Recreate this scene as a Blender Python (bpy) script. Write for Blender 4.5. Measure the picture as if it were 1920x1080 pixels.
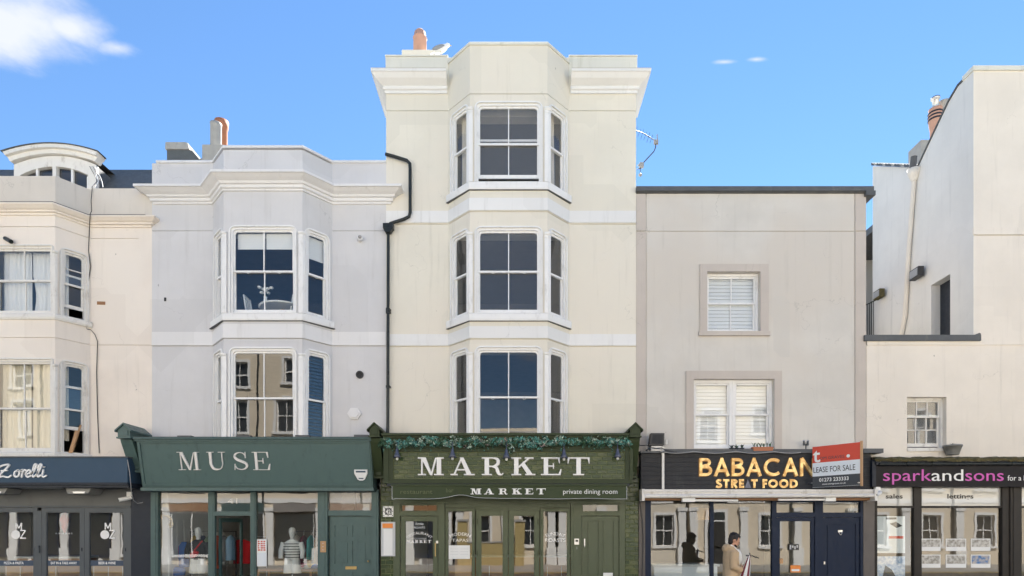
import bpy, bmesh, math, random
from mathutils import Vector, Matrix
random.seed(7)
sc = bpy.context.scene
for o_ in list(bpy.data.objects):
    bpy.data.objects.remove(o_)
COL = sc.collection

# ------------------------------------------------------------------ camera, sky, sun, exposure
D, PXM, CX, HY, EYE = 13.5, 84.0, 965.0, 1000.0, 1.7     # metres to facade, photo px per metre there
cam = bpy.data.cameras.new('camera')
cam_o = bpy.data.objects.new('camera', cam)
COL.objects.link(cam_o)
sc.camera = cam_o
cam_o.location = (0, -D, EYE)
cam_o.rotation_euler = (math.pi / 2, 0, 0)
cam.sensor_width = 36
cam.lens = 36 * PXM * D / 1920
cam.shift_x = (960 - CX) / 1920
cam.shift_y = (HY - 540) / 1920
cam.clip_end = 3000

SUN_EL, SUN_AZ = 46.0, 20.0
world = bpy.data.worlds.new('World')
sc.world = world
world.use_nodes = True
wn = world.node_tree
sky = wn.nodes.new('ShaderNodeTexSky')
sky.sky_type = 'NISHITA'
sky.sun_disc = False
sky.sun_elevation = math.radians(SUN_EL)
sky.sun_rotation = math.radians(SUN_AZ)
sky.air_density = 1.0
sky.dust_density = 0.0
sky.ozone_density = 3.0
bg = wn.nodes['Background']
bg.inputs[1].default_value = 0.05
hs = wn.nodes.new('ShaderNodeHueSaturation')
hs.inputs['Saturation'].default_value = 1.12
hs.inputs['Value'].default_value = 0.95
wn.links.new(sky.outputs[0], hs.inputs['Color'])
# scattered fair-weather clouds on the sky dome: noise over the direction flattened to a cloud layer
tc = wn.nodes.new('ShaderNodeTexCoord')
sep = wn.nodes.new('ShaderNodeSeparateXYZ')
wn.links.new(tc.outputs['Generated'], sep.inputs[0])
mz = wn.nodes.new('ShaderNodeMath'); mz.operation = 'MAXIMUM'; mz.inputs[1].default_value = 0.08
wn.links.new(sep.outputs['Z'], mz.inputs[0])
dx = wn.nodes.new('ShaderNodeMath'); dx.operation = 'DIVIDE'
wn.links.new(sep.outputs['X'], dx.inputs[0]); wn.links.new(mz.outputs[0], dx.inputs[1])
dy = wn.nodes.new('ShaderNodeMath'); dy.operation = 'DIVIDE'
wn.links.new(sep.outputs['Y'], dy.inputs[0]); wn.links.new(mz.outputs[0], dy.inputs[1])
comb = wn.nodes.new('ShaderNodeCombineXYZ')
wn.links.new(dx.outputs[0], comb.inputs[0]); wn.links.new(dy.outputs[0], comb.inputs[1])
cn = wn.nodes.new('ShaderNodeTexNoise'); cn.inputs['Scale'].default_value = 6.0; cn.inputs['Detail'].default_value = 7
cn.inputs['Roughness'].default_value = 0.55
wn.links.new(comb.outputs[0], cn.inputs['Vector'])
# cloud banks: each a soft blob on the cloud layer (layer position = direction / height)
def blob(px, py, rx, ry, amp=0.62):
    sx = wn.nodes.new('ShaderNodeVectorMath'); sx.operation = 'SUBTRACT'
    sx.inputs[1].default_value = (px, py, 0)
    wn.links.new(comb.outputs[0], sx.inputs[0])
    ml = wn.nodes.new('ShaderNodeVectorMath'); ml.operation = 'MULTIPLY'
    ml.inputs[1].default_value = (1 / rx, 1 / ry, 0)
    wn.links.new(sx.outputs[0], ml.inputs[0])
    ln = wn.nodes.new('ShaderNodeVectorMath'); ln.operation = 'LENGTH'
    wn.links.new(ml.outputs[0], ln.inputs[0])
    mr = wn.nodes.new('ShaderNodeMapRange')
    mr.inputs['From Min'].default_value = 0.0; mr.inputs['From Max'].default_value = 1.6
    mr.inputs['To Min'].default_value = amp; mr.inputs['To Max'].default_value = -0.25
    wn.links.new(ln.outputs['Value'], mr.inputs[0])
    return mr.outputs[0]
banks = [blob(-1.01, 1.185, .24, .13), blob(-0.885, 1.2, .12, .08, .52), blob(-0.82, 1.245, .08, .04, .44), blob(.445, 1.283, .045, .012, .36), blob(.51, 1.276, .04, .012, .34), blob(2.6, -1.2, .5, .35), blob(-2.2, -2.0, .5, .4),
         blob(-3.4, 1.6, .6, .35), blob(.6, -3.2, .7, .4), blob(3.6, 2.4, .6, .4)]
acc = banks[0]
for b_ in banks[1:]:
    mx = wn.nodes.new('ShaderNodeMath'); mx.operation = 'MAXIMUM'
    wn.links.new(acc, mx.inputs[0]); wn.links.new(b_, mx.inputs[1]); acc = mx.outputs[0]
ad = wn.nodes.new('ShaderNodeMath'); ad.operation = 'ADD'
cm = wn.nodes.new('ShaderNodeMath'); cm.operation = 'MULTIPLY'; cm.inputs[1].default_value = .75
wn.links.new(cn.outputs[0], cm.inputs[0])
wn.links.new(acc, ad.inputs[0]); wn.links.new(cm.outputs[0], ad.inputs[1])
cr = wn.nodes.new('ShaderNodeMapRange'); cr.interpolation_type = 'SMOOTHSTEP'
cr.inputs['From Min'].default_value = 0.44; cr.inputs['From Max'].default_value = 0.86
wn.links.new(ad.outputs[0], cr.inputs[0])
cmix = wn.nodes.new('ShaderNodeMix'); cmix.data_type = 'RGBA'
cmix.inputs[7].default_value = (3.9, 4.1, 4.6, 1)
wn.links.new(cr.outputs[0], cmix.inputs[0]); wn.links.new(hs.outputs[0], cmix.inputs[6])
wn.links.new(cmix.outputs[2], bg.inputs[0])

sun = bpy.data.lights.new('sun', 'SUN')
sun_o = bpy.data.objects.new('sun', sun)
COL.objects.link(sun_o)
sun.energy = 5.0
sun.angle = math.radians(0.53)
sun.color = (1.0, 0.95, 0.87)
_e, _a = math.radians(SUN_EL), math.radians(SUN_AZ)
sun_o.location = (10, 30, 40)
sun_o.rotation_euler = Vector((math.sin(_a) * math.cos(_e), math.cos(_a) * math.cos(_e), math.sin(_e))).to_track_quat('Z', 'Y').to_euler()

sc.view_settings.view_transform = 'Standard'
sc.view_settings.look = 'None'
sc.view_settings.exposure = 2.22
sc.view_settings.gamma = 1.0
sc.view_settings.use_curve_mapping = False
sc.cycles.use_denoising = True
sc.cycles.max_bounces = 8
sc.cycles.diffuse_bounces = 4
sc.cycles.transparent_max_bounces = 16
sc.cycles.sample_clamp_indirect = 8

# ------------------------------------------------------------------ measuring helpers
def S(d=0.0):                       # photo px per metre at d metres in front of the facade plane
    return PXM * D / (D - d)
def X(x, d=0.0):
    return (x - CX) / S(d)
def Z(y, d=0.0):
    return EYE + (HY - y) / S(d)

class Fr:
    """wall frame: u runs along the wall, o outward, z up"""
    def __init__(s, A, B):
        A, B = Vector((A[0], A[1])), Vector((B[0], B[1]))
        s.A = A; s.t = (B - A).normalized(); s.n = Vector((s.t.y, -s.t.x)); s.L = (B - A).length
    def p(s, u, z, o=0.0):
        q = s.A + s.t * u + s.n * o
        return (q.x, q.y, z)
F0 = Fr((0, 0), (1, 0))
def Fy(y):                           # street-facing plane set at depth y
    return Fr((0, y), (1, y))

class MB:
    def __init__(s):
        s.v = []; s.f = []; s.sm = []
    def add(s, vs, fs, smooth=False):
        n = len(s.v)
        s.v += [tuple(q) for q in vs]
        for f in fs:
            s.f.append(tuple(i + n for i in f)); s.sm.append(smooth)
        return s
    def fbox(s, F, u0, u1, o0, o1, z0, z1):
        vs = [F.p(u, z, o) for u in (u0, u1) for o in (o0, o1) for z in (z0, z1)]
        return s.add(vs, [(0, 1, 3, 2), (4, 6, 7, 5), (0, 4, 5, 1), (2, 3, 7, 6), (0, 2, 6, 4), (1, 5, 7, 3)])
    def box(s, x0, x1, y0, y1, z0, z1):
        return s.fbox(F0, x0, x1, -y0, -y1, z0, z1)
    def poly(s, F, pts, o0, o1):
        n = len(pts)
        vs = [F.p(u, z, o0) for u, z in pts] + [F.p(u, z, o1) for u, z in pts]
        fs = [tuple(range(n)), tuple(range(2 * n - 1, n - 1, -1))]
        fs += [(i, (i + 1) % n, n + (i + 1) % n, n + i) for i in range(n)]
        return s.add(vs, fs)
    def ring(s, F, outer, inner, o0, o1):
        n = len(outer)
        vs = [F.p(u, z, o) for o in (o0, o1) for c in (outer, inner) for u, z in c]
        fs = []
        for i in range(n):
            j = (i + 1) % n
            fs += [(i, j, n + j, n + i), (2 * n + i, 3 * n + i, 3 * n + j, 2 * n + j), (i, 2 * n + i, 2 * n + j, j), (n + i, n + j, 3 * n + j, 3 * n + i)]
        return s.add(vs, fs)
    def quad(s, F, u0, u1, z0, z1, o):
        return s.add([F.p(u0, z0, o), F.p(u1, z0, o), F.p(u1, z1, o), F.p(u0, z1, o)], [(0, 1, 2, 3)])
    def panel(s, F, u0, u1, z0, z1, holes=(), th=0.2, o=0.0):
        us = sorted({u0, u1, *[min(max(h[k], u0), u1) for h in holes for k in (0, 1)]})
        zs = sorted({z0, z1, *[min(max(h[k], z0), z1) for h in holes for k in (2, 3)]})
        nu, nz = len(us), len(zs)
        def solid(i, j):
            if i < 0 or j < 0 or i >= nu - 1 or j >= nz - 1: return False
            cu, cz = (us[i] + us[i + 1]) / 2, (zs[j] + zs[j + 1]) / 2
            return not any(h[0] < cu < h[1] and h[2] < cz < h[3] for h in holes)
        vs = [F.p(u, z, oo) for oo in (o, o - th) for u in us for z in zs]
        I = lambda i, j, k: k * nu * nz + i * nz + j
        fs = []
        for i in range(nu - 1):
            for j in range(nz - 1):
                if not solid(i, j): continue
                fs.append((I(i, j, 0), I(i + 1, j, 0), I(i + 1, j + 1, 0), I(i, j + 1, 0)))
                fs.append((I(i, j, 1), I(i, j + 1, 1), I(i + 1, j + 1, 1), I(i + 1, j, 1)))
                if not solid(i - 1, j): fs.append((I(i, j, 0), I(i, j + 1, 0), I(i, j + 1, 1), I(i, j, 1)))
                if not solid(i + 1, j): fs.append((I(i + 1, j, 0), I(i + 1, j, 1), I(i + 1, j + 1, 1), I(i + 1, j + 1, 0)))
                if not solid(i, j - 1): fs.append((I(i, j, 0), I(i, j, 1), I(i + 1, j, 1), I(i + 1, j, 0)))
                if not solid(i, j + 1): fs.append((I(i, j + 1, 0), I(i + 1, j + 1, 0), I(i + 1, j + 1, 1), I(i, j + 1, 1)))
        return s.add(vs, fs)
    def sweep(s, path, prof):
        """closed profile [(outward, z)] mitred along a plan path"""
        P = [Vector(p) for p in path]; n = len(P)
        ns = []
        for i in range(n - 1):
            t = (P[i + 1] - P[i]).normalized(); ns.append(Vector((t.y, -t.x)))
        vs = []
        for i in range(n):
            if i == 0: m = ns[0]
            elif i == n - 1: m = ns[-1]
            else:
                m = ns[i - 1] + ns[i]; m = m / max(m.dot(ns[i]), .2)
            for o, z in prof:
                q = P[i] + m * o
                vs.append((q.x, q.y, z))
        k = len(prof); fs = []
        for i in range(n - 1):
            for j in range(k):
                fs.append((i * k + j, i * k + (j + 1) % k, (i + 1) * k + (j + 1) % k, (i + 1) * k + j))
        fs += [tuple(range(k)), tuple(range((n - 1) * k, n * k))[::-1]]
        return s.add(vs, fs)
    def tube(s, pts, r, n=8, cap=True):
        P = [Vector(p) for p in pts]; m = len(P)
        rs = r if isinstance(r, (list, tuple)) else [r] * m
        vs = []; up = None
        for i in range(m):
            t = (P[min(i + 1, m - 1)] - P[max(i - 1, 0)]).normalized()
            if up is None:
                up = Vector((0, 0, 1)) if abs(t.z) < .9 else Vector((1, 0, 0))
            a = t.cross(up)
            if a.length < 1e-4: a = t.cross(Vector((.3, 1, .2)))
            a.normalize(); b = a.cross(t).normalized(); up = b
            for j in range(n):
                w = 2 * math.pi * j / n
                vs.append(P[i] + (a * math.cos(w) + b * math.sin(w)) * rs[i])
        fs = [(i * n + j, i * n + (j + 1) % n, (i + 1) * n + (j + 1) % n, (i + 1) * n + j) for i in range(m - 1) for j in range(n)]
        s.add(vs, fs, True)
        if cap:
            s.add(vs[:n], [tuple(range(n))[::-1]]); s.add(vs[-n:], [tuple(range(n))])
        return s
    def lathe(s, prof, c=(0, 0, 0), n=20, sx=1, sy=1):
        vs = []; m = len(prof)
        for r, z in prof:
            for j in range(n):
                w = 2 * math.pi * j / n
                vs.append((c[0] + r * sx * math.cos(w), c[1] + r * sy * math.sin(w), c[2] + z))
        fs = [(i * n + j, i * n + (j + 1) % n, (i + 1) * n + (j + 1) % n, (i + 1) * n + j) for i in range(m - 1) for j in range(n)]
        s.add(vs, fs, True)
        s.add(vs[:n], [tuple(range(n))[::-1]]); s.add(vs[-n:], [tuple(range(n))])
        return s
    def blob(s, c, r, n=10, m=7, M=None):
        vs = []
        for i in range(m + 1):
            a = math.pi * i / m
            for j in range(n):
                w = 2 * math.pi * j / n
                q = Vector((r[0] * math.sin(a) * math.cos(w), r[1] * math.sin(a) * math.sin(w), r[2] * math.cos(a)))
                if M: q = M @ q
                vs.append(q + Vector(c))
        fs = [(i * n + j, (i + 1) * n + j, (i + 1) * n + (j + 1) % n, i * n + (j + 1) % n) for i in range(m) for j in range(n)]
        return s.add(vs, fs, True)
    def stroke(s, F, pts, w, o0, o1, u=0, z=0, k=1.0, sh=0.0):
        n = len(pts)
        ws = w if isinstance(w, (list, tuple)) else [w] * n
        P = [Vector(((p[0] + sh * p[1]), p[1])) for p in pts]
        L = []; R = []
        for i in range(n):
            t = (P[min(i + 1, n - 1)] - P[max(i - 1, 0)])
            t = t.normalized() if t.length > 1e-6 else Vector((1, 0))
            m = Vector((-t.y, t.x)) * ws[i] / 2
            L.append(P[i] + m); R.append(P[i] - m)
        def q(a, o): return F.p(u + a.x * k, z + a.y * k, o)
        vs = [q(a, o1) for a in L] + [q(a, o1) for a in R] + [q(a, o0) for a in L] + [q(a, o0) for a in R]
        fs = []
        for i in range(n - 1):
            fs += [(i, i + 1, n + i + 1, n + i), (2 * n + i, 3 * n + i, 3 * n + i + 1, 2 * n + i + 1),
                   (i, 2 * n + i, 2 * n + i + 1, i + 1), (n + i, n + i + 1, 3 * n + i + 1, 3 * n + i)]
        fs += [(0, n, 3 * n, 2 * n), (n - 1, 3 * n - 1, 4 * n - 1, 2 * n - 1)]
        return s.add(vs, fs)
    def mesh(s, name, mat, org=(0, 0, 0)):
        me = bpy.data.meshes.new(name)
        me.from_pydata([(a[0] - org[0], a[1] - org[1], a[2] - org[2]) for a in s.v], [], s.f)
        bm = bmesh.new(); bm.from_mesh(me)
        bmesh.ops.recalc_face_normals(bm, faces=bm.faces)
        bm.to_mesh(me); bm.free()
        if len(me.polygons) == len(s.sm):
            me.polygons.foreach_set('use_smooth', s.sm)
        me.materials.append(M[mat] if isinstance(mat, str) else mat)
        return me

def org_of(o):
    while o.parent: o = o.parent
    return o.location
def tag(o, label, cat, group=None):
    o['label'] = label; o['category'] = cat
    if group: o['group'] = group
    return o
def thing(name, loc, label, cat, group=None):
    o = bpy.data.objects.new(name, None)
    COL.objects.link(o)
    o.location = loc; o.empty_display_size = .2
    return tag(o, label, cat, group)
def part(name, mb, mat, parent, label=None):
    if isinstance(mb, MB):
        me = mb.mesh(name, mat, org_of(parent))
    else:
        me = mb
    o = bpy.data.objects.new(name, me)
    COL.objects.link(o)
    o.parent = parent
    if label: o['label'] = label
    return o
def solo(name, mb, mat, loc, label, cat, group=None):
    o = bpy.data.objects.new(name, mb.mesh(name, mat, loc))
    COL.objects.link(o)
    o.location = loc
    return tag(o, label, cat, group)
def struct(name, mb, mat, kind='structure'):
    o = bpy.data.objects.new(name, mb.mesh(name, mat))
    COL.objects.link(o); o['kind'] = kind
    return o
def copy_tree(o, loc, parent=None):
    c = o.copy(); COL.objects.link(c); c.parent = parent
    if parent is None: c.location = loc
    for ch in o.children: copy_tree(ch, None, c)
    return c

# ------------------------------------------------------------------ materials
M = {}
def newmat(name):
    m = bpy.data.materials.new(name); m.use_nodes = True
    nt = m.node_tree
    return m, nt, nt.nodes['Principled BSDF']
def nd(nt, t, **kw):
    n = nt.nodes.new(t)
    for k, v in kw.items(): setattr(n, k, v)
    return n
def mixc(nt, fac, a, b, mode='MIX'):
    n = nd(nt, 'ShaderNodeMix', data_type='RGBA', blend_type=mode)
    for i, q in ((0, fac), (6, a), (7, b)):
        if hasattr(q, 'is_linked') or hasattr(q, 'links'): nt.links.new(q, n.inputs[i])
        else: n.inputs[i].default_value = q if i == 0 else (*q, 1) if len(q) == 3 else q
    return n.outputs[2]
def noise(nt, scale, detail=4, rough=.55, vec=None, st=None):
    n = nd(nt, 'ShaderNodeTexNoise')
    n.inputs['Scale'].default_value = scale; n.inputs['Detail'].default_value = detail; n.inputs['Roughness'].default_value = rough
    if vec is None:
        g = nd(nt, 'ShaderNodeNewGeometry'); vec = g.outputs['Position']
    if st:
        mp = nd(nt, 'ShaderNodeMapping'); mp.inputs['Scale'].default_value = st
        nt.links.new(vec, mp.inputs[0]); vec = mp.outputs[0]
    nt.links.new(vec, n.inputs['Vector'])
    return n.outputs[0]
def rng(nt, v, a, b, c=0.0, d=1.0):
    n = nd(nt, 'ShaderNodeMapRange'); n.interpolation_type = 'SMOOTHSTEP'
    for i, q in enumerate((a, b, c, d)): n.inputs[i + 1].default_value = q
    nt.links.new(v, n.inputs[0]); return n.outputs[0]
def bump(nt, bs, h, strength=.2, dist=.01):
    b = nd(nt, 'ShaderNodeBump'); b.inputs['Strength'].default_value = strength; b.inputs['Distance'].default_value = dist
    nt.links.new(h, b.inputs['Height']); nt.links.new(b.outputs[0], bs.inputs['Normal'])
def stucco(name, col, dirt=(.22, .2, .16), amount=.3, mott=.06, tint=None):
    m, nt, bs = newmat(name)
    amount *= .72
    c1 = tuple(v * (1 - mott) for v in col); c2 = tuple(min(1, v * (1 + mott * .6)) for v in col)
    base = mixc(nt, rng(nt, noise(nt, .9, 5, .6), .3, .7), c1, c2)
    if tint:
        base = mixc(nt, rng(nt, noise(nt, .35, 3), .42, .62), base, tint)
    st = rng(nt, noise(nt, 2.2, 6, .65, st=(3.0, 3.0, .2)), .53, .80)
    base = mixc(nt, _mul(nt, st, amount), base, dirt)
    sp = rng(nt, noise(nt, 5.5, 8, .7), .70, .78)
    base = mixc(nt, _mul(nt, sp, amount * .9), base, dirt)
    # repainted patches, each a shade off its neighbour
    pv = nd(nt, 'ShaderNodeTexVoronoi'); pv.inputs['Scale'].default_value = .55; pv.distance = 'CHEBYCHEV'
    pg_ = nd(nt, 'ShaderNodeNewGeometry'); nt.links.new(pg_.outputs['Position'], pv.inputs['Vector'])
    ps = nd(nt, 'ShaderNodeSeparateColor'); nt.links.new(pv.outputs['Color'], ps.inputs[0])
    base = mixc(nt, rng(nt, ps.outputs[0], .55, .95, 0, .5), base, tuple(v * .9 for v in col))
    # knocks and chips: sparse small dark marks, each stretched downwards
    vo = nd(nt, 'ShaderNodeTexVoronoi'); vo.inputs['Scale'].default_value = 1.35; vo.inputs['Randomness'].default_value = 1.0
    gp = nd(nt, 'ShaderNodeNewGeometry'); mp = nd(nt, 'ShaderNodeMapping'); mp.inputs['Scale'].default_value = (1.5, 1.5, .85)
    wr = nd(nt, 'ShaderNodeTexNoise'); wr.inputs['Scale'].default_value = 22; wr.inputs['Detail'].default_value = 2
    nt.links.new(gp.outputs['Position'], wr.inputs['Vector'])
    wa = nd(nt, 'ShaderNodeVectorMath', operation='MULTIPLY_ADD'); wa.inputs[1].default_value = (.035, .035, .035)
    nt.links.new(wr.outputs['Color'], wa.inputs[0]); nt.links.new(gp.outputs['Position'], wa.inputs[2])
    nt.links.new(wa.outputs[0], mp.inputs[0]); nt.links.new(mp.outputs[0], vo.inputs['Vector'])
    sc_ = nd(nt, 'ShaderNodeSeparateColor'); nt.links.new(vo.outputs['Color'], sc_.inputs[0])
    th_ = nd(nt, 'ShaderNodeMath', operation='MULTIPLY'); th_.inputs[1].default_value = .036; nt.links.new(sc_.outputs[0], th_.inputs[0])
    lt = nd(nt, 'ShaderNodeMath', operation='LESS_THAN'); nt.links.new(vo.outputs['Distance'], lt.inputs[0]); nt.links.new(th_.outputs[0], lt.inputs[1])
    base = mixc(nt, _mul(nt, lt.outputs[0], .65), base, tuple(v * .38 for v in col))
    # hairline cracks where the render has moved
    ve = nd(nt, 'ShaderNodeTexVoronoi', feature='DISTANCE_TO_EDGE'); ve.inputs['Scale'].default_value = .55
    wb = nd(nt, 'ShaderNodeTexNoise'); wb.inputs['Scale'].default_value = 2.4; wb.inputs['Detail'].default_value = 5
    nt.links.new(gp.outputs['Position'], wb.inputs['Vector'])
    wc = nd(nt, 'ShaderNodeVectorMath', operation='MULTIPLY_ADD'); wc.inputs[1].default_value = (.8, .8, .8)
    nt.links.new(wb.outputs['Color'], wc.inputs[0]); nt.links.new(gp.outputs['Position'], wc.inputs[2]); nt.links.new(wc.outputs[0], ve.inputs['Vector'])
    ck = _mul(nt, rng(nt, ve.outputs['Distance'], .0, .0045, 1.0, 0.0), rng(nt, noise(nt, .8, 2), .5, .62))
    base = mixc(nt, _mul(nt, ck, .38), base, tuple(v * .5 for v in col))
    nt.links.new(base, bs.inputs['Base Color'])
    bs.inputs['Roughness'].default_value = .85
    bump(nt, bs, _add(nt, noise(nt, 60, 3, .6), noise(nt, 3.0, 4, .5), 2.2), .28, .008)
    M[name] = m
def _mul(nt, a, k):
    n = nd(nt, 'ShaderNodeMath', operation='MULTIPLY'); nt.links.new(a, n.inputs[0])
    if hasattr(k, 'links'): nt.links.new(k, n.inputs[1])
    else: n.inputs[1].default_value = k
    return n.outputs[0]
def _add(nt, a, b, k=1.0):
    n = nd(nt, 'ShaderNodeMath', operation='MULTIPLY_ADD')
    nt.links.new(b, n.inputs[0]); n.inputs[1].default_value = k; nt.links.new(a, n.inputs[2])
    return n.outputs[0]
def paint(name, col, rough=.5, mott=.08, dirt=None, amount=.25, scale=6, bs_=.1, spec=.3, metal=0.0):
    m, nt, bs = newmat(name)
    c1 = tuple(v * (1 - mott) for v in col); c2 = tuple(min(1, v * (1 + mott)) for v in col)
    base = mixc(nt, noise(nt, scale, 5, .6), c1, c2)
    if dirt:
        d = rng(nt, noise(nt, 4.0, 7, .68, st=(1.5, 1.5, .6)), .52, .74)
        base = mixc(nt, _mul(nt, d, amount), base, dirt)
    nt.links.new(base, bs.inputs['Base Color'])
    r = rng(nt, noise(nt, scale * 2, 3), .3, .7, rough - .08, min(1, rough + .1))
    nt.links.new(r, bs.inputs['Roughness'])
    bs.inputs['Specular IOR Level'].default_value = spec
    bs.inputs['Metallic'].default_value = metal
    if bs_: bump(nt, bs, noise(nt, scale * 9, 3), bs_, .004)
    M[name] = m
def glass(name, ior=1.95, tint=(.86, .9, .9), wav=.02, frost=0.0):
    m, nt, bs = newmat(name)
    nt.nodes.remove(bs)
    out = nt.nodes['Material Output']
    fr = nd(nt, 'ShaderNodeFresnel')
    gb = nd(nt, 'ShaderNodeNewGeometry')          # a pane reflects alike from both of its sides
    im = nd(nt, 'ShaderNodeMix', data_type='FLOAT'); im.inputs[2].default_value = ior; im.inputs[3].default_value = 1 / ior
    nt.links.new(gb.outputs['Backfacing'], im.inputs[0]); nt.links.new(im.outputs[0], fr.inputs[0])
    tr = nd(nt, 'ShaderNodeBsdfTransparent'); tr.inputs[0].default_value = (*tint, 1)
    gl = nd(nt, 'ShaderNodeBsdfGlossy'); gl.inputs['Roughness'].default_value = 0.0; gl.inputs[0].default_value = (1, 1, 1, 1)
    b = nd(nt, 'ShaderNodeBump'); b.inputs['Strength'].default_value = 1.0; b.inputs['Distance'].default_value = wav
    oi = nd(nt, 'ShaderNodeObjectInfo'); g = nd(nt, 'ShaderNodeNewGeometry')
    av = nd(nt, 'ShaderNodeVectorMath', operation='MULTIPLY_ADD')
    av.inputs[1].default_value = (13, 7, 5); nt.links.new(oi.outputs['Random'], av.inputs[0]); nt.links.new(g.outputs['Position'], av.inputs[2])
    nt.links.new(noise(nt, 1.5, 2, .4, vec=av.outputs[0]), b.inputs['Height'])
    nt.links.new(b.outputs[0], gl.inputs['Normal'])
    base = tr.outputs[0]
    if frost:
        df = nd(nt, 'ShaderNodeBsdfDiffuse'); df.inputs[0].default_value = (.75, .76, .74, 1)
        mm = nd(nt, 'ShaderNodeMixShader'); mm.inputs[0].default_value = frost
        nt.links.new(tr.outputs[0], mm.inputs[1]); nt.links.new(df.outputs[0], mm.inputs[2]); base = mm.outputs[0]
    mx = nd(nt, 'ShaderNodeMixShader')
    nt.links.new(fr.outputs[0], mx.inputs[0]); nt.links.new(base, mx.inputs[1]); nt.links.new(gl.outputs[0], mx.inputs[2])
    nt.links.new(mx.outputs[0], out.inputs[0])
    M[name] = m
def plain(name, col, rough=.6, metal=0.0, spec=.5):
    m, nt, bs = newmat(name)
    bs.inputs['Base Color'].default_value = (*col, 1); bs.inputs['Roughness'].default_value = rough
    bs.inputs['Metallic'].default_value = metal; bs.inputs['Specular IOR Level'].default_value = spec
    M[name] = m

stucco('render_peach', (.80, .72, .635), amount=.22, tint=(.80, .735, .655))
stucco('render_peach_dirty', (.66, .61, .54), dirt=(.2, .17, .13), amount=.45)
stucco('render_lilac', (.62, .612, .615), amount=.26, mott=.05)
stucco('trim_lilac', (.745, .735, .73), amount=.32, mott=.03)
stucco('render_cream', (.74, .70, .60), amount=.3, mott=.05, tint=(.735, .685, .59))
stucco('trim_white_render', (.77, .765, .75), amount=.4, mott=.03)
stucco('render_white_mossy', (.70, .69, .62), dirt=(.2, .21, .1), amount=.75)
stucco('render_stone', (.62, .59, .54), amount=.32, mott=.07, tint=(.595, .55, .49))
stucco('grime_edge', (.50, .48, .43), dirt=(.07, .07, .05), amount=.97, mott=.2)
stucco('trim_stone', (.53, .475, .425), amount=.28, mott=.06)
stucco('render_pink', (.76, .70, .615), amount=.3, mott=.05)
stucco('render_side_white', (.715, .695, .66), dirt=(.2, .2, .2), amount=.3)
stucco('render_opposite', (.70, .61, .48), amount=.2)
stucco('render_opposite_grey', (.66, .6, .5), amount=.2)
paint('joinery_white', (.79, .785, .775), .45, .05, dirt=(.36, .34, .3), amount=.34)
paint('joinery_worn', (.72, .70, .66), .55, .06, dirt=(.26, .22, .17), amount=.5)
paint('lead', (.10, .105, .11), .6, .25, dirt=(.2, .2, .18), amount=.4)
paint('slate', (.10, .108, .112), .55, .3, dirt=(.15, .15, .14), amount=.4)
paint('pipe_black', (.022, .026, .026), .35, .3)
paint('terracotta', (.42, .17, .09), .8, .2, dirt=(.2, .12, .08), amount=.4)
paint('terracotta_pale', (.52, .30, .22), .8, .15, dirt=(.35, .27, .2), amount=.4)
paint('concrete', (.36, .35, .33), .85, .2, dirt=(.15, .15, .13), amount=.5)
paint('teal', (.078, .128, .122), .42, .07, dirt=(.045, .07, .07), amount=.5)
paint('teal_dark', (.055, .10, .10), .45, .07)
paint('navy_dark', (.018, .023, .034), .5, .2)
paint('fascia_blue', (.042, .078, .125), .5, .08, spec=.2)
paint('zinc_grey', (.088, .098, .106), .45, .07, dirt=(.06, .06, .06), amount=.25)
paint('bulkhead_grey', (.125, .128, .125), .6, .08, dirt=(.07, .07, .06), amount=.3)
paint('olive', (.085, .105, .06), .38, .06, dirt=(.05, .06, .04), amount=.25)
paint('olive_dark', (.036, .050, .023), .45, .12, dirt=(.02, .03, .015), amount=.4, spec=.2)
paint('awning_olive', (.05, .066, .032), .75, .1, dirt=(.03, .04, .03), amount=.4)
paint('navy_door', (.014, .023, .048), .5, .12, spec=.18)
paint('board_black', (.026, .027, .031), .6, .3, dirt=(.08, .08, .08), amount=.3)
paint('awning_white', (.70, .68, .65), .45, .06, dirt=(.25, .2, .15), amount=.5)
paint('pilaster_brown', (.13, .115, .105), .55, .1, dirt=(.05, .04, .04), amount=.4)
paint('bronze_frame', (.032, .028, .025), .45, .2, spec=.2)
paint('sign_black', (.010, .009, .012), .4, .2, spec=.15)
paint('moss', (.10, .085, .04), .95, .5, dirt=(.04, .05, .015), amount=.8, scale=20, bs_=.8)
plain('white_letter', (.82, .81, .79), .45)
plain('letter_pearl', (.74, .71, .68), .3)
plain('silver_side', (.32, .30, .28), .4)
m, nt, bs = newmat('gold')
nt.links.new(mixc(nt, rng(nt, noise(nt, 7, 3), .38, .62), (.66, .49, .23), (.40, .24, .09)), bs.inputs['Base Color'])
bs.inputs['Roughness'].default_value = .3; bs.inputs['Metallic'].default_value = .6
bump(nt, bs, noise(nt, 12, 2), .3, .01)
M['gold'] = m
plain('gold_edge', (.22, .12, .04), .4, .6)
plain('magenta', (.58, .08, .42), .4)
plain('black_ink', (.012, .012, .013), .5)
plain('white_plastic', (.78, .78, .76), .4)
plain('grey_plastic', (.30, .30, .30), .5)
plain('dark_plastic', (.03, .03, .032), .5)
plain('brass', (.42, .30, .13), .35, .7)
plain('steel', (.55, .55, .55), .35, .9)
plain('orange', (.80, .26, .05), .6)
plain('paper', (.80, .80, .78), .8)
plain('paper_grey', (.55, .56, .56), .8)
plain('sign_red', (.60, .055, .022), .45)
plain('sign_pale', (.70, .74, .78), .45)
plain('sign_dark', (.035, .038, .045), .45)
plain('red_cloth', (.45, .01, .015), .9)
plain('pink_cloth', (.62, .03, .14), .85)
plain('blue_cloth', (.04, .14, .42), .85)
plain('black_cloth', (.012, .012, .014), .9)
plain('white_cloth', (.76, .75, .72), .9)
plain('stripe_dark', (.03, .03, .04), .9)
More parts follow.
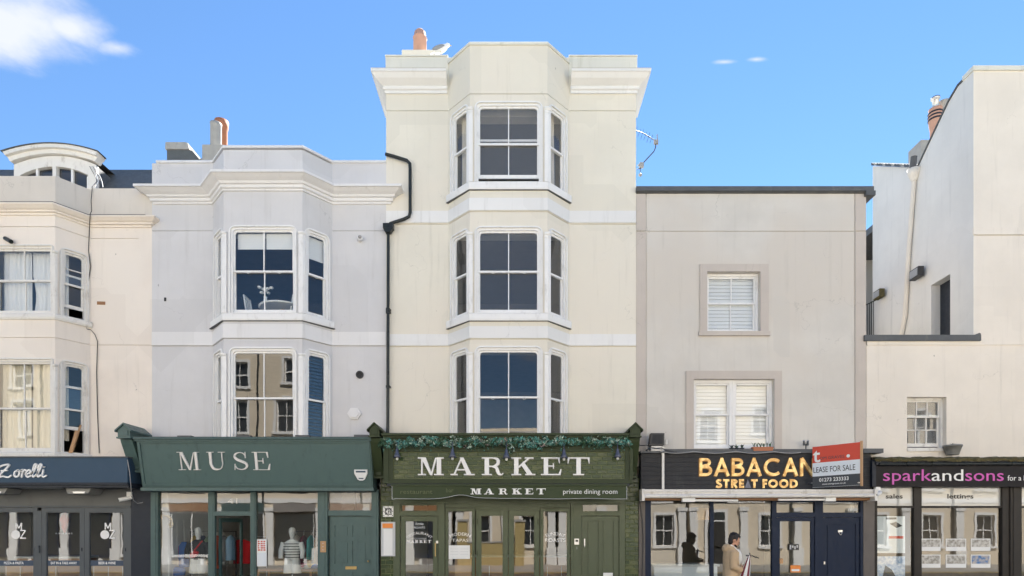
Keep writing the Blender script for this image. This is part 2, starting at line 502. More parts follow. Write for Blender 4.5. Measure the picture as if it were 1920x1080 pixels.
plain('straw', (.66, .48, .25), .9)
plain('skin_mannequin', (.68, .66, .64), .5)
plain('wood', (.30, .15, .065), .55)
plain('wood_pale', (.48, .28, .14), .6)
plain('lamp_metal', (.10, .11, .15), .4, .5)
plain('bulb', (.75, .75, .72), .15)
plain('strip_navy', (.03, .055, .10), .4)
plain('heater', (.20, .20, .19), .5)
paint('room_dark', (.24, .225, .215), .9, .15)
paint('room_mid', (.15, .13, .11), .9, .12)
paint('room_cream', (.24, .20, .16), .9, .1)
paint('floor_wood', (.20, .13, .08), .6, .2)
glass('glass_window', 1.75, wav=.0011, tint=(.93, .95, .95))
glass('glass_shop', 1.82, wav=.0009)
glass('glass_sky_haze', 1.7, wav=.0011, tint=(.9, .9, .9), frost=.11)  # pale diffuse share paints a hazy sky reflection into the top bay panes
glass('glass_sky_haze_thin', 1.7, wav=.0011, tint=(.9, .9, .9), frost=.06)  # weaker painted sky haze, for the middle storey and the side panes
glass('glass_frosted', 1.7, wav=.001, frost=.62)
glass('glass_hazy', 1.7, wav=.001, frost=.18)
# ------------------------------------------------------------------ lettering
def arc(cx, cy, rx, ry, a0, a1, n=12):
    return [(cx + rx * math.cos(math.radians(a0 + (a1 - a0) * i / n)), cy + ry * math.sin(math.radians(a0 + (a1 - a0) * i / n))) for i in range(n + 1)]
def smooth(pts, n=6):
    P = [Vector(p) for p in pts]; out = []
    for i in range(len(P) - 1):
        a, b, c, d = P[max(i - 1, 0)], P[i], P[i + 1], P[min(i + 2, len(P) - 1)]
        for k in range(n):
            t = k / n
            out.append(tuple(.5 * ((2 * b) + (c - a) * t + (2 * a - 5 * b + 4 * c - d) * t * t + (3 * b - a - 3 * c + d) * t ** 3)))
    out.append(tuple(P[-1]))
    return out
def R_(a, b, c, d):
    return [(a, c), (b, c), (b, d), (a, d)]
def serif(ch, s=.19, t=.07, h=.07):
    """slab/didone capitals: polygons and (points, widths) strokes, cap height 1; returns polys, strokes, width"""
    P = []; K = []
    if ch == 'M':
        P = [R_(.15, .15 + t, 0, 1), R_(1.06 - s, 1.06, 0, 1), [(.13, 1), (.13 + s * 1.15, 1), (.66, 0), (.56, 0)], [(.58, .02), (.65, .02), (1.06 - s, .98), (1.06 - s - t * 1.1, .98)],
             R_(0, .37, 0, h), R_(1.06 - s - .12, 1.18, 0, h), R_(0, .25, 1 - h, 1), R_(1.06 - s * .5, 1.18, 1 - h, 1)]; w = 1.18
    elif ch == 'A':
        P = [[(.12, 0), (.12 + t * 1.1, 0), (.55, 1), (.48, 1)], [(.42, 1), (.42 + s * .85, 1), (.98, 0), (.98 - s * 1.15, 0)], R_(.27, .76, .27, .27 + t), R_(0, .33, 0, h), R_(.98 - s * 1.15 - .14, 1.1, 0, h)]; w = 1.1
    elif ch == 'R':
        P = [R_(.13, .13 + s, 0, 1), R_(0, .13 + s + .13, 0, h), R_(0, .3, 1 - h, 1)]
        K = [(smooth([(.25, 1 - t / 2), (.52, 1 - t / 2), (.70, .9), (.75, .76), (.70, .6), (.52, .5), (.28, .5)]), [t, t, s * .8, s, s * .8, t, t]),
             (smooth([(.46, .5), (.66, .42), (.72, .24), (.78, .08), (.9, .03), (.98, .12)]), [t, s * .8, s, s * .8, t, t * .6])]; w = 1.0
    elif ch == 'K':
        P = [R_(.13, .13 + s, 0, 1), R_(0, .13 + s + .13, 0, h), R_(0, .13 + s + .13, 1 - h, 1), [(.2, .36), (.3, .36), (.88, .98), (.78, .98)],
             [(.44, .6), (.44 + s * .6, .78), (1.0, 0), (1.0 - s * 1.2, 0)], R_(.62, 1.02, 1 - h, 1), R_(1.0 - s * 1.2 - .12, 1.1, 0, h)]; w = 1.08
    elif ch == 'E':
        P = [R_(.13, .13 + s, 0, 1), R_(0, .9, 0, h), R_(0, .86, 1 - h, 1), R_(.2, .6, .48, .48 + t), [(.76, 1), (.86, 1), (.86, .68), (.83, .68)],
             [(.78, 0), (.9, 0), (.94, .34), (.90, .34)], [(.55, .36), (.59, .36), (.59, .66), (.55, .66)]]; w = .94
    elif ch == 'T':
        P = [R_(.5 - s / 2, .5 + s / 2, 0, 1), R_(.25, .75, 0, h), R_(0, 1.0, 1 - h, 1), [(0, 1), (.1, 1), (.03, .66), (0, .66)], [(.9, 1), (1, 1), (1, .66), (.97, .66)]]; w = 1.0
    elif ch == 'U':
        P = [R_(0, .14 + s + .1, 1 - h, 1), R_(.62, .98, 1 - h, 1)]
        K = [(smooth([(.12 + s / 2, 1), (.12 + s / 2, .6), (.12 + s / 2, .32), (.3, .09), (.5, .03), (.7, .09), (.81, .32), (.81, .6), (.81, 1)]), [s, s, s, s * .9, s * .6, t, t, t, t])]; w = .98
    elif ch == 'S':
        K = [(smooth([(.68, .76), (.58, .92), (.38, .97), (.18, .9), (.11, .74), (.22, .59), (.46, .48), (.68, .37), (.73, .22), (.62, .08), (.4, .03), (.18, .1), (.09, .28)]),
              [t * .5, t, t, s * .6, s * .8, s, s, s * .95, s * .8, s * .6, t, t, t * .5])]
        P = [[(.66, .66), (.7, .66), (.7, 1), (.67, 1)], [(.05, 0), (.08, 0), (.11, .34), (.07, .34)]]; w = .8
    return P, K, w
def wid(ws, n):
    m = len(ws)
    return [ws[min(int(i * (m - 1) / (n - 1)), m - 2)] * (1 - ((i * (m - 1) / (n - 1)) - min(int(i * (m - 1) / (n - 1)), m - 2))) + ws[min(int(i * (m - 1) / (n - 1)), m - 2) + 1] * ((i * (m - 1) / (n - 1)) - min(int(i * (m - 1) / (n - 1)), m - 2)) for i in range(n)]
def serif_word(word, F, us, z, k, o0, o1, mat, parent, s=.19, t=.07, h=.07, wide=1.0, name='letter'):
    for ch, u in zip(word, us):
        P, K, w = serif(ch, s, t, h)
        mb = MB(); e = 0
        for p in P:
            mb.poly(F, [(u + a * k * wide, z + b * k) for a, b in p], o0, o1 + e); e += .0008
        for pts, ws in K:
            mb.stroke(F, [(a * wide, b) for a, b in pts], wid(ws, len(pts)), o0, o1 + e, u, z, k); e += .0008
        part(name, mb, mat, parent)
def sans(ch, w):
    h = w / 2
    if ch == 'B': return [([(h, 0), (h, 1)], w), ([(h, 1 - h), (.34, 1 - h)] + arc(.34, .755, .2, .245 - h, 90, -90, 8)[1:] + [(h, .51)], w * .96), ([(h, .51), (.36, .51)] + arc(.36, .255 + h / 2, .25, .255 - h / 2, 90, -90, 8)[1:] + [(h, h)], w)], .68
    if ch == 'A': return [([(h, 0), (.44, 1)], w), ([(.40, 1), (.84 - h, 0)], w), ([(.2, .3), (.64, .3)], w * .9)], .84
    if ch == 'C': return [(arc(.52, .5, .52 - h, .5 - h, 48, 312, 18), w)], .90
    if ch == 'N': return [([(h, 0), (h, 1)], w), ([(h, 1), (.8 - h, 0)], w * 1.05), ([(.8 - h, 0), (.8 - h, 1)], w)], .8
    if ch == 'T': return [([(.3, 0), (.3, 1)], w), ([(0, 1 - h), (.6, 1 - h)], w)], .6
    if ch == 'E': return [([(h, 0), (h, 1)], w), ([(h, 1 - h), (.5, 1 - h)], w), ([(h, .5), (.47, .5)], w * .9), ([(h, h), (.5, h)], w)], .52
    if ch == 'F': return [([(h, 0), (h, 1)], w), ([(h, 1 - h), (.5, 1 - h)], w), ([(h, .5), (.46, .5)], w * .9)], .5
    if ch == 'R': return [([(h, 0), (h, 1)], w), ([(h, 1 - h), (.34, 1 - h)] + arc(.34, .73, .2, .27 - h, 90, -90, 8)[1:] + [(h, .45)], w), ([(.26, .46), (.58, 0)], w)], .62
    if ch == 'O': return [(arc(.5, .5, .5 - h, .5 - h, 0, 360, 24), w)], 1.0
    if ch == 'D': return [([(h, 0), (h, 1)], w), ([(h, 1 - h), (.3, 1 - h)] + arc(.3, .5, .42, .5 - h, 90, -90, 12)[1:] + [(h, h)], w)], .76
    if ch == 'S': return [(smooth([(.5, .8), (.4, 1 - h), (.22, 1 - h), (h, .76), (.18, .58), (.38, .44), (.5, .26), (.38, h), (.18, h), (.04, .2)]), w)], .56
    if ch == 'V': return [([(0.05, 1), (.4, .02)], w), ([(.4, .02), (.75, 1)], w)], .8
    return [], .3
def sans_word(word, F, u, u1, z, k, w, o0, o1, mat, parent, gap=.1):
    tot = sum(sans(c, w)[1] for c in word) + gap * (len(word) - 1)
    kx = (u1 - u) / tot
    for ch in word:
        st, cw = sans(ch, w)
        if st:
            mb = MB(); e = 0
            for pts, ww in st:
                mb.stroke(F, [(a * kx / k, b) for a, b in pts], ww, o0, o1 + e, u, z, k); e += .0008
            part('letter', mb, mat, parent)
        u += (cw + gap) * kx
_tcache = {}
def text(name, s, F, u, z, size, o, mat, parent, ext=.001, align='CENTER', bold=0.0, space=1.0, shear=0.0, width=None, arcr=None, split=False):
    """flat print; u,z = anchor on the baseline, size = cap height"""
    cu = bpy.data.curves.new('t', 'FONT'); cu.body = s; cu.size = size / .70; cu.align_x = align
    cu.space_character = space; cu.shear = shear; cu.offset = bold * size; cu.extrude = ext / 2; cu.resolution_u = 3
    ob = bpy.data.objects.new('t', cu)
    me = bpy.data.meshes.new_from_object(ob)
    xs = [v.co.x for v in me.vertices]
    kx = 1.0
    if width and xs: kx = width / max(max(xs) - min(xs), 1e-5)
    og = org_of(parent)
    for v in me.vertices:
        a, b, c = v.co.x * kx, v.co.y, v.co.z
        if arcr:
            w = a / arcr; a, b = (arcr + b) * math.sin(w), (arcr + b) * math.cos(w) - arcr
        q = F.p(u + a, z + b, o + c)
        v.co = (q[0] - og[0], q[1] - og[1], q[2] - og[2])
    me.name = name
    me.materials.clear(); me.materials.append(M[mat])
    bpy.data.objects.remove(ob); bpy.data.curves.remove(cu)
    if split:
        # one mesh per letter: islands whose u-ranges overlap belong to the same letter
        par = list(range(len(me.vertices)))
        def root(i):
            while par[i] != i: par[i] = par[par[i]]; i = par[i]
            return i
        for e in me.edges: par[root(e.vertices[0])] = root(e.vertices[1])
        isl = {}
        for v in me.vertices: isl.setdefault(root(v.index), []).append(v.co.x)
        spans = sorted([min(x), max(x), [r]] for r, x in isl.items())
        grp = [spans[0]]
        for sp in spans[1:]:
            if sp[0] < grp[-1][1] - .006: grp[-1][1] = max(grp[-1][1], sp[1]); grp[-1][2] += sp[2]
            else: grp.append(sp)
        for g_ in grp:
            ks = set(g_[2]); idx = {}; vs = []; fs = []
            for p in me.polygons:
                if root(p.vertices[0]) not in ks: continue
                f = []
                for i in p.vertices:
                    if i not in idx: idx[i] = len(vs); vs.append(tuple(me.vertices[i].co))
                    f.append(idx[i])
                fs.append(f)
            m2 = bpy.data.meshes.new('letter'); m2.from_pydata(vs, [], fs); m2.materials.append(M[mat])
            q = bpy.data.objects.new('letter', m2); COL.objects.link(q); q.parent = parent
        bpy.data.meshes.remove(me)
        return None
    o_ = bpy.data.objects.new(name, me); COL.objects.link(o_); o_.parent = parent
    return o_

# ------------------------------------------------------------------ windows
def rr(u0, u1, z0, z1, r, n=5):
    """contour with rounded top corners"""
    pts = [(u0, z0), (u1, z0)]
    pts += [(u1 - r + r * math.cos(a), z1 - r + r * math.sin(a)) for a in [math.pi / 2 * i / n for i in range(n + 1)]]
    pts += [(u0 + r + r * math.cos(a), z1 - r + r * math.sin(a)) for a in [math.pi / 2 + math.pi / 2 * i / n for i in range(n + 1)]]
    return pts
def sash_window(th, F, u0, u1, z0, z1, zm, cols=2, r=.08, mat='joinery_white', gl='glass_window', arch=.028, rows=(1, 1), depth=0.0,
                lift=0.0, fw=.045, lug=True, bar=.022, sill=False, arch_o=.03, upmat=None):
    """a double-hung sash window filling the hole u0..u1, z0..z1; zm = meeting rail; lift = raised lower sash"""
    mb = MB()
    o1 = -depth
    mb.ring(F, rr(u0 + .001, u1 - .001, z0 + .001, z1 - .001, .004), rr(u0 + fw, u1 - fw, z0 + .03, z1 - fw, max(r, .005)), o1 - .11, o1 - .006)
    if arch:
        mb.ring(F, rr(u0 - arch, u1 + arch, z0, z1 + arch, r + .06), rr(u0 - .002, u1 + .002, z0 + .002, z1 + .002, r + .02), .001, arch_o)
        mb.ring(F, rr(u0 - arch - .014, u1 + arch + .014, z0, z1 + arch + .014, r + .075), rr(u0 - arch - .004, u1 + arch + .004, z0 + .002, z1 + arch + .004, r + .062), .001, .014)
    w = part('window', mb, mat, th)
    a, b = u0 + fw, u1 - fw
    for (s0, s1, oo, nr, nm) in ((zm - .022, z1 - fw, o1 - .055, rows[0], 'upper_sash'), (z0 + .03 + lift, zm + .022 + lift, o1 - .09, rows[1], 'lower_sash')):
        st = .036; rt = .04 if nm == 'upper_sash' else .04; rb = .04 if nm == 'upper_sash' else .075
        m = MB()
        m.ring(F, rr(a - .004, b + .004, s0, s1 + (.004 if nm == 'upper_sash' else 0), .004), rr(a + st, b - st, s0 + rb, s1 - rt, max(r * .8, .005) if nm == 'upper_sash' else .005), oo - .016, oo + .016)
        for c in range(1, cols):
            uc = a + st + (b - a - 2 * st) * c / cols
            m.fbox(F, uc - bar / 2, uc + bar / 2, oo - .012, oo + .012, s0 + rb - .002, s1 - rt + .002)
        for k in range(1, nr):
            zc = s0 + rb + (s1 - s0 - rb - rt) * k / nr
            m.fbox(F, a + st - .002, b - st + .002, oo - .0115, oo + .0115, zc - bar / 2, zc + bar / 2)
        part(nm, m, mat, w)
        for c in range(cols):
            for k in range(nr):
                p0 = a + st + (b - a - 2 * st) * c / cols; p1 = a + st + (b - a - 2 * st) * (c + 1) / cols
                q0 = s0 + rb + (s1 - s0 - rb - rt) * k / nr; q1 = s0 + rb + (s1 - s0 - rb - rt) * (k + 1) / nr
                tl = [random.uniform(-.0022, .0022) for _ in range(2)]
                pm = MB(); pm.add([F.p(p0 - .001, q0 - .001, oo - .003 - tl[0] - tl[1]), F.p(p1 + .001, q0 - .001, oo - .003 + tl[0] - tl[1]), F.p(p1 + .001, q1 + .001, oo - .003 + tl[0] + tl[1]), F.p(p0 - .001, q1 + .001, oo - .003 - tl[0] + tl[1])], [(0, 1, 2, 3)])
                part('pane', pm, gl, w)
    if lug:
        n = 2 if cols == 2 else 1
        for i in range(n):
            m = MB()
            uc = a + (b - a) * ((.24, .76)[i] if n == 2 else .5)
            m.tube([F.p(uc + .032 * math.cos(t), zm - .022 - .028 * math.sin(t), o1 - .045 + .012 * math.sin(t)) for t in [math.pi * j / 6 for j in range(7)]], .006, 5)
            part('sash_lift', m, mat, w)
    if sill:
        m = MB(); m.fbox(F, u0 - .03, u1 + .03, o1 - .1, .05, z0 - .06, z0); part('sill', m, mat, w)
    return w
def curtain(w, F, u0, u1, z0, z1, o, mat, waves=9, amp=.025, gather=0.0, seed=1):
    rnd = random.Random(seed); n = waves * 6; mz = 8
    ph = rnd.random() * 6
    vs = []
    for j in range(mz + 1):
        t = j / mz; z = z0 + (z1 - z0) * t
        for i in range(n + 1):
            s = i / n
            g = gather * math.sin(math.pi * min(1, max(0, (.62 - t) / .62)) ) if gather else 0
            u = u0 + (u1 - u0) * (s * (1 - abs(g)) + (abs(g) if g > 0 else 0))
            vs.append(F.p(u, z, o + amp * math.sin(s * waves * 6.283 + ph + .5 * math.sin(3 * t + s * 5)) * (.6 + .4 * math.sin(s * 17 + ph))))
    fs = [(j * (n + 1) + i, j * (n + 1) + i + 1, (j + 1) * (n + 1) + i + 1, (j + 1) * (n + 1) + i) for j in range(mz) for i in range(n)]
    m = MB(); m.add(vs, fs, True)
    return part('curtain', m, mat, w)
def room(th, x0, x1, y0, y1, z0, z1, mat='room_dark', name='room_lining'):
    m = MB()
    vs = [(x, y, z) for x in (x0, x1) for y in (y0, y1) for z in (z0, z1)]
    m.add(vs, [(0, 1, 3, 2), (4, 6, 7, 5), (2, 3, 7, 6), (0, 2, 6, 4), (1, 5, 7, 3)])
    return part(name, m, mat, th)
m_, nt_, bs_ = newmat('curtain_white')
bs_.inputs['Base Color'].default_value = (.78, .77, .75, 1); bs_.inputs['Roughness'].default_value = .95
M['curtain_white'] = m_
m_, nt_, bs_ = newmat('curtain_cream')
bs_.inputs['Base Color'].default_value = (.66, .60, .48, 1); bs_.inputs['Roughness'].default_value = .95
M['curtain_cream'] = m_

class Bay:
    """three-sided canted bay: plan, facets and storey windows"""
    def __init__(s, xc, a, b, d):
        s.xc, s.a, s.b, s.d = xc, a, b, d
        s.PL, s.FL, s.FR, s.PR = (xc - b, 0), (xc - a, -d), (xc + a, -d), (xc + b, 0)
        s.L, s.F, s.R = Fr(s.PL, s.FL), Fr(s.FL, s.FR), Fr(s.FR, s.PR)
    def path(s, xl=None, xr=None):
        p = [s.PL, s.FL, s.FR, s.PR]
        if xl is not None: p = [(xl, 0)] + p
        if xr is not None: p = p + [(xr, 0)]
        return p
    def build(s, th, mat, z0, z1, storeys, grooves=(), th_=.1):
        """storeys: (z0, z1, front u0,u1, side u0,u1 measured from the wall joint)"""
        mb = MB()
        gh = [(-1, 9, g - .008, g + .008) for g in grooves]
        for F, k in ((s.L, 0), (s.F, 1), (s.R, 2)):
            hs_ = list(gh)
            for st in storeys:
                if k == 1: hs_.append((st[2], st[3], st[0], st[1]))
                elif k == 0: hs_.append((st[4], st[5], st[0], st[1]))
                else: hs_.append((F.L - st[5], F.L - st[4], st[0], st[1]))
            e = .0
            mb.panel(F, 0, F.L, z0, z1, hs_, th_)
            for g in grooves:
                mb.fbox(F, .0, F.L, -.05, -.022, g - .03, g + .03)
        return part('bay', mb, mat, th)
    def pilasters(s, th, mat, z0, z1, wf, ws):
        for C, P, Q in ((s.FL, s.L, s.F), (s.FR, s.F, s.R)):
            if C == s.FL: pth = [P.p(P.L - ws, 0)[:2], C, Q.p(wf, 0)[:2]]
            else: pth = [P.p(P.L - wf, 0)[:2], C, Q.p(ws, 0)[:2]]
            m = MB(); m.sweep(pth, [(.002, z0), (.036, z0), (.036, z1), (.002, z1)])
            p = part('pilaster', m, mat, th)
            m = MB(); m.sweep(pth, [(.0, z1 + .001), (.048, z1 + .001), (.064, z1 + .03), (.064, z1 + .05), (.0, z1 + .05)])
            m.sweep(pth, [(.037, z1 - .06), (.046, z1 - .06), (.046, z1 - .04), (.037, z1 - .04)])
            part('capital', m, mat, p)
# ------------------------------------------------------------------ ground
mb = MB(); mb.box(-150, 150, -150, 150, -.4, -.13); struct('ground', mb, 'concrete')
paint('asphalt', (.055, .055, .057), .85, .25, dirt=(.03, .03, .03), amount=.4, scale=3, bs_=.3)
paint('paving', (.34, .325, .30), .85, .12, dirt=(.16, .15, .13), amount=.4)
mb = MB(); mb.box(-60, 60, -15.0, -3.2, -.129, -.12); struct('road', mb, 'asphalt')
paint('line_yellow', (.55, .40, .04), .7, .1)
for y in (-3.55, -3.8, -14.45, -14.7):
    mb = MB(); mb.box(-60, 60, y, y + .08, -.12, -.116); struct('road_marking', mb, 'line_yellow')
for k, (y0, y1) in enumerate(((-3.2, 6.0), (-19.5, -15.0))):
    mb = MB(); mb.box(-60, 60, y0, y1, -.125, 0); pv = struct('pavement', mb, 'paving')
    ky = y0 if k == 0 else y1 - .15
    mb = MB(); mb.box(-60, 60, ky - .004 if k == 0 else ky, ky + .15 if k == 0 else ky + .154, -.122, .006); kb = struct('kerb', mb, 'concrete')

# ------------------------------------------------------------------ the houses
XA0, XAB, XBC, XCD, XDE = -15.0, -8.095, -2.87, 2.71, 7.84
def shell(th, x0, x1, zt, wallmat, depth=8.0, side_top=None):
    """party walls, rear wall and flat roof behind the street wall"""
    for a, b in ((x0 + .012, x0 + .2), (x1 - .2, x1 - .012)):
        m = MB(); m.box(a, b, .26, depth, 0, side_top or zt); part('party_wall', m, wallmat, th)
    m = MB(); m.box(x0 + .21, x1 - .21, depth - .25, depth, 0, zt); part('rear_wall', m, wallmat, th)
    m = MB(); m.box(x0 + .21, x1 - .21, .26, depth - .26, zt - .25, zt - .05); part('roof', m, 'lead', th)
def lid(th, bay, z, mat):
    m = MB()
    ins = [(bay.PL[0] + .12, .05), (bay.FL[0] + .04, bay.FL[1] + .05), (bay.FR[0] - .04, bay.FR[1] + .05), (bay.PR[0] - .12, .05)]
    vs = [(*p, z) for p in ins] + [(*p, z - .05) for p in ins]
    m.add(vs, [(0, 1, 2, 3), (7, 6, 5, 4), (0, 4, 5, 1), (1, 5, 6, 2), (2, 6, 7, 3), (3, 7, 4, 0)])
    part('bay_roof', m, mat, th)
def groove_holes(gs, u0, u1):
    return [(u0, u1, g - .008, g + .008) for g in gs]

# ---- tall cream house in the middle
C = thing('terraced_house', (0, 0, 0), 'tall four-storey cream terraced house with stacked bay windows and open cornice', 'house', 'terraced houses in the row')
C.location = (-.08, 0, 0)
bc = Bay(-.13, .835, 1.345, .52)
st_c = [(9.23, 10.93, .14, 1.53, .115, .655), (6.42, 8.25, .14, 1.53, .115, .655), (3.55, 5.68, .14, 1.53, .115, .655)]
gr_c = [11.13, 8.60, 5.865]
mb = MB()
holes = [(bc.PL[0] + .12, bc.PR[0] - .12, a, b) for a, b in ((9.0, 11.0), (6.2, 8.35), (3.5, 5.75))]
holes += [(XBC + .0, bc.PL[0] - .01, g - .008, g + .008) for g in gr_c] + [(bc.PR[0] + .01, XCD, g - .008, g + .008) for g in gr_c]
mb.panel(F0, XBC, XCD, 3.25, 12.32, holes, .25)
for g in gr_c:
    for a, b in ((XBC, bc.PL[0]), (bc.PR[0], XCD)):
        mb.fbox(F0, a + .002, b - .002, -.05, -.02, g - .03, g + .03)
part('wall', mb, 'render_cream', C)
bc.build(C, 'render_cream', 3.45, 12.17, st_c, gr_c)
lid(C, bc, 12.05, 'lead')
shell(C, XBC, XCD, 11.6, 'render_cream')
m = MB(); m.sweep([(bc.PL[0] - .01, .05)] + bc.path() + [(bc.PR[0] + .01, .05)], [(-.14, 12.171), (.025, 12.171), (.03, 12.22), (-.02, 12.265), (-.14, 12.265)])
part('bay_coping', m, 'render_white_mossy', C)
for a, b in ((XBC, bc.PL[0] - .012), (bc.PR[0] + .012, XCD + .03)):
    m = MB(); m.fbox(F0, a - .02, b, -.3, .03, 12.33, 12.36)
    m.fbox(F0, a - .01, b - .005, -.26, .012, 11.9, 12.328)
    part('parapet', m, 'render_white_mossy', C)
prof = [(-.02, 11.50), (.035, 11.50), (.035, 11.56), (.07, 11.575), (.07, 11.64), (.10, 11.655), (.2, 11.72), (.26, 11.8), (.285, 11.81), (.285, 11.865), (.0, 11.885), (-.02, 11.885)]
m = MB(); m.sweep([(XBC + .01, 1.2), (XBC + .01, 0), (bc.PL[0] - .03, 0)], prof); part('cornice', m, 'trim_white_render', C)
m = MB(); m.sweep([(bc.PR[0] + .03, 0), (XCD - .01, 0), (XCD - .01, 1.2)], prof); part('cornice', m, 'trim_white_render', C)
pg = [(-.02, 11.886), (.0, 11.886), (.288, 11.866), (.29, 11.873), (.0, 11.9), (-.02, 11.9)]
m = MB(); m.sweep([(XBC + .01, 1.2), (XBC + .01, 0), (bc.PL[0] - .03, 0)], pg); part('cornice_top', m, 'grime_edge', C)
m = MB(); m.sweep([(bc.PR[0] + .03, 0), (XCD - .01, 0), (XCD - .01, 1.2)], pg); part('cornice_top', m, 'grime_edge', C)
for z0, z1 in ((8.625, 8.89), (5.885, 6.14)):
    m = MB(); m.sweep(bc.path(XBC + .005, XCD - .005), [(-.01, z0), (.022, z0), (.022, z1), (-.01, z1)]); part('string_band', m, 'trim_white_render', C)
for zt in (9.235, 6.425):
    m = MB(); m.sweep([(bc.PL[0] - .03, -.0)] + bc.path()[1:-1] + [(bc.PR[0] + .03, -.0)], [(-.06, zt - .17), (.02, zt - .17), (.034, zt - .14), (.034, zt - .02), (.02, zt), (-.06, zt)]); part('bay_sill', m, 'joinery_white', C)
    m = MB(); m.sweep([(bc.PL[0] - .03, -.0)] + bc.path()[1:-1] + [(bc.PR[0] + .03, -.0)], [(-.02, zt - .181), (.038, zt - .179), (.04, zt - .172), (-.02, zt - .172)]); part('sill_flashing', m, 'lead', C)
for k, st in enumerate(st_c):
    zm = (10.08, 7.335, 4.63)[k]
    bc.pilasters(C, 'joinery_white', st[0] + .002, st[1] - .16, .065, .045)
    sash_window(C, bc.F, st[2], st[3], st[0], st[1], zm, lift=.1 if k == 0 else 0, lug=k > 0, gl=('glass_sky_haze', 'glass_sky_haze_thin', 'glass_window')[k])
    for F, u0, u1 in ((bc.L, st[4], st[5]), (bc.R, bc.R.L - st[5], bc.R.L - st[4])):
        w = sash_window(C, F, u0, u1, st[0], st[1], zm, cols=1, arch=.03, r=.07, lug=k > 0, gl='glass_sky_haze_thin')
        if k == 0: curtain(w, F, u0 + .1 if F is bc.L else u0 + .02, u1 - .02 if F is bc.L else u1 - .16, st[0], st[1], -.2, 'curtain_cream', 4, seed=k + 5)
    room(C, XBC + .3, XCD - .3, .255, 4.2, st[0] - .35, st[1] + .15, 'room_dark')
m = MB(); m.sweep(bc.path()[0:2], [(.0, 3.5), (.01, 3.5), (.01, 3.56), (.0, 3.56)])

# ---- lilac-white house with the long cornice
B = thing('terraced_house', ((XAB + XBC) / 2, 0, 0), 'pale lilac-white three-storey house with a continuous white cornice around its bay', 'house', 'terraced houses in the row')
bb = Bay(-5.40, .847, 1.33, .52)
st_b = [(6.42, 8.27, .15, 1.545, .10, .62), (3.55, 5.66, .15, 1.545, .10, .62)]
gr_b = [5.875]
mb = MB()
holes = [(bb.PL[0] + .12, bb.PR[0] - .12, a, b) for a, b in ((6.2, 8.4), (3.5, 5.75))]
for g in (8.45, 5.875):
    holes += [(XAB, bb.PL[0] - .01, g - .008, g + .008), (bb.PR[0] + .01, XBC, g - .008, g + .008)]
    for a, b in ((XAB, bb.PL[0]), (bb.PR[0], XBC)):
        mb.fbox(F0, a + .002, b - .002, -.05, -.02, g - .03, g + .03)
mb.panel(F0, XAB, XBC, 3.25, 9.96, holes, .25)
part('wall', mb, 'render_lilac', B)
bb.build(B, 'render_lilac', 3.45, 9.93, st_b, gr_b)
lid(B, bb, 9.85, 'lead')
shell(B, XAB, XBC, 9.6, 'render_lilac')
m = MB(); m.sweep([(XAB + .1, 0), bb.PL, bb.FL, bb.FR, bb.PR, (XBC, 0)], [(-.2, 9.961), (.03, 9.961), (.035, 9.985), (.02, 10.02), (-.2, 10.02)]); part('coping', m, 'trim_lilac', B)
profb = [(-.02, 9.04), (.03, 9.04), (.03, 9.075), (.07, 9.09), (.07, 9.15), (.11, 9.16), (.13, 9.2), (.2, 9.235), (.27, 9.28), (.3, 9.285), (.3, 9.335), (.1, 9.36), (-.02, 9.36)]
m = MB(); m.sweep([(XAB + .06, .4), (XAB + .06, 0), bb.PL, bb.FL, bb.FR, bb.PR, (XBC + .09, 0), (XBC + .09, .4)], profb); part('cornice', m, 'trim_lilac', B)
m = MB(); m.sweep(bb.path(XAB + .005, XBC - .005), [(-.01, 5.89), (.022, 5.89), (.022, 6.19), (-.01, 6.19)]); part('string_band', m, 'trim_lilac', B)
m = MB(); m.sweep([(bb.PL[0] - .03, 0)] + bb.path()[1:-1] + [(bb.PR[0] + .03, 0)], [(-.06, 6.26), (.02, 6.26), (.034, 6.29), (.034, 6.40), (.02, 6.42), (-.06, 6.42)]); part('bay_sill', m, 'joinery_white', B)
m = MB(); m.sweep([(bb.PL[0] - .05, 0)] + bb.path()[1:-1] + [(bb.PR[0] + .05, 0)], [(-.02, 6.248), (.04, 6.25), (.042, 6.258), (-.02, 6.257)]); part('sill_flashing', m, 'lead', B)
for k, st in enumerate(st_b):
    zm = (7.34, 4.61)[k]
    bb.pilasters(B, 'joinery_white', st[0] + .002, st[1] - .16, .075, .05)
    w = sash_window(B, bb.F, st[2], st[3], st[0], st[1], zm, lug=k == 0)
    if k == 0:
        for i in range(2):
            m = MB(); u0 = st[2] + .09 + i * .62; m.fbox(bb.F, u0, u0 + .595, -.15, -.145, 7.86, 8.2); part('blind', m, 'curtain_white', w)
    for F, u0, u1 in ((bb.L, st[4], st[5]), (bb.R, bb.R.L - st[5], bb.R.L - st[4])):
        w = sash_window(B, F, u0, u1, st[0], st[1], zm, cols=1, arch=.03, r=.07, lug=k == 0)
        if k == 0 and F is bb.R:
            m = MB(); m.fbox(F, u0 + .04, u1 - .04, -.15, -.145, 7.72, 8.2); part('blind', m, 'curtain_white', w)
        if k == 1 and F is bb.R:
            for j in range(26):
                m = MB(); z = 3.62 + j * .076; m.add([F.p(u0 + .05, z, -.16), F.p(u1 - .05, z, -.16), F.p(u1 - .05, z + .055, -.2), F.p(u0 + .05, z + .055, -.2)], [(0, 1, 2, 3)])
                part('blind_slat', m, 'fascia_blue', w)
    room(B, XAB + .3, XBC - .3, .255, 4.2, st[0] - .35, st[1] + .15, 'room_dark')

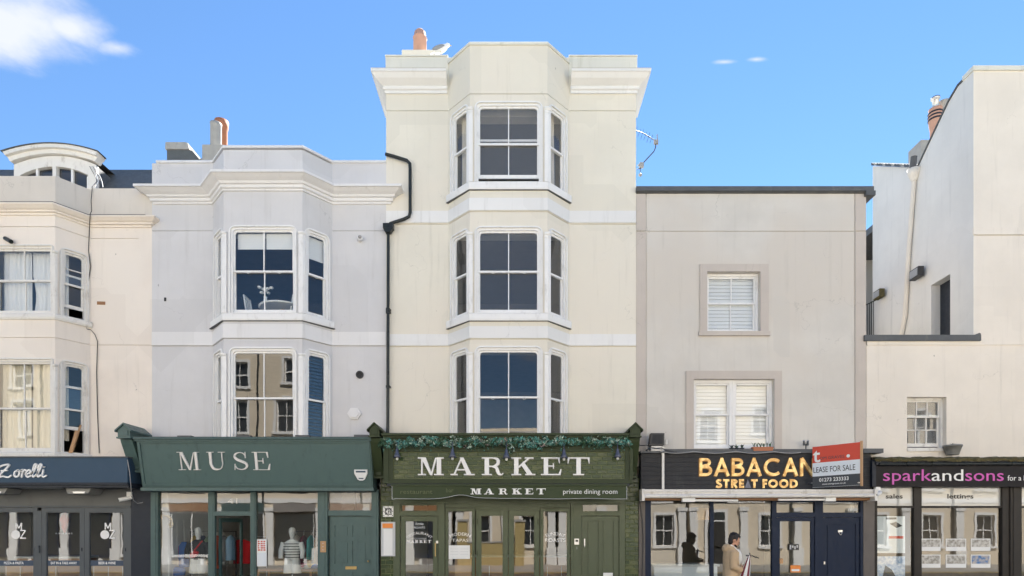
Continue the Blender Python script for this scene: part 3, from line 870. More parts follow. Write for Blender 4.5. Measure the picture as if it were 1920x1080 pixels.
# ---- peach house at the end
A = thing('terraced_house', ((XA0 + XAB) / 2, 0, 0), 'peach rendered house with stained cornice, open sash windows and arched dormer', 'house', 'terraced houses in the row')
ba = Bay(-10.56, .70, 1.09, .52)
st_a = [(6.40, 7.86, .06, 1.34, .07, .535), (3.44, 5.43, .06, 1.34, .07, .535)]
mb = MB()
ga = [8.28, 5.90]
holes = [(ba.PL[0] + .12, ba.PR[0] - .12, a, b) for a, b in ((6.2, 8.0), (3.4, 5.5))]
for g in ga:
    x1 = XAB - .3 if g > 8 else XAB
    holes += [(ba.PR[0] + .01, x1, g - .007, g + .007), (XA0, ba.PL[0] - .01, g - .007, g + .007)]
    mb.fbox(F0, ba.PR[0], x1, -.05, -.02, g - .03, g + .03); mb.fbox(F0, XA0 + .01, ba.PL[0], -.05, -.02, g - .03, g + .03)
mb.panel(F0, XA0, XAB, 3.2, 8.55, holes, .25)
part('wall', mb, 'render_peach', A)
ba.build(A, 'render_peach', 3.3, 8.55, st_a, ga)
mb = MB(); mb.panel(F0, XA0, XAB + .0, 8.551, 9.40, [], .25); part('parapet', mb, 'render_peach_dirty', A)
mb = MB(); 
for F in (ba.L, ba.F, ba.R): mb.panel(F, 0, F.L, 8.551, 9.37, [], .1)
part('bay_parapet', mb, 'render_peach_dirty', A)
lid(A, ba, 9.3, 'lead')
profa = [(-.02, 8.52), (.03, 8.52), (.03, 8.56), (.08, 8.57), (.08, 8.6), (.13, 8.62), (.18, 8.66), (.2, 8.67), (.2, 8.70), (.06, 8.715), (-.02, 8.715)]
m = MB(); m.sweep(ba.path(XA0) + [(XAB - .03, 0), (XAB - .03, .3)], profa); part('cornice', m, 'render_peach', A)
m = MB(); m.sweep(ba.path(XA0) + [(XAB - .03, 0)], [(.0, 8.717), (.204, 8.703), (.206, 8.712), (.0, 8.735)]); part('cornice_flashing', m, 'lead', A)
shell(A, XA0, XAB, 9.2, 'render_peach')
for zt in (6.405, 3.445):
    m = MB(); m.sweep([(ba.PL[0] - .03, 0)] + ba.path()[1:-1] + [(ba.PR[0] + .03, 0)], [(-.06, zt - .12), (.03, zt - .12), (.05, zt - .08), (.05, zt - .02), (.03, zt), (-.06, zt)]); part('bay_sill', m, 'joinery_worn', A)
for k, st in enumerate(st_a):
    zm = (7.14, 4.39)[k]
    ba.pilasters(A, 'joinery_worn', st[0] + .002, st[1] - .16, .03, .03)
    w = sash_window(A, ba.F, st[2], st[3], st[0], st[1], zm, mat='joinery_worn', r=.01, arch=.025, lug=False)
    cm = 'curtain_white' if k == 0 else 'curtain_cream'
    curtain(w, ba.F, st[2] + .05, st[2] + .66, st[0], st[1] - .03, -.22, cm, 6, .03, seed=k)
    curtain(w, ba.F, st[2] + .70, st[3] - .03, st[0], st[1] - .03, -.24, cm, 5, .03, gather=.12 if k == 0 else 0, seed=k + 3)
    for F, u0, u1 in ((ba.L, st[4], st[5]), (ba.R, ba.R.L - st[5], ba.R.L - st[4])):
        right = F is ba.R
        w = sash_window(A, F, u0, u1, st[0] + .001, st[1], zm + (.02 if k else 0), cols=1, rows=(2, 1), arch=.03, r=.07, mat='joinery_worn', lug=False, lift=(.2 if k == 0 else .5) if right else 0)
        if right: curtain(w, F, u0 + .02, u0 + .2, st[0] + (0 if k == 0 else .3), st[1], -.24, cm, 3, .02, seed=k + 8)
    room(A, XA0 + .3, XAB - .3, .255, 4.2, st[0] - .3, st[1] + .15, 'room_dark')
m = MB(); m.add([(-9.72, -.33, 3.45), (-9.66, -.3, 3.45), (-9.56, -.26, 3.95), (-9.60, -.29, 3.95)], [(0, 1, 2, 3)]); m.tube([(-9.74, -.2, 3.45), (-9.6, -.12, 4.1)], .02, 6)
part('prop_stick', m, 'wood_pale', A)
# dormer and slate slope
yd = 1.1
Fd = Fy(yd)
def XD(x): return (x - CX) / (PXM * D / (D + yd))
def ZD(y): return EYE + (HY - y) / (PXM * D / (D + yd))
xd0, xd1 = XD(26), XD(180)
m = MB()
n = 14
def arch_c(x0, x1, ze, zc, n=14):
    out = []
    for i in range(n + 1):
        s = i / n; out.append((x0 + (x1 - x0) * s, ze + (zc - ze) * (1 - (2 * s - 1) ** 2)))
    return out
lo = arch_c(XD(38), XD(165), ZD(328), ZD(312)); hi = arch_c(xd0, xd1, ZD(309), ZD(292))
for i in range(n):
    m.poly(Fd, [lo[i], lo[i + 1], hi[i + 1], hi[i]], -.1, 0)
m.poly(Fd, [(xd0, 8.9), (XD(38), 8.9), lo[0], hi[0]], -.1, 0); m.poly(Fd, [(XD(165), 8.9), (xd1, 8.9), hi[-1], lo[-1]], -.1, 0)
m.poly(Fd, [(XD(99), 8.9), (XD(106), 8.9), (XD(106), ZD(311)), (XD(99), ZD(311))], -.1, .01)
dm = part('dormer', m, 'joinery_worn', A)
m = MB()
hi0 = arch_c(xd0 - .03, xd1 + .03, ZD(306), ZD(291)); hi1 = arch_c(xd0 - .14, xd1 + .14, ZD(292), ZD(277))
for a_, b_, q0, q1 in ((0, .55, -.12, .08), (.55, 1, -.14, .16)):
    for i in range(n):
        def L_(k, f): return (hi0[k][0] + (hi1[k][0] - hi0[k][0]) * f, hi0[k][1] + (hi1[k][1] - hi0[k][1]) * f)
        m.poly(Fd, [L_(i, a_), L_(i + 1, a_), L_(i + 1, b_), L_(i, b_)], q0 if i % 2 else q0 - .001, q1 if i % 2 else q1)
part('dormer_cornice', m, 'joinery_worn', dm)
m = MB()
hi2 = arch_c(xd0 - .17, xd1 + .17, ZD(291), ZD(275.8)); hi3 = arch_c(xd0 + .02, xd1 - .02, ZD(293) - .02, ZD(277) - .02)
for i in range(n):
    p, q = hi3[i], hi3[i + 1]
    m.add([(p[0], yd + .1, p[1]), (q[0], yd + .1, q[1]), (q[0], yd + 1.6, q[1]), (p[0], yd + 1.6, p[1]), (p[0], yd + .1, p[1] - .2), (q[0], yd + .1, q[1] - .2), (q[0], yd + 1.6, q[1] - .2), (p[0], yd + 1.6, p[1] - .2)], [(0, 1, 2, 3), (7, 6, 5, 4), (0, 4, 5, 1), (2, 6, 7, 3)])
    p, q = hi2[i], hi2[i + 1]
    m.add([(p[0], yd - .19, p[1] + .0), (q[0], yd - .19, q[1]), (q[0], yd + .12, q[1]), (p[0], yd + .12, p[1]), (p[0], yd - .19, p[1] - .012), (q[0], yd - .19, q[1] - .012), (q[0], yd + .12, q[1] - .03), (p[0], yd + .12, p[1] - .03)],
          [(0, 1, 2, 3), (7, 6, 5, 4), (0, 4, 5, 1), (2, 6, 7, 3)])
part('dormer_roof', m, 'lead', dm)
for xc_ in (xd0, xd1 - .06):
    m = MB(); m.box(xc_, xc_ + .06, yd + .1, yd + 1.6, 8.9, ZD(310)); part('dormer_cheek', m, 'lead', dm)
for x0, x1, xm in ((38, 99, 68), (106, 165, 134)):
    m = MB(); m.quad(Fd, XD(x0), XD(x1), 8.9, ZD(311), -.08); part('pane', m, 'glass_window', dm)
    m = MB(); m.fbox(Fd, XD(xm) - .025, XD(xm) + .025, -.07, -.02, 8.9, ZD(313) - .0); m.fbox(Fd, XD(x0) - .0, XD(x0) + .04, -.069, -.021, 8.9, ZD(330)); m.fbox(Fd, XD(x1) - .04, XD(x1), -.069, -.021, 8.9, ZD(330)); part('glazing_bar', m, 'joinery_white', dm)
room(dm, xd0 + .1, xd1 - .1, yd + .12, yd + 2.3, 8.9, ZD(318), 'room_dark', 'attic_lining')
for x0, x1 in ((XA0, xd0 + .05), (xd1 - .4, XAB - .02)):
    m = MB(); m.add([(x0, .5, 9.15), (x1, .5, 9.15), (x1, 2.0, 11.02), (x0, 2.0, 11.02), (x0, .5, 9.05), (x1, .5, 9.05), (x1, 3.8, 9.05), (x0, 3.8, 9.05)], [(0, 1, 2, 3), (0, 4, 5, 1), (3, 2, 6, 7), (1, 5, 6, 2), (0, 3, 7, 4)])
    part('slate_slope', m, 'slate', A)
m = MB(); m.tube([(XAB - .55, .46, 9.17), (XAB - .62, 1.98, 11.06)], .03, 6); m.tube([(XAB - .45, .46, 9.17), (XAB - .5, 1.98, 11.06)], .02, 6); part('roof_batten', m, 'joinery_worn', A)

plain('shutter_white', (.80, .79, .77), .5)
# ---- stone-coloured flat-fronted house
Dh = thing('terraced_house', ((XCD + XDE) / 2, 0, 0), 'two-storey greige flat-fronted house with square stone window surrounds and dark roof edge', 'house', 'terraced houses in the row')
mb = MB()
w1 = (4.29, 5.476, 6.20, 7.533); w2 = (3.988, 5.786, 3.60, 5.14)
g = 8.44
px0, px1 = X(1211.5), X(1602.5)
mb.panel(F0, XCD, XDE, 3.2, 9.28, [w1, w2, (XCD, XDE, g - .009, g + .009), (px0 - .007, px0 + .007, 3.2, 9.28), (px1 - .007, px1 + .007, 3.2, 9.28)], .25)
mb.fbox(F0, XCD + .004, XDE - .004, -.05, -.02, g - .03, g + .03)
for p in (px0, px1): mb.fbox(F0, p - .03, p + .03, -.049, -.015, 3.25, 9.25)
part('wall', mb, 'render_stone', Dh)
for a, b in ((XCD + .003, px0 - .01), (px1 + .01, XDE - .003)):
    for z0, z1 in ((3.25, g - .012), (g + .012, 9.27)):
        m = MB(); m.fbox(F0, a, b, .0, .012, z0, z1); part('corner_strip', m, 'trim_stone', Dh)
shell(Dh, XCD, XDE, 9.2, 'render_stone')
m = MB(); m.fbox(F0, XCD - .01, XDE + .13, -.4, .09, 9.30, 9.40); m.fbox(F0, XCD, XDE + .05, -.35, .05, 9.282, 9.30); m.fbox(F0, XDE - .05, XDE + .16, -.35, .1, 9.20, 9.299); part('roof_edge', m, 'lead', Dh)
m = MB(); m.ring(F0, [(4.13, 6.2), (5.655, 6.2), (5.655, 7.70), (4.13, 7.70)], [(w1[0], 6.2), (w1[1], 6.2), (w1[1], w1[3]), (w1[0], w1[3])], .0, .035); part('window_surround', m, 'trim_stone', Dh)
m = MB(); m.fbox(F0, 4.10, 5.685, -.2, .06, 6.10, 6.198); part('sill', m, 'trim_stone', Dh)
m = MB(); m.ring(F0, [(3.82, 3.45), (5.952, 3.45), (5.952, 5.32), (3.82, 5.32)], [(w2[0], 3.452), (w2[1], 3.452), (w2[1], w2[3]), (w2[0], w2[3])], .0, .035); part('window_surround', m, 'trim_stone', Dh)
wins = [sash_window(Dh, F0, w1[0], w1[1], w1[2], w1[3], 6.885, r=.006, arch=0, depth=.1, lug=False, fw=.055)]
um = (w2[0] + w2[1]) / 2
for u0, u1 in ((w2[0], um - .001), (um + .001, w2[1])):
    wins.append(sash_window(Dh, F0, u0, u1, w2[2], w2[3], 4.375, cols=1, r=.006, arch=0, depth=.08, lug=False, fw=.065))
for w, (u0, u1, z0, z1) in zip(wins, (w1, (w2[0], um, w2[2], w2[3]), (um, w2[1], w2[2], w2[3]))):
    zz = z0 + .06; j = 0
    while zz < z1 - .1:
        m = MB(); m.add([F0.p(u0 + .06, zz, -.21), F0.p(u1 - .06, zz, -.21), F0.p(u1 - .06, zz + .078, -.226), F0.p(u0 + .06, zz + .078, -.226), F0.p(u0 + .06, zz + .082, -.222), F0.p(u1 - .06, zz + .082, -.222), F0.p(u1 - .06, zz + .006, -.204), F0.p(u0 + .06, zz + .006, -.204)], [(0, 1, 2, 3), (4, 5, 6, 7), (0, 7, 6, 1), (3, 2, 5, 4)])
        part('shutter_slat', m, 'shutter_white', w); zz += .082
for z0, z1 in ((6.0, 7.7), (3.4, 5.3)): room(Dh, XCD + .3, XDE - .3, .31, 4, z0, z1, 'room_mid')

# ---- pale pink house with the roof terrace
E_ = thing('corner_house', (10.5, 0, 0), 'pale pink rendered house, its white flank wall rising behind a low terrace wing', 'house')
XS = 10.24; XE1 = 15.5
we = (8.76, 9.64, 3.60, 4.745)
mb = MB(); mb.panel(F0, XDE + .012, XE1, 3.0, 5.955, [we], .25); part('wall', mb, 'render_pink', E_)
mb = MB(); mb.panel(F0, XS, XE1, 5.956, 12.02, [(XS - .1, XE1, 8.345, 8.36)], .25); mb.fbox(F0, XS + .002, XE1, -.05, -.02, 8.32, 8.4); part('upper_wall', mb, 'render_pink', E_)
m = MB(); m.fbox(F0, XS - .03, XE1, -.3, .035, 12.021, 12.12); part('coping', m, 'render_white_mossy', E_)
m = MB(); m.fbox(F0, XS - .01, XE1, -.01, .02, 8.362, 8.52); part('string_band', m, 'render_pink', E_)
m = MB(); m.fbox(F0, XDE + .012, XE1, -.01, .022, 5.90, 6.05); part('string_band', m, 'render_pink', E_)
m = MB(); m.fbox(F0, XDE - .06, XS + .12, -.45, .07, 5.98, 6.11); m.poly(F0, [(XS - .02, 6.111), (XS + .115, 6.111), (XS + .115, 6.14), (XS + .08, 6.155)], -.02, .068); part('terrace_capping', m, 'lead', E_)
Fs = Fr((XS, 3.8), (XS, 0.25))
m = MB()
dr = (3.8 - 1.37, 3.8 - .72, 6.1, 7.80)
m.panel(Fs, 0, 3.55, 5.7, 10.6, [dr], .3)
def us(y): return 3.8 - y
m.poly(Fs, [(0, 10.601), (3.55, 10.601), (3.55, 12.02), (us(.46), 12.02), (us(.76), 11.87), (us(1.2), 11.52), (us(1.86), 10.98), (0, 12.2)], -.3, 0)
m.fbox(Fs, 3.551, 3.805, .0, .004, 6.112, 12.018)
part('flank_wall', m, 'render_side_white', E_)
m = MB(); rp = [(us(.3), 12.03), (us(.46), 12.03), (us(.76), 11.88), (us(1.2), 11.53), (us(1.86), 10.99)]
for (p, q) in zip(rp, rp[1:]): m.poly(Fs, [p, q, (q[0], q[1] + .04), (p[0], p[1] + .04)], -.35, .025)
part('verge_flashing', m, 'lead', E_)
ntile = 14
tm = None
for i in range(ntile):
    s0, s1 = i / ntile, (i + .8) / ntile
    y0, y1 = 1.95 + 1.85 * s0, 1.95 + 1.85 * s1
    z0, z1 = 11.07 + 1.17 * s0, 11.07 + 1.17 * s1
    m = MB(); m.poly(Fs, [(us(y0), z0 - .02), (us(y1), z1 - .02), (us(y1), z1 + .06), (us(y0), z0 + .04)], -.3, .06); part('verge_tile', m, 'slate' if i % 3 else 'concrete', E_)
m = MB(); m.fbox(Fs, dr[0] + .002, dr[1] - .002, -.29, -.22, dr[2], dr[3] - .002); part('terrace_door', m, 'navy_dark', E_)
m = MB(); m.box(XDE + .02, XS - .002, .26, 6.5, 5.7, 5.9); part('terrace_roof', m, 'lead', E_)
m = MB(); m.box(XDE + .02, XDE + .2, .26, 6.0, 0, 5.69); m.box(XE1 - .2, XE1, .26, 8, 0, 12); m.box(XDE + .2, XE1 - .2, 7.8, 8, 0, 10.5); part('rear_wall', m, 'render_side_white', E_)
m = MB(); m.box(XS + .31, XE1 - .2, .26, 7.8, 10.6, 10.8); part('roof', m, 'lead', E_)
m = MB(); m.box(11.2, XE1, 6.2, 7.7, 0, 10.6); part('rear_wing', m, 'render_side_white', E_)
sash_window(E_, F0, we[0], we[1], we[2], we[3], 4.33, cols=3, rows=(1, 2), r=.006, arch=0, depth=.12, mat='joinery_worn', lug=False, lift=.03, sill=False, gl='glass_hazy')
m = MB(); m.fbox(F0, we[0] - .0, we[1] - .08, -.1, .03, we[2] - .07, we[2] - .001); part('sill', m, 'joinery_worn', E_)
room(E_, 8.3, 10.1, .27, 3, 3.3, 5.2, 'room_mid')
m = MB()
yr = 3.6
kr = (D + yr) / (PXM * D)
for i in range(5):
    x = (1622 + i * 4 - CX) * kr; m.tube([(x, yr, 5.9), (x, yr, EYE + (1000 - 572 + i * 2.2) * kr)], .011, 5)
m.tube([((1619 - CX) * kr, yr, EYE + 426 * kr), ((1642 - CX) * kr, yr, EYE + 437 * kr)], .014, 5)
m.tube([((1619 - CX) * kr, yr, 6.05), ((1642 - CX) * kr, yr, 6.05)], .012, 5)
part('terrace_railing', m, 'pipe_black', E_)
# ------------------------------------------------------------------ shopfronts
class Tilt:
    """a leaning board: s runs up the slope, o out of it"""
    def __init__(s, o0, z0, o1, z1):
        s.o0, s.z0 = o0, z0
        L = math.hypot(o1 - o0, z1 - z0); s.L = L
        s.do, s.dz = (o1 - o0) / L, (z1 - z0) / L
    def p(s, u, v, o=0.0):
        return (u, -(s.o0 + v * s.do + o * s.dz), s.z0 + v * s.dz - o * s.do)
def post(th, u0, u1, z0, z1, o0, o1, mat, name='post', bead=True):
    m = MB(); m.fbox(F0, u0, u1, o0, o1, z0, z1)
    if bead and u1 - u0 > .08:
        w = (u1 - u0); m.fbox(F0, u0 + w * .25, u1 - w * .25, o1 - .001, o1 + .012, z0 + .1, z1 - .03)
    return part(name, m, mat, th)
def pane(th, u0, u1, z0, z1, o, mat='glass_shop'):
    m = MB(); m.quad(F0, u0, u1, z0, z1, o); return part('pane', m, mat, th)
def frame(th, u0, u1, z0, z1, o0, o1, w, mat, name='frame', wb=None):
    m = MB(); wb = w if wb is None else wb
    m.ring(F0, [(u0, z0), (u1, z0), (u1, z1), (u0, z1)], [(u0 + w, z0 + wb), (u1 - w, z0 + wb), (u1 - w, z1 - w), (u0 + w, z1 - w)], o0, o1)
    i = .012
    m.ring(F0, [(u0 + w - .001, z0 + wb - .001), (u1 - w + .001, z0 + wb - .001), (u1 - w + .001, z1 - w + .001), (u0 + w - .001, z1 - w + .001)],
           [(u0 + w + i, z0 + wb + i), (u1 - w - i, z0 + wb + i), (u1 - w - i, z1 - w - i), (u0 + w + i, z1 - w - i)], o0 + .01, o1 - .012)
    return part(name, m, mat, th)
def panel_door(th, u0, u1, z0, z1, o, mat, panels, name='door'):
    m = MB(); m.panel(F0, u0, u1, z0, z1, panels, .045, o)
    d = part(name, m, mat, th)
    for a, b, c, e in panels:
        q = MB(); q.fbox(F0, a - .004, b + .004, o - .04, o - .018, c - .004, e + .004)
        q.fbox(F0, a + .035, b - .035, o - .02, o - .008, c + .035, e - .035)
        part('door_panel', q, mat, d)
    return d
def gable_cap(th, x0, x1, o1, z0, z1, z2, mat):
    """pedimented block on top of a corbel"""
    xm = (x0 + x1) / 2
    m = MB(); m.poly(F0, [(x0 + .02, z0), (x1 - .02, z0), (x1 - .02, z1), (xm, z2 - .03), (x0 + .02, z1)], .02, o1)
    m.poly(F0, [(x0 + .06, z0 + .03), (x1 - .06, z0 + .03), (x1 - .06, z1 - .01), (xm, z2 - .09), (x0 + .06, z1 - .01)], o1 - .001, o1 + .015)
    for s in (-1, 1):
        xe = x0 if s < 0 else x1
        m.poly(F0, [(xe - s * .0 + s * .03, z1 - .045), (xm, z2 - .025), (xm, z2 + .01), (xe + s * .03, z1 - .005)], .0, o1 + (.035 if s < 0 else .034))
    m.fbox(F0, x0 - .0, x1 + .0, .01, o1 + .02, z0 - .03, z0 - .001)
    c = part('corbel_cap', m, mat, th)
    return c
def corbel(th, x0, x1, z0, z1, mat, oa=.44, ob=.16):
    n = 10; prof = []
    for i in range(n + 1):
        t = i / n
        prof.append((ob + (oa - ob) * (.5 - .5 * math.cos(math.pi * t)) + .03 * math.sin(t * 6.283), z0 + (z1 - z0) * t))
    m = MB(); m.sweep([(x0, 0), (x1, 0)], [(.005, z0)] + prof + [(.005, z1)])
    m.fbox(F0, x0 + .05, x1 - .05, .1, ob + .03, z0 + .02, z0 + .2)
    m.fbox(F0, x0 - .01, x1 + .01, .0, ob + .03, z0 - .05, z0 - .001)
    return part('corbel', m, mat, th)

# ---- teal shopfront
TB = thing('shopfront', (-5.6, 0, 0), 'teal painted shopfront with leaning fascia and panelled side door', 'shopfront', 'shopfronts along the terrace')
d1 = .1
q = lambda x: X(x, d1)
zq = lambda y: Z(y, d1)
x0, x1 = -8.06, -3.07
ft = Tilt(.40, 2.705, .62, 3.70)
m = MB(); m.sweep([(x0, 0), (x1, 0)], [(.0, 2.65), (.37, 2.65), (.40, 2.705), (.62, 3.70), (.0, 3.70)])
fa = part('fascia', m, 'teal', TB)
m = MB()
m.ring(ft, [(x0 + .03, .02), (x1 - .03, .02), (x1 - .03, ft.L - .03), (x0 + .03, ft.L - .03)], [(x0 + .075, .065), (x1 - .075, .065), (x1 - .075, ft.L - .075), (x0 + .075, ft.L - .075)], .0, .022)
m.fbox(F0, x0 - .02, x1 + .02, .1, .44, 2.62, 2.69)
part('fascia_moulding', m, 'teal', fa)
m = MB(); m.fbox(F0, x0 - .03, x1 + .02, -.0, .69, 3.70, 3.74); m.fbox(F0, x0 - .03, x1 + .02, .0, .655, 3.66, 3.699); part('fascia_ledge', m, 'teal_dark', TB)
m = MB(); m.add([(x0 - .02, -.67, 3.742), (x1 + .02, -.67, 3.742), (x1 + .02, -.0, 3.82), (x0 - .02, -.0, 3.82), (x0 - .02, -.675, 3.75), (x1 + .02, -.675, 3.75), (x1 + .02, -.0, 3.83), (x0 - .02, 0, 3.83)], [(0, 1, 2, 3), (7, 6, 5, 4), (0, 4, 5, 1), (0, 3, 7, 4), (1, 5, 6, 2)])
for i in range(4): m.fbox(F0, x0 + .9 + i * 1.25, x0 + 1.2 + i * 1.25, .55, .67, 3.74, 3.775 + .006 * i)
part('lead_flashing', m, 'lead', TB)
k = .385
zs_ = .37
serif_word('MUSE', ft, [X(v, .49) for v in (336, 391, 439, 475.5)], zs_, k, .0, .03, 'letter_pearl', fa, s=.135, t=.04, h=.028, wide=1.03)
gable_cap(TB, -8.42, -8.12, .7, 3.74, 3.89, 4.03, 'teal')
corbel(TB, -8.40, -8.15, 3.08, 3.70, 'teal', .62, .30)
post(TB, -8.50, -8.05, 0, 3.06, .0, .1, 'navy_dark', 'side_pilaster', False)
post(TB, q(284), q(297), 0, 2.66, .02, .13, 'teal')
post(TB, q(391), q(403), 0, 2.66, .03, .12, 'teal')
post(TB, q(470), q(480), 0, 2.66, .03, .12, 'teal')
post(TB, q(597), q(615), 0, 2.66, .02, .15, 'teal')
post(TB, q(697), q(710), 0, 2.66, .02, .13, 'teal')
m = MB(); m.fbox(F0, q(403), q(470), .035, .115, zq(967), zq(959)); part('transom', m, 'teal', TB)
m = MB(); m.fbox(F0, q(615), q(697), .035, .115, zq(967), zq(957)); part('transom', m, 'teal', TB)
m = MB(); m.fbox(F0, q(297), q(391), .03, .12, 0, .55); m.fbox(F0, q(480), q(597), .03, .12, 0, .55); part('stall_riser', m, 'teal', TB)
pane(TB, q(297), q(391), .55, 2.66, .06); pane(TB, q(403), q(470), zq(959), 2.66, .06); pane(TB, q(480), q(597), .55, 2.66, .06)
pane(TB, q(615), q(697), zq(957), 2.66, .06, 'glass_hazy')
text('door_number', '41', F0, q(437), zq(944), .12, .066, 'white_letter', TB, width=.21, split=True)
a, b = q(617), q(696)
w_ = b - a
pn = [(a + w_ * .12, a + w_ * .46, 1.62, 1.88), (a + w_ * .54, a + w_ * .88, 1.62, 1.88), (a + w_ * .12, a + w_ * .46, 1.02, 1.53), (a + w_ * .54, a + w_ * .88, 1.02, 1.53), (a + w_ * .12, a + w_ * .46, .2, .84), (a + w_ * .54, a + w_ * .88, .2, .84)]
dd = panel_door(TB, a, b, .02, zq(968), .06, 'teal', pn)
m = MB(); m.ring(F0, [(q(647), .90), (q(668), .90), (q(668), .965), (q(647), .965)], [(q(650), .915), (q(665), .915), (q(665), .95), (q(650), .95)], .06, .075); m.fbox(F0, q(650) - .002, q(665) + .002, .058, .066, .913, .952); part('letter_plate', m, 'brass', dd)
m = MB(); m.blob((q(690), -.09, 1.08), (.022, .022, .022)); part('door_knob', m, 'brass', dd)
# open shop door leaf folded inwards, seen edge-on
m = MB(); Fdr = Fr((q(405), .06), (q(405) + .12, .98))
m.ring(Fdr, [(0, .05), (.88, .05), (.88, 2.05), (0, 2.05)], [(.07, .2), (.81, .2), (.81, 1.96), (.07, 1.96)], -.02, .02); od = part('open_door', m, 'teal_dark', TB)
m = MB(); m.quad(Fdr, .07, .81, .2, 1.96, 0); part('pane', m, 'glass_shop', od)
room(TB, -8.02, -3.6, .12, 5.0, -.01, 2.95, 'room_cream')
m = MB(); m.box(-3.9, -3.0, .2, .3, 0, 2.7); part('hall_lining', m, 'room_mid', TB)

# ---- olive tiled shopfront
TC = thing('shopfront', (-.1, 0, 0), 'olive green shopfront faced in glazed bricks under leafy garland', 'shopfront', 'shopfronts along the terrace')
d3 = .56
c0, c1 = X(719, d3), X(1187, d3)
zl, zh = Z(904, d3), Z(818, d3)
m = MB(); m.fbox(F0, c0, c1, .0, d3 - .01, zl, zh); fc = part('fascia', m, 'olive_dark', TC)
m = MB(); m.fbox(F0, c0 - .02, c1 + .02, .0, d3 + .12, zh + .001, zh + .05); m.fbox(F0, c0, c1, .0, d3 + .06, zh - .04, zh); m.fbox(F0, c0, c1, .1, d3 + .03, zl - .03, zl + .03); part('fascia_ledge', m, 'olive_dark', TC)
bx0, bx1, bz0, bz1 = X(738, d3), X(1171, d3), Z(897, d3), Z(848, d3)
m = MB(); e = .06
m.ring(F0, [(bx0 - e, bz0 - e), (bx1 + e, bz0 - e), (bx1 + e, bz1 + e), (bx0 - e, bz1 + e)], [(bx0 - .01, bz0 - .01), (bx1 + .01, bz0 - .01), (bx1 + .01, bz1 + .01), (bx0 - .01, bz1 + .01)], d3 - .011, d3 + .025)
m.ring(F0, [(c0, zl + .032), (c1, zl + .032), (c1, zh - .042), (c0, zh - .042)], [(bx0 - e - .05, bz0 - e - .03), (bx1 + e + .05, bz0 - e - .03), (bx1 + e + .05, bz1 + e + .03), (bx0 - e - .05, bz1 + e + .03)], d3 - .011, d3 + .005)
part('fascia_moulding', m, 'olive_dark', fc)
m_, nt_, bs_ = newmat('glazed_brick')
oi = nd(nt_, 'ShaderNodeObjectInfo')
ramp = nd(nt_, 'ShaderNodeValToRGB'); ramp.color_ramp.interpolation = 'LINEAR'
cs = [(0, (.018, .042, .012)), (.35, (.032, .058, .018)), (.65, (.042, .06, .021)), (.88, (.07, .088, .03)), (1, (.11, .125, .045))]
el = ramp.color_ramp.elements
el[0].position, el[0].color = cs[0][0], (*cs[0][1], 1); el[1].position, el[1].color = cs[-1][0], (*cs[-1][1], 1)
for p_, c_ in cs[1:-1]:
    q_ = el.new(p_); q_.color = (*c_, 1)
nt_.links.new(oi.outputs['Random'], ramp.inputs[0])
nt_.links.new(mixc(nt_, rng(nt_, noise(nt_, 9, 4), .35, .7), ramp.outputs[0], (.027, .05, .016)), bs_.inputs['Base Color'])
bs_.inputs['Roughness'].default_value = .25
bs_.inputs['Specular IOR Level'].default_value = .35
bump(nt_, bs_, noise(nt_, 14, 3), .25, .006)
M['glazed_brick'] = m_
paint('mortar', (.15, .17, .09), .9, .2)
def brick_mesh(w, h, t):
    b = .006
    me = MB()
    v = [(-w / 2, 0, -h / 2), (w / 2, 0, -h / 2), (w / 2, 0, h / 2), (-w / 2, 0, h / 2), (-w / 2 + b, -t, -h / 2 + b), (w / 2 - b, -t, -h / 2 + b), (w / 2 - b, -t, h / 2 - b), (-w / 2 + b, -t, h / 2 - b)]
    me.add(v, [(4, 5, 6, 7), (0, 1, 5, 4), (1, 2, 6, 5), (2, 3, 7, 6), (3, 0, 4, 7), (3, 2, 1, 0)])
    return me.mesh('brick', 'glazed_brick')
BR = {}
def lay(parent, x0, x1, z0, z1, o, bw, bh, gap=.015, skip=None):
    og = org_of(parent); n = round((z1 - z0) / bh); bh = (z1 - z0) / n
    for j in range(n):
        u = x0 - (bw / 2 if j % 2 else 0)
        while u < x1 - .01:
            a, b = max(u, x0), min(u + bw, x1)
            u += bw
            if b - a < .03: continue
            w, h = round(b - a - gap, 3), round(bh - gap, 3)
            if skip and skip((a + b) / 2, z0 + (j + .5) * bh): continue
            if (w, h) not in BR: BR[(w, h)] = brick_mesh(w, h, .0075)
            ob = bpy.data.objects.new('brick', BR[(w, h)]); COL.objects.link(ob); ob.parent = parent
            ob.location = ((a + b) / 2 - og[0], -o - random.uniform(0, .002) - og[1], z0 + (j + .5) * bh - og[2])
            ob.rotation_euler = (random.uniform(-.012, .012), 0, random.uniform(-.012, .012))
m = MB(); m.fbox(F0, bx0 - .008, bx1 + .008, d3 - .012, d3 - .0075, bz0 - .008, bz1 + .008); part('mortar_bed', m, 'mortar', fc)
lay(fc, bx0, bx1, bz0, bz1, d3 - .008, .212, .1)
zc0 = Z(891, d3); kc = 33 / S(d3)
us_ = [X(v, d3) for v in (784, 845, 903.5, 958.5, 1014, 1064)]
serif_word('MARKET', F0, us_, zc0, kc, d3 + .01, d3 + .045, 'white_letter', fc, s=.2, t=.065, h=.065, wide=1.24)
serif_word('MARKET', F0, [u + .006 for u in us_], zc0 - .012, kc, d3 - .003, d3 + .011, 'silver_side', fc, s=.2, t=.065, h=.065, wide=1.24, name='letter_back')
for xa, xb in ((-3.09, -2.84), (2.42, 2.68)):
    gable_cap(TC, xa, xb, .72, 3.76, 3.90, 4.04, 'olive_dark')
    corbel(TC, xa + .02, xb - .02, 2.95, 3.72, 'olive_dark', .66, .3)
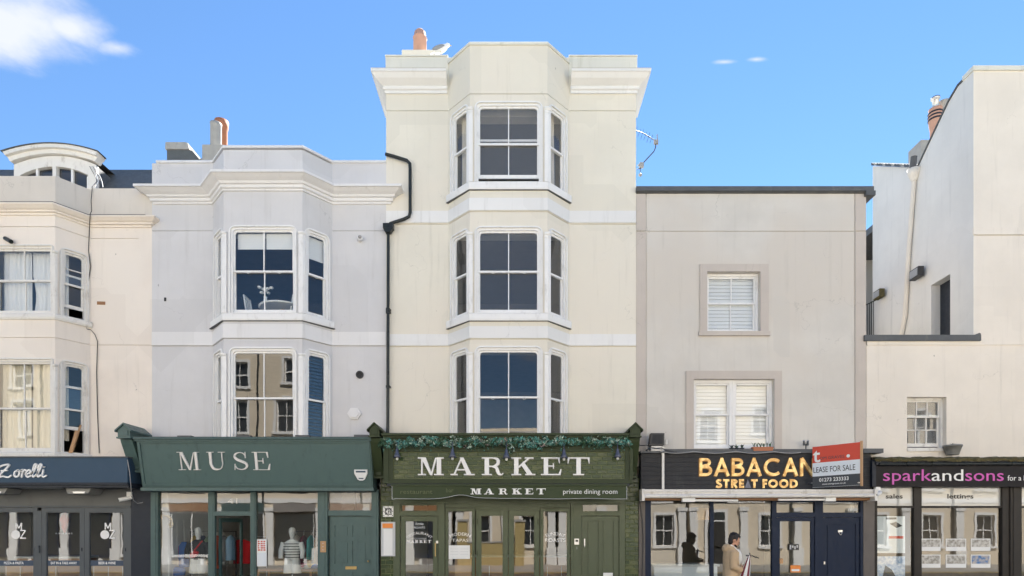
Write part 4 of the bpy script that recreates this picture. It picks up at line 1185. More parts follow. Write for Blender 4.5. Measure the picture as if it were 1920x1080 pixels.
for xa, xb in ((X(714, .06), X(738, .06)), (X(1171, .06), X(1198, .06))):
    m = MB(); m.fbox(F0, xa, xb, .0, .06, 0, 2.93); pr = part('pier', m, 'mortar', TC)
    lay(pr, xa + .004, xb - .004, 0.3, 2.92, .061, .21, .1)
m = MB(); m.fbox(F0, X(726, d3), X(1180, d3), .08, d3 + .02, Z(911, d3), zl - .031); part('awning_cassette', m, 'navy_dark', TC)
# rolled awning valance, sagging where it has slipped
da = .66
n = 60; vs = []
for i in range(n + 1):
    px = 735 + (1175 - 735) * i / n
    bot = 935.0 + .5 * math.sin(px * .05) - 7 * math.exp(-((px - 864) / 24) ** 2) - 1.5 * math.exp(-((px - 915) / 30) ** 2)
    if px < 742: bot += 2
    for j in range(4):
        t = j / 3; y = 911.5 + (bot - 911.5) * t
        oo = da + .015 * math.sin(px * .09 + t * 2) * t - (.05 * t * math.exp(-((px - 862) / 30) ** 2))
        vs.append((X(px, da), -oo, Z(y, da)))
fs = [(i * 4 + j, i * 4 + j + 1, (i + 1) * 4 + j + 1, (i + 1) * 4 + j) for i in range(n) for j in range(3)]
m = MB(); m.add(vs, fs, True); m.fbox(F0, X(733, da), X(1176, da), .4, da + .02, Z(911, da), Z(908, da))
va = part('awning_valance', m, 'awning_olive', TC)
m = MB(); m.tube([vs[i * 4 + 3] for i in range(n + 1)], .005, 5); m.tube([vs[0], vs[3]], .006, 5); m.tube([vs[-4], vs[-1]], .006, 5); part('valance_piping', m, 'paper_grey', va)
serif_word('MARKET', F0, [X(v, da) for v in (882.5, 907.5, 935, 960, 984, 1006)], Z(927, da), 11 / S(da), da + .02, da + .024, 'white_letter', va, s=.27, t=.1, h=.11, wide=1.55)
text('lettering', 'private dining room', F0, X(1055, da), Z(926, da), .10, da + .022, 'paper', va, align='LEFT', width=1.15)
text('lettering', 'restaurant', F0, X(750, da), Z(926, da), .095, da + .022, 'mortar', va, align='LEFT', width=.68)
text('lettering', 'bar', F0, X(836, da), Z(923, da), .085, da + .022, 'mortar', va, align='LEFT')
dj = .05
q = lambda x: X(x, dj)
zq = lambda y: Z(y, dj)
m = MB(); m.fbox(F0, q(738), q(1171), .0, .09, zq(944), 2.75); m.fbox(F0, q(738), q(1171), .09, .11, zq(943), zq(939)); part('head_beam', m, 'olive', TC)
for xa, xb in ((738, 750), (822, 834), (1070, 1090), (1161, 1171)):
    post(TC, q(xa), q(xb), 0, zq(944), .0, .075, 'olive', bead=xa in (1070,))
m = MB(); m.fbox(F0, q(750), q(822), .005, .07, zq(967), zq(961)); m.fbox(F0, q(1090), q(1161), .005, .07, zq(967), zq(961)); part('transom', m, 'olive', TC)
frame(TC, q(750), q(822), zq(961), zq(944), .01, .05, .03, 'olive', 'fanlight_frame'); pane(TC, q(750) + .03, q(822) - .03, zq(961) + .03, zq(944) - .03, .02)
frame(TC, q(1090), q(1161), zq(961), zq(944), .01, .05, .02, 'olive', 'fanlight_frame'); pane(TC, q(1090) + .02, q(1161) - .02, zq(961) + .02, zq(944) - .02, .02)
d_ = frame(TC, q(751), q(821), .02, zq(968), .0, .045, .1, 'olive', 'door', wb=.35)
pane(d_, q(751) + .1, q(821) - .1, .37, zq(968) - .1, .02)
um = (q(751) + q(821)) / 2
serif_word('MARKET', F0, [um + (i - 3) * .095 for i in range(6)], Z(1018, dj), .065, .024, .026, 'white_letter', d_, s=.26, t=.1, h=.11, wide=1.15)
text('lettering', 'RESTAURANT', F0, um, Z(1002, dj), .065, .024, 'white_letter', d_, width=.56, arcr=.36)
text('lettering', 'COCKTAILS', F0, um, Z(1011, dj), .03, .024, 'white_letter', d_, width=.3)
text('lettering', 'Sunday', F0, um, Z(984, dj), .055, .024, 'sign_pale', d_, width=.19, shear=.2)
text('lettering', 'ROASTS', F0, um, Z(991, dj), .045, .024, 'sign_pale', d_, width=.24)
m = MB(); m.tube([(q(817), -.12, 1.19), (q(817), -.12, 1.49)], .014, 8); m.tube([(q(817), -.04, 1.22), (q(817), -.12, 1.22)], .008, 6); m.tube([(q(817), -.04, 1.46), (q(817), -.12, 1.46)], .008, 6); part('pull_handle', m, 'brass', d_)
m = MB(); m.fbox(F0, q(817.5), q(821.5), .045, .052, zq(1019), zq(1014)); part('lock_plate', m, 'steel', d_)
leaves = [(835, 890.5, 953, .055), (892.5, 952.5, 957, .13), (953.5, 1011.5, 957, .13), (1013, 1069, 953, .06)]
for i, (xa, xb, ya, w) in enumerate(leaves):
    l_ = frame(TC, q(xa), q(xb), .02, zq(ya) - (.0 if i in (0, 3) else .0), .0, .05 - (.008 if i in (1, 2) else 0), w if i in (0, 3) else .11, 'olive', 'folding_door', wb=.3)
    ww = w if i in (0, 3) else .11
    pane(l_, q(xa) + ww, q(xb) - ww, .32, zq(ya) - ww, .02)
    uc = (q(xa) + q(xb)) / 2
    if i == 0:
        text('lettering', 'MODERN', F0, uc, Z(1004, dj), .07, .024, 'white_letter', l_, width=.45, arcr=.55); text('lettering', 'TAPAS', F0, uc, Z(1016, dj), .07, .024, 'white_letter', l_, width=.36)
    if i == 3:
        text('lettering', 'SUNDAY', F0, uc, Z(1004, dj), .07, .024, 'white_letter', l_, width=.42, arcr=.55); text('lettering', 'ROASTS', F0, uc, Z(1016, dj), .08, .024, 'white_letter', l_, width=.45)
    m = MB(); ue = q(xb) - .03 if i % 2 == 0 else q(xa) + .03
    m.fbox(F0, ue - .008, ue + .008, .042, .056, 1.9, 2.02); m.fbox(F0, ue - .008, ue + .008, .042, .056, 1.2, 1.32); part('hinge', m, 'olive_dark', l_)
m = MB(); m.fbox(F0, q(835), q(1069), .0, .06, zq(952), zq(944) - .001); m.fbox(F0, q(891), q(1012.5), .0, .055, zq(956.8), zq(952) - .001); part('folding_door_head', m, 'olive', TC)
a, b = q(1090.5), q(1160.5)
w_ = b - a
dd = panel_door(TC, a, b, .02, zq(968), .04, 'olive', [(a + w_ * .14, a + w_ * .46, .75, 1.98), (a + w_ * .54, a + w_ * .86, .75, 1.98), (a + w_ * .14, a + w_ * .46, .15, .6), (a + w_ * .54, a + w_ * .86, .15, .6)])
m = MB(); m.fbox(F0, q(1095), q(1097), .04, .07, 1.42, 1.58); m.blob((q(1096), -.07, 1.4), (.014, .014, .014)); part('door_handle', m, 'steel', dd)
room(TC, XBC + .12, XCD - .12, .07, 5.0, -.01, 3.2, 'room_mid')

# ---- black boarded shopfront with gold letters
TD = thing('shopfront', (5.25, 0, 0), 'black boarded shopfront with gold letters and navy frames', 'shopfront', 'shopfronts along the terrace')
dd_ = .25
q = lambda x: X(x, dd_)
zq = lambda y: Z(y, dd_)
m = MB(); m.fbox(F0, q(1202), q(1633), .0, .225, zq(917), zq(850)); fd = part('fascia', m, 'navy_dark', TD)
n = 8
for i in range(n):
    z0 = zq(917) + (zq(850) - zq(917)) * i / n; z1 = zq(917) + (zq(850) - zq(917)) * (i + 1) / n
    for xa, xb in ((1202, 1243), (1243.5, 1633)):
        m = MB(); m.fbox(F0, q(xa), q(xb), .226, .243 + (i % 3) * .0015, z0 + .004, z1 - .004); part('plank', m, 'board_black', fd)
m = MB(); m.fbox(F0, q(1200), q(1650), .0, .31, zq(850) + .001, zq(846)); m.fbox(F0, q(1215), q(1652), .0, .2, zq(846), zq(843) + .02); m.fbox(F0, q(1615), q(1652), .0, .34, zq(850), zq(842)); part('lead_ledge', m, 'lead', TD)
sans_word('BABACAN', F0, q(1311), q(1528), zq(892.5), 33.5 / S(dd_), .16, .247, .268, 'gold', fd, gap=.1)
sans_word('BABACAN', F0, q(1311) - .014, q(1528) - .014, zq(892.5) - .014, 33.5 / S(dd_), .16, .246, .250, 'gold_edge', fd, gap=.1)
sans_word('STRE', F0, q(1341.7), q(1395), zq(915), 16.5 / S(dd_), .25, .247, .265, 'gold', fd, gap=.13)
sans_word('T', F0, q(1408), q(1420), zq(915), 16.5 / S(dd_), .25, .247, .265, 'gold', fd)
m = MB(); m.poly(F0, [(q(1396), zq(915)), (q(1408), zq(915)), (q(1402), zq(899))], .247, .258); part('letter', m, 'lamp_metal', fd)
sans_word('FOOD', F0, q(1429), q(1494), zq(915), 16.5 / S(dd_), .25, .247, .265, 'gold', fd, gap=.1)
dw = .44
m = MB(); m.fbox(F0, X(1204, dw), X(1641, dw), .25, dw, Z(922, dw), Z(917.5, dw)); m.fbox(F0, X(1205, dw), X(1640, dw), .2, dw - .03, Z(928, dw), Z(922, dw)); m.tube([(X(1206, dw), -dw, Z(930.5, dw)), (X(1640, dw), -dw, Z(929, dw))], .042, 10); m.fbox(F0, X(1203, dw), X(1208, dw), .2, dw + .05, Z(939, dw), Z(917, dw)); m.fbox(F0, X(1638, dw), X(1643, dw), .2, dw + .05, Z(939, dw), Z(917, dw)); ac = part('awning_cassette', m, 'awning_white', TD)
m = MB(); m.tube([(X(1282, .4), -.38, Z(938, .4)), (X(1384, .4), -.38, Z(938.5, .4))], .026, 8); m.fbox(F0, X(1279, .4), X(1303, .4), .34, .43, Z(941, .4), Z(934, .4)); part('awning_arm', m, 'white_plastic', ac)
m = MB(); m.tube([(X(1460, .4), -.38, Z(937, .4)), (X(1566, .4), -.38, Z(936.5, .4))], .026, 8); m.fbox(F0, X(1547, .4), X(1566, .4), .34, .43, Z(940, .4), Z(932, .4)); part('awning_arm', m, 'white_plastic', ac)
m = MB(); m.fbox(F0, X(1208, .3), X(1638, .3), .1, .3, Z(938, .3), Z(933, .3)); part('awning_underside', m, 'wood', ac)
dp = .06
q = lambda x: X(x, dp)
zq = lambda y: Z(y, dp)
post(TD, X(1198, .1), q(1209), 0, 2.5, .0, .1, 'pilaster_brown', 'pilaster', False); post(TD, q(1617), X(1641, .1), 0, 2.5, .0, .1, 'pilaster_brown', 'pilaster', False)
ztop = zq(936)
for xa, xb in ((1209, 1220), (1331, 1337.5), (1447, 1455), (1527, 1542), (1612, 1617)):
    post(TD, q(xa), q(xb), 0, ztop, .01, .09, 'navy_door', bead=False)
m = MB(); m.fbox(F0, q(1455), q(1527), .015, .085, zq(970), zq(961)); m.fbox(F0, q(1542), q(1612), .015, .085, zq(970), zq(961)); part('transom', m, 'navy_door', TD)
m = MB(); m.fbox(F0, q(1220), q(1447), .02, .08, 0, .5); part('stall_riser', m, 'navy_door', TD)
m = MB(); m.fbox(F0, q(1209), q(1617), .0, .095, ztop, 2.75); part('head_beam', m, 'navy_dark', TD)
pane(TD, q(1220), q(1331), .5, ztop, .04); pane(TD, q(1337.5), q(1447), .5, ztop, .04); pane(TD, q(1455), q(1527), zq(961), zq(942), .04); pane(TD, q(1542), q(1612), zq(961), zq(942), .04)
m = MB(); m.fbox(F0, q(1455), q(1527), .02, .08, zq(942), ztop); m.fbox(F0, q(1542), q(1612), .02, .08, zq(942), ztop); part('transom', m, 'navy_door', TD)
d_ = frame(TD, q(1455.5), q(1526.5), .02, zq(970.5), .02, .07, .07, 'navy_door', 'door', wb=.3)
pane(d_, q(1455.5) + .07, q(1526.5) - .07, .3, zq(970.5) - .07, .045)
m = MB(); m.fbox(F0, q(1461), q(1467), .07, .1, 1.03, 1.14); part('door_handle', m, 'wood_pale', d_)
a, b = q(1542.5), q(1611.5)
d2 = panel_door(TD, a, b, .02, zq(970.5), .06, 'navy_door', [(a + .08, b - .08, .15, zq(982))])
m = MB(); m.tube([(q(1572), -.075, zq(998)), (q(1573), -.09, zq(1001)), (q(1575), -.095, zq(1003)), (q(1577), -.09, zq(1001)), (q(1578), -.075, zq(998))], .008, 6); m.fbox(F0, q(1571), q(1579), .05, .075, zq(998), zq(994)); part('door_knocker', m, 'steel', d2)
m = MB(); m.fbox(F0, q(1544), q(1546.5), .06, .08, zq(1058), zq(1053)); part('lock', m, 'steel', d2)
room(TD, XCD + .12, XDE - .12, .09, 5.0, -.01, 3.1, 'room_mid')

# ---- dark estate office shopfront
TE = thing('shopfront', (10.4, 0, 0), 'black estate office shopfront with magenta and white lettering', 'shopfront', 'shopfronts along the terrace')
de = .3
q = lambda x: X(x, de)
zq = lambda y: Z(y, de)
m = MB(); m.fbox(F0, q(1640), 15.2, .0, .3, zq(912.5), zq(872)); fe = part('fascia', m, 'sign_black', TE)
m = MB(); m.fbox(F0, q(1634), q(1641), .0, .33, zq(912.5), zq(862)); part('fascia_end', m, 'navy_dark', TE)
m = MB(); m.fbox(F0, q(1640), 15.2, .0, .36, zq(872) + .001, zq(866)); part('fascia_ledge', m, 'navy_dark', TE)
n = 90; vs = []
for i in range(n + 1):
    u = q(1636) + (15.2 - q(1636)) * i / n
    for o_, z_ in ((.4, 0), (.42, .05), (.3, .1), (.0, .13)):
        vs.append((u, -o_ - random.uniform(-.02, .02), zq(866) + z_ + random.uniform(-.012, .02)))
m = MB(); m.add(vs, [(i * 4 + j, i * 4 + j + 1, (i + 1) * 4 + j + 1, (i + 1) * 4 + j) for i in range(n) for j in range(3)]); part('mossy_ledge', m, 'moss', TE)
m = MB(); m.tube([(q(1645), -.36, zq(871)), (15.2, -.36, zq(868))], .035, 8)
for x in (1697, 1745, 1893): m.tube([(q(x) - .02, -.36, zq(870)), (q(x) + .02, -.36, zq(870))], .05, 8)
part('sign_light_tube', m, 'pipe_black', TE)
for s, xa, xb, mt in (('spark', 1654, 1744.5, 'magenta'), ('and', 1745.5, 1804.7, 'white_letter'), ('sons', 1808, 1880, 'magenta')):
    text('lettering', s, F0, q(xa), zq(901.5), .255, de + .002, mt, fe, ext=.01, align='LEFT', width=(xb - xa) / S(de), split=True)
text('lettering', 'for a b', F0, q(1889), zq(901), .115, de + .002, 'white_letter', fe, ext=.004, align='LEFT', width=36 / S(de), split=True)
dq = .06
q = lambda x: X(x, dq)
zq = lambda y: Z(y, dq)
zt = zq(912)
for xa, xb in ((1638, 1643), (1712, 1726), (1877, 1890), (1909, 1913)):
    post(TE, q(xa), q(xb), 0, zt + .02, .0, .1, 'bronze_frame', bead=False)
post(TE, q(1890), q(1909), 0, zt + .02, .0, .13, 'bronze_frame', 'pilaster')
m = MB(); m.fbox(F0, q(1643), q(1712), .02, .085, zq(952.5), zq(948.5)); m.fbox(F0, q(1726), q(1877), .02, .085, zq(952.5), zq(948.5)); m.fbox(F0, q(1913), 15, .02, .085, zq(952.5), zq(948.5)); part('transom', m, 'bronze_frame', TE)
m = MB(); m.fbox(F0, q(1643), 15, .0, .09, 0, .45); part('stall_riser', m, 'bronze_frame', TE)
for (xa, xb), s in zip(((1643, 1712), (1726, 1877), (1913, 2020)), ('sales', 'lettings', '')):
    pane(TE, q(xa), q(xb), zq(948.5), zt + .02, .04, 'glass_frosted'); pane(TE, q(xa), q(xb), .45, zq(952.5), .04)
    if s: text('lettering', s, F0, (q(xa) + q(xb)) / 2, zq(934.5), .10, .045, 'black_ink', TE, bold=.03, width=(32 if s == 'sales' else 49) / S(dq), split=True)
room(TE, XDE + .25, 15.0, .1, 4.5, -.01, 2.9, 'room_cream')

# ---- grey folding-door restaurant front
TA = thing('shopfront', (-11.5, 0, 0), 'grey restaurant front with blue fascia, script lettering and glazed folding doors', 'shopfront', 'shopfronts along the terrace')
dz = .58
q = lambda x: X(x, dz)
zq = lambda y: Z(y, dz)
m = MB(); m.fbox(F0, XA0, q(239), .0, .58, zq(905), zq(858)); fz = part('fascia', m, 'fascia_blue', TA)
m = MB(); m.fbox(F0, XA0, q(241), .0, .61, zq(858) + .001, zq(856)); part('lead_ledge', m, 'lead', TA)
m = MB(); m.fbox(F0, XA0, q(243), .1, .66, Z(909, .66), zq(905) - .002); m.fbox(F0, XA0, q(243), .1, .62, Z(914, .62), Z(909.5, .62)); part('awning_cassette', m, 'navy_dark', TA)
m = MB(); m.tube([(XA0, -.55, Z(916, .55)), (X(242, .55), -.55, Z(912, .55))], .018, 6); m.tube([(X(40, .55), -.55, Z(914, .55)), (X(118, .55), -.55, Z(914.5, .55))], .03, 6); m.tube([(X(118, .55), -.55, Z(911, .55)), (X(188, .55), -.55, Z(911.5, .55))], .04, 6); part('awning_rail', m, 'zinc_grey', TA)
# script letters drawn as round-nibbed strokes
def script(pts, u, z, k, w, o):
    p = smooth(pts, 5)
    m = MB(); m.stroke(F0, p, w, .575, o, u, z, k, sh=.12)
    n = 10
    for e in (p[0], p[-1]):
        m.poly(F0, [(u + (e[0] + .12 * e[1] + w / 2 * math.cos(6.283 * i / n)) * k, z + (e[1] + w / 2 * math.sin(6.283 * i / n)) * k) for i in range(n)], .575, o - .001)
    return m
kz = 25.0 / S(dz)
gl_ = [(-2, 'Z', [[(.02, .78), (.3, .9), (.72, .93), (.4, .5), (.0, .02), (.35, .06), (.75, .0), (.95, .12)], [(.2, .48), (.6, .52)]]),
       (25.5, 'o', [[(.30, .52), (.12, .40), (.08, .2), (.22, .03), (.42, .12), (.44, .36), (.32, .54), (.5, .46), (.66, .48)]]),
       (38.5, 'r', [[(.0, .45), (.12, .56), (.16, .5), (.14, .02)], [(.15, .34), (.28, .54), (.42, .5)]]),
       (48, 'e', [[(.06, .22), (.3, .3), (.38, .45), (.26, .55), (.1, .42), (.06, .2), (.2, .02), (.4, .1), (.5, .24)]]),
       (59, 'l', [[(.0, .16), (.2, .5), (.33, .85), (.25, 1.0), (.14, .82), (.1, .25), (.18, .03), (.36, .15)]]),
       (68.5, 'l', [[(.0, .16), (.2, .5), (.33, .85), (.25, 1.0), (.14, .82), (.1, .25), (.18, .03), (.36, .15)]]),
       (78.5, 'i', [[(.1, .54), (.08, .16), (.18, .02), (.36, .12)], [(.12, .76), (.13, .77)]])]
for px_, nm, sts in gl_:
    mm = MB()
    for i, st in enumerate(sts):
        s_ = script(st, q(px_), zq(895), kz, .115, .61 + i * .001); mm.add(s_.v, s_.f)
    part('letter', mm, 'white_letter', fz)
dq = .05
q = lambda x: X(x, dq)
zq = lambda y: Z(y, dq)
m = MB(); m.fbox(F0, XA0, q(246), .0, .06, zq(950), 2.95); part('bulkhead', m, 'bulkhead_grey', TA)
m = MB(); m.fbox(F0, XA0, q(246), .06, .075, zq(951.5), zq(948)); part('bulkhead_trim', m, 'zinc_grey', TA)
for i, (xa, xb) in enumerate(((-100, -24), (-22, 70), (78, 158), (158.5, 240))):
    w = .10 if i != 1 else .09
    l_ = frame(TA, q(xa), q(xb), .02, zq(952), .0, .05, w, 'zinc_grey', 'folding_door', wb=.3)
    pane(l_, q(xa) + w, q(xb) - w, .32, zq(952) - w + .02, .02)
    a, b = q(xa) + w, q(xb) - w
    uc = (a + b) / 2
    m = MB(); m.fbox(F0, a, b, .021, .024, zq(1061), zq(1051)); part('door_strip', m, 'strip_navy', l_)
    sx = ('', 'PIZZA & PASTA', 'EAT IN & TAKE AWAY', 'BEER & WINE')[i]
    if sx: text('lettering', sx, F0, uc, zq(1058), .055, .026, 'white_letter', l_, bold=.03, width=(0, .44, .58, .38)[i])
    if i in (1, 3):
        uu = q(33.5) if i == 1 else q(201)
        m = MB(); m.poly(F0, [(uu - .07 + .1 * math.cos(6.283 * t / 20), zq(1002.5) + .1 * math.sin(6.283 * t / 20)) for t in range(20)], .022, .025)
        zz = zq(993); e = 0
        for pts in ([(-.06, 0), (-.06, .15)], [(-.06, .15), (.0, .03)], [(.0, .03), (.06, .15)], [(.06, .15), (.06, -.02)]):
            m.stroke(F0, pts, .026, .022, .026 + e, uu, zz); e += .0006
        for pts in ([(.03, -.02), (.15, -.02)], [(.15, -.02), (.04, -.19)], [(.03, -.19), (.16, -.19)]):
            m.stroke(F0, pts, .026, .022, .026 + e, uu, zz); e += .0006
        part('door_logo', m, 'white_letter', l_)
    if i == 2: text('lettering', 'APIZZAS', F0, uc, zq(1001.5), .03, .024, 'paper', l_, width=.38, space=1.6)
    m = MB(); m.fbox(F0, q(xb) - .06, q(xb) - .045, .05, .062, 1.3, 1.38); part('hinge', m, 'navy_dark', l_)
post(TA, q(240), q(247), 0, zq(950), .0, .055, 'zinc_grey', bead=False)
m = MB(); m.fbox(F0, q(68), q(75.5), .05, .1, 1.27, 1.43); m.fbox(F0, q(70), q(78), .05, .055, 0, 2.2); part('door_lock', m, 'zinc_grey', TA)
room(TA, XA0 + .1, XAB - .35, .1, 5.0, -.01, 2.9, 'room_mid')
# ------------------------------------------------------------------ things on the walls and roofs
def pt(x, y, d): return (X(x, d), -d, Z(y, d))
# black downpipe between the lilac and the cream house
t = thing('downpipe', (X(727), -.08, 3.8), 'black cast iron downpipe with cranked top between lilac and cream houses', 'pipe')
m = MB(); m.tube([pt(723, 289, .06), pt(738, 293, .08), pt(763, 301, .08), pt(768.5, 307, .08), pt(769, 318, .08), pt(769, 398, .08), pt(767, 406, .08), pt(757, 411, .08), pt(732, 419, .08), pt(728, 424, .08)], .036, 10); part('swan_neck', m, 'pipe_black', t)
m = MB(); m.fbox(F0, X(719, .1), X(738, .1), .02, .17, Z(430, .1), Z(421, .1)); m.poly(F0, [(X(720, .1), Z(430, .1)), (X(737, .1), Z(430, .1)), (X(732, .1), Z(437, .1)), (X(723, .1), Z(437, .1))], .03, .16); part('hopper', m, 'pipe_black', t)
m = MB(); m.tube([pt(728, 436, .08), pt(727, 812, .08)], .034, 10); part('pipe', m, 'pipe_black', t)
for y in (580, 585, 725):
    m = MB(); m.tube([pt(727.4, y - 2, .08), pt(727.4, y + 2, .08)], .048, 10); m.fbox(F0, X(723, .08), X(732, .08), .0, .06, Z(y + 1.4, .08), Z(y - 1.4, .08)); part('pipe_collar', m, 'pipe_black', t)
# cream downpipe on the flank wall
def fl(x, y, o=.06):                     # photo point lying on the flank wall
    xx = XS - o; dep = xx * PXM * D / (x - CX); return (xx, dep - D, EYE + (HY - y) * dep / (PXM * D))
t = thing('downpipe', fl(1690, 625), 'cream painted downpipe with hopper head on the white flank wall', 'pipe')
m = MB(); m.tube([fl(1714, 336), fl(1712, 360), fl(1703, 480), fl(1697, 590), fl(1690, 628)], .055, 8); part('pipe', m, 'render_pink', t)
a_ = fl(1714, 327)
m = MB(); m.lathe([(.06, -.18), (.13, -.02), (.17, .12), (.15, .12)], a_, 10); part('hopper', m, 'render_pink', t)
m = MB(); b_ = fl(1711, 318); m.tube([b_, (b_[0], b_[1] - .05, b_[2] + .3)], .08, 8); part('outlet', m, 'lead', t)
for x, y, s, nm, lb in ((1721, 513, 1.0, 'dark_plastic', 'dark floodlight beside the cream downpipe on the white flank wall'), (1650, 552, .9, 'moss', 'weathered green floodlight on the far end of the flank wall')):
    c = fl(x, y, .1)
    t = thing('floodlight', (c[0], c[1], c[2]), lb, 'light')
    mb = MB(); mb.box(c[0] - .1, c[0] + .04, c[1] - .17 * s, c[1] + .17 * s, c[2] - .12 * s, c[2] + .12 * s); part('housing', mb, nm, t)
    mb = MB(); mb.box(c[0] - .115, c[0] - .101, c[1] - .14 * s, c[1] + .14 * s, c[2] - .09 * s, c[2] + .09 * s); part('lens', mb, 'grey_plastic', t)
    mb = MB(); mb.tube([(c[0] + .04, c[1], c[2]), (c[0] + .1, c[1], c[2])], .03, 6); part('bracket', mb, nm, t)
# television aerials on the cream house's free corner
t = thing('television_aerial', pt(1203, 310, -.3), 'television aerial on bent pole at corner of tall cream house', 'aerial')
def pa(x, y, d=-.3): return pt(x, y, d)
m = MB(); m.tube([pa(1203, 309), pa(1214, 297), pa(1226, 284), pa(1229, 277), pa(1230, 262)], .013, 6); part('pole', m, 'lamp_metal', t)
m = MB(); m.tube([pa(1180, 241), pa(1205, 249), pa(1232, 266)], .010, 6); part('boom', m, 'lamp_metal', t)
for i in range(8):
    s = i / 8; c = Vector(pa(1181 + 46 * s, 241.3 + 22 * s)); m = MB(); h = .10 - .02 * (i % 2)
    m.tube([c + Vector((.03, -.02, h)), c + Vector((-.03, .02, -h))], .005, 5); part('element', m, 'lamp_metal', t)
m = MB(); m.box(*[v for p_ in ((X(1226, -.3), X(1234, -.3)), (.27, .33), (Z(270, -.3), Z(263, -.3))) for v in p_]); m.tube([pa(1232, 252), pa(1233, 272)], .012, 6); part('junction_box', m, 'grey_plastic', t)
m = MB(); m.fbox(F0, X(1199, -.3), X(1207, -.3), -.36, -.28, Z(313, -.3), Z(305, -.3)); m.tube([pa(1196, 310), pa(1204, 309)], .02, 6); part('wall_bracket', m, 'grey_plastic', t)
t = thing('wall_light_bracket', pt(1198, 328, -.25), 'small cable bracket with lamp under the aerial pole', 'bracket')
m = MB(); m.tube([pt(1194, 317, -.25), pt(1202, 316, -.25)], .009, 5); m.tube([pt(1200.5, 314, -.25), pt(1200.5, 325, -.25)], .008, 5); part('arm', m, 'lamp_metal', t)
m = MB(); m.blob(pt(1200.5, 328, -.25), (.045, .045, .035)); part('lamp', m, 'grey_plastic', t)

# chimneys
def P3(x, y, Y):
    k = (D + Y) / (PXM * D); return ((x - CX) * k, Y, EYE + (HY - y) * k)
t = thing('chimney_stack', P3(342, 330, 4.0), 'dark slate-hung chimney stub behind the lilac parapet', 'chimney')
a, b, c = P3(313, 268, 4), P3(352, 268, 4), P3(372, 300, 4)
m = MB(); Fq = Fy(4.0)
m.poly(Fq, [(a[0], 9.5), (c[0], 9.5), (c[0], P3(0, 296, 4)[2]), (P3(360, 0, 4)[0], P3(0, 282, 4)[2]), (b[0], P3(0, 281, 4)[2]), (a[0], P3(0, 281, 4)[2])], -.8, 0); part('stack', m, 'slate', t)
m = MB(); m.poly(Fq, [(a[0] - .03, P3(0, 281, 4)[2] + .002), (b[0] + .06, P3(0, 281, 4)[2] + .002), (P3(353, 0, 4)[0], a[2] - .02), (b[0] - .06, a[2]), (a[0] - .02, a[2])], -.85, .04); part('capping', m, 'concrete', t)
t = thing('chimney_stack', P3(396, 330, 4.0), 'white rendered chimney with grey and terracotta pots above the lilac house', 'chimney')
a, b = P3(379, 271, 4), P3(418, 271, 4)
m = MB(); m.box(a[0], b[0], 4.0, 4.9, 9.3, a[2]); m.box(b[0], b[0] + .3, 4.3, 4.9, 9.3, a[2] - .1); m.box(P3(368, 0, 4)[0], a[0] - .002, 4.2, 4.8, 9.3, P3(0, 289, 4)[2]); part('stack', m, 'concrete', t)
c = P3(405, 271, 4.3)
m = MB(); h = P3(0, 232, 4.3)[2] - a[2]; m.lathe([(.155, -.05), (.155, h * .9), (.165, h), (.13, h), (.12, h - .1)], (c[0], 4.3, a[2]), 16); part('chimney_pot', m, 'concrete', t, 'grey concrete pot')
c = P3(417, 276, 4.7)
m = MB(); z0 = a[2] - .1; h = P3(0, 230, 4.7)[2] - z0; m.lathe([(.17, -.05), (.165, h * .75), (.19, h * .85), (.2, h), (.15, h), (.14, h - .1)], (c[0], 4.65, z0), 16); part('chimney_pot', m, 'terracotta', t, 'terracotta pot')
t = thing('chimney_stack', P3(787, 200, 3.0), 'pale terracotta chimney pot standing on stack behind cream parapet', 'chimney')
c = P3(787.5, 107, 3)
m = MB(); m.box(c[0] - .45, c[0] + .45, 2.75, 3.4, 11.0, c[2]); part('stack', m, 'render_cream', t)
h = P3(0, 58, 3)[2] - c[2]
m = MB(); m.lathe([(.185, -.03), (.18, h * .66), (.195, h * .7), (.17, h * .75), (.15, h * .92), (.1, h), (.05, h)], (c[0], 3.0, c[2]), 18); part('chimney_pot', m, 'terracotta_pale', t)
c = P3(799, 96, 3.2)
m = MB(); m.lathe([(.1, -.2), (.09, .1), (.02, .12)], (c[0], 3.2, P3(0, 107, 3)[2]), 10); part('pot_stub', m, 'terracotta', t)
t = thing('chimney_stack', P3(1745, 400, 5.0), 'tall chimney with banded terracotta pot beyond the sloping verge', 'chimney')
a, b = P3(1727, 262, 5), P3(1765, 250, 5)
m = MB(); m.box(a[0], b[0] + .5, 5.0, 5.6, 10.6, a[2]); part('stack', m, 'concrete', t)
c = P3(1754, 245, 5.2)
m = MB(); m.lathe([(.15, -.5), (.15, 0), (.18, .2), (.2, .45), (.18, .62), (.19, .66), (.15, .68)], (c[0], 5.2, c[2]), 16); part('chimney_pot', m, 'terracotta_pale', t)
for i in range(3):
    m = MB(); m.lathe([(.2, 0), (.21, .02), (.2, .05)], (c[0], 5.2, c[2] + .3 + i * .1), 16); part('pot_band', m, 'navy_dark', t)
m = MB(); m.lathe([(.09, 0), (.09, .3), (.13, .31), (.13, .36), (.02, .38)], (c[0], 5.2, c[2] + .66), 10); part('cowl', m, 'steel', t)
c = P3(1774, 190, 5.2)
m = MB(); m.lathe([(.14, -.9), (.14, .0), (.17, .05), (.12, .06)], (c[0], 5.3, c[2]), 12); part('chimney_pot', m, 'concrete', t)

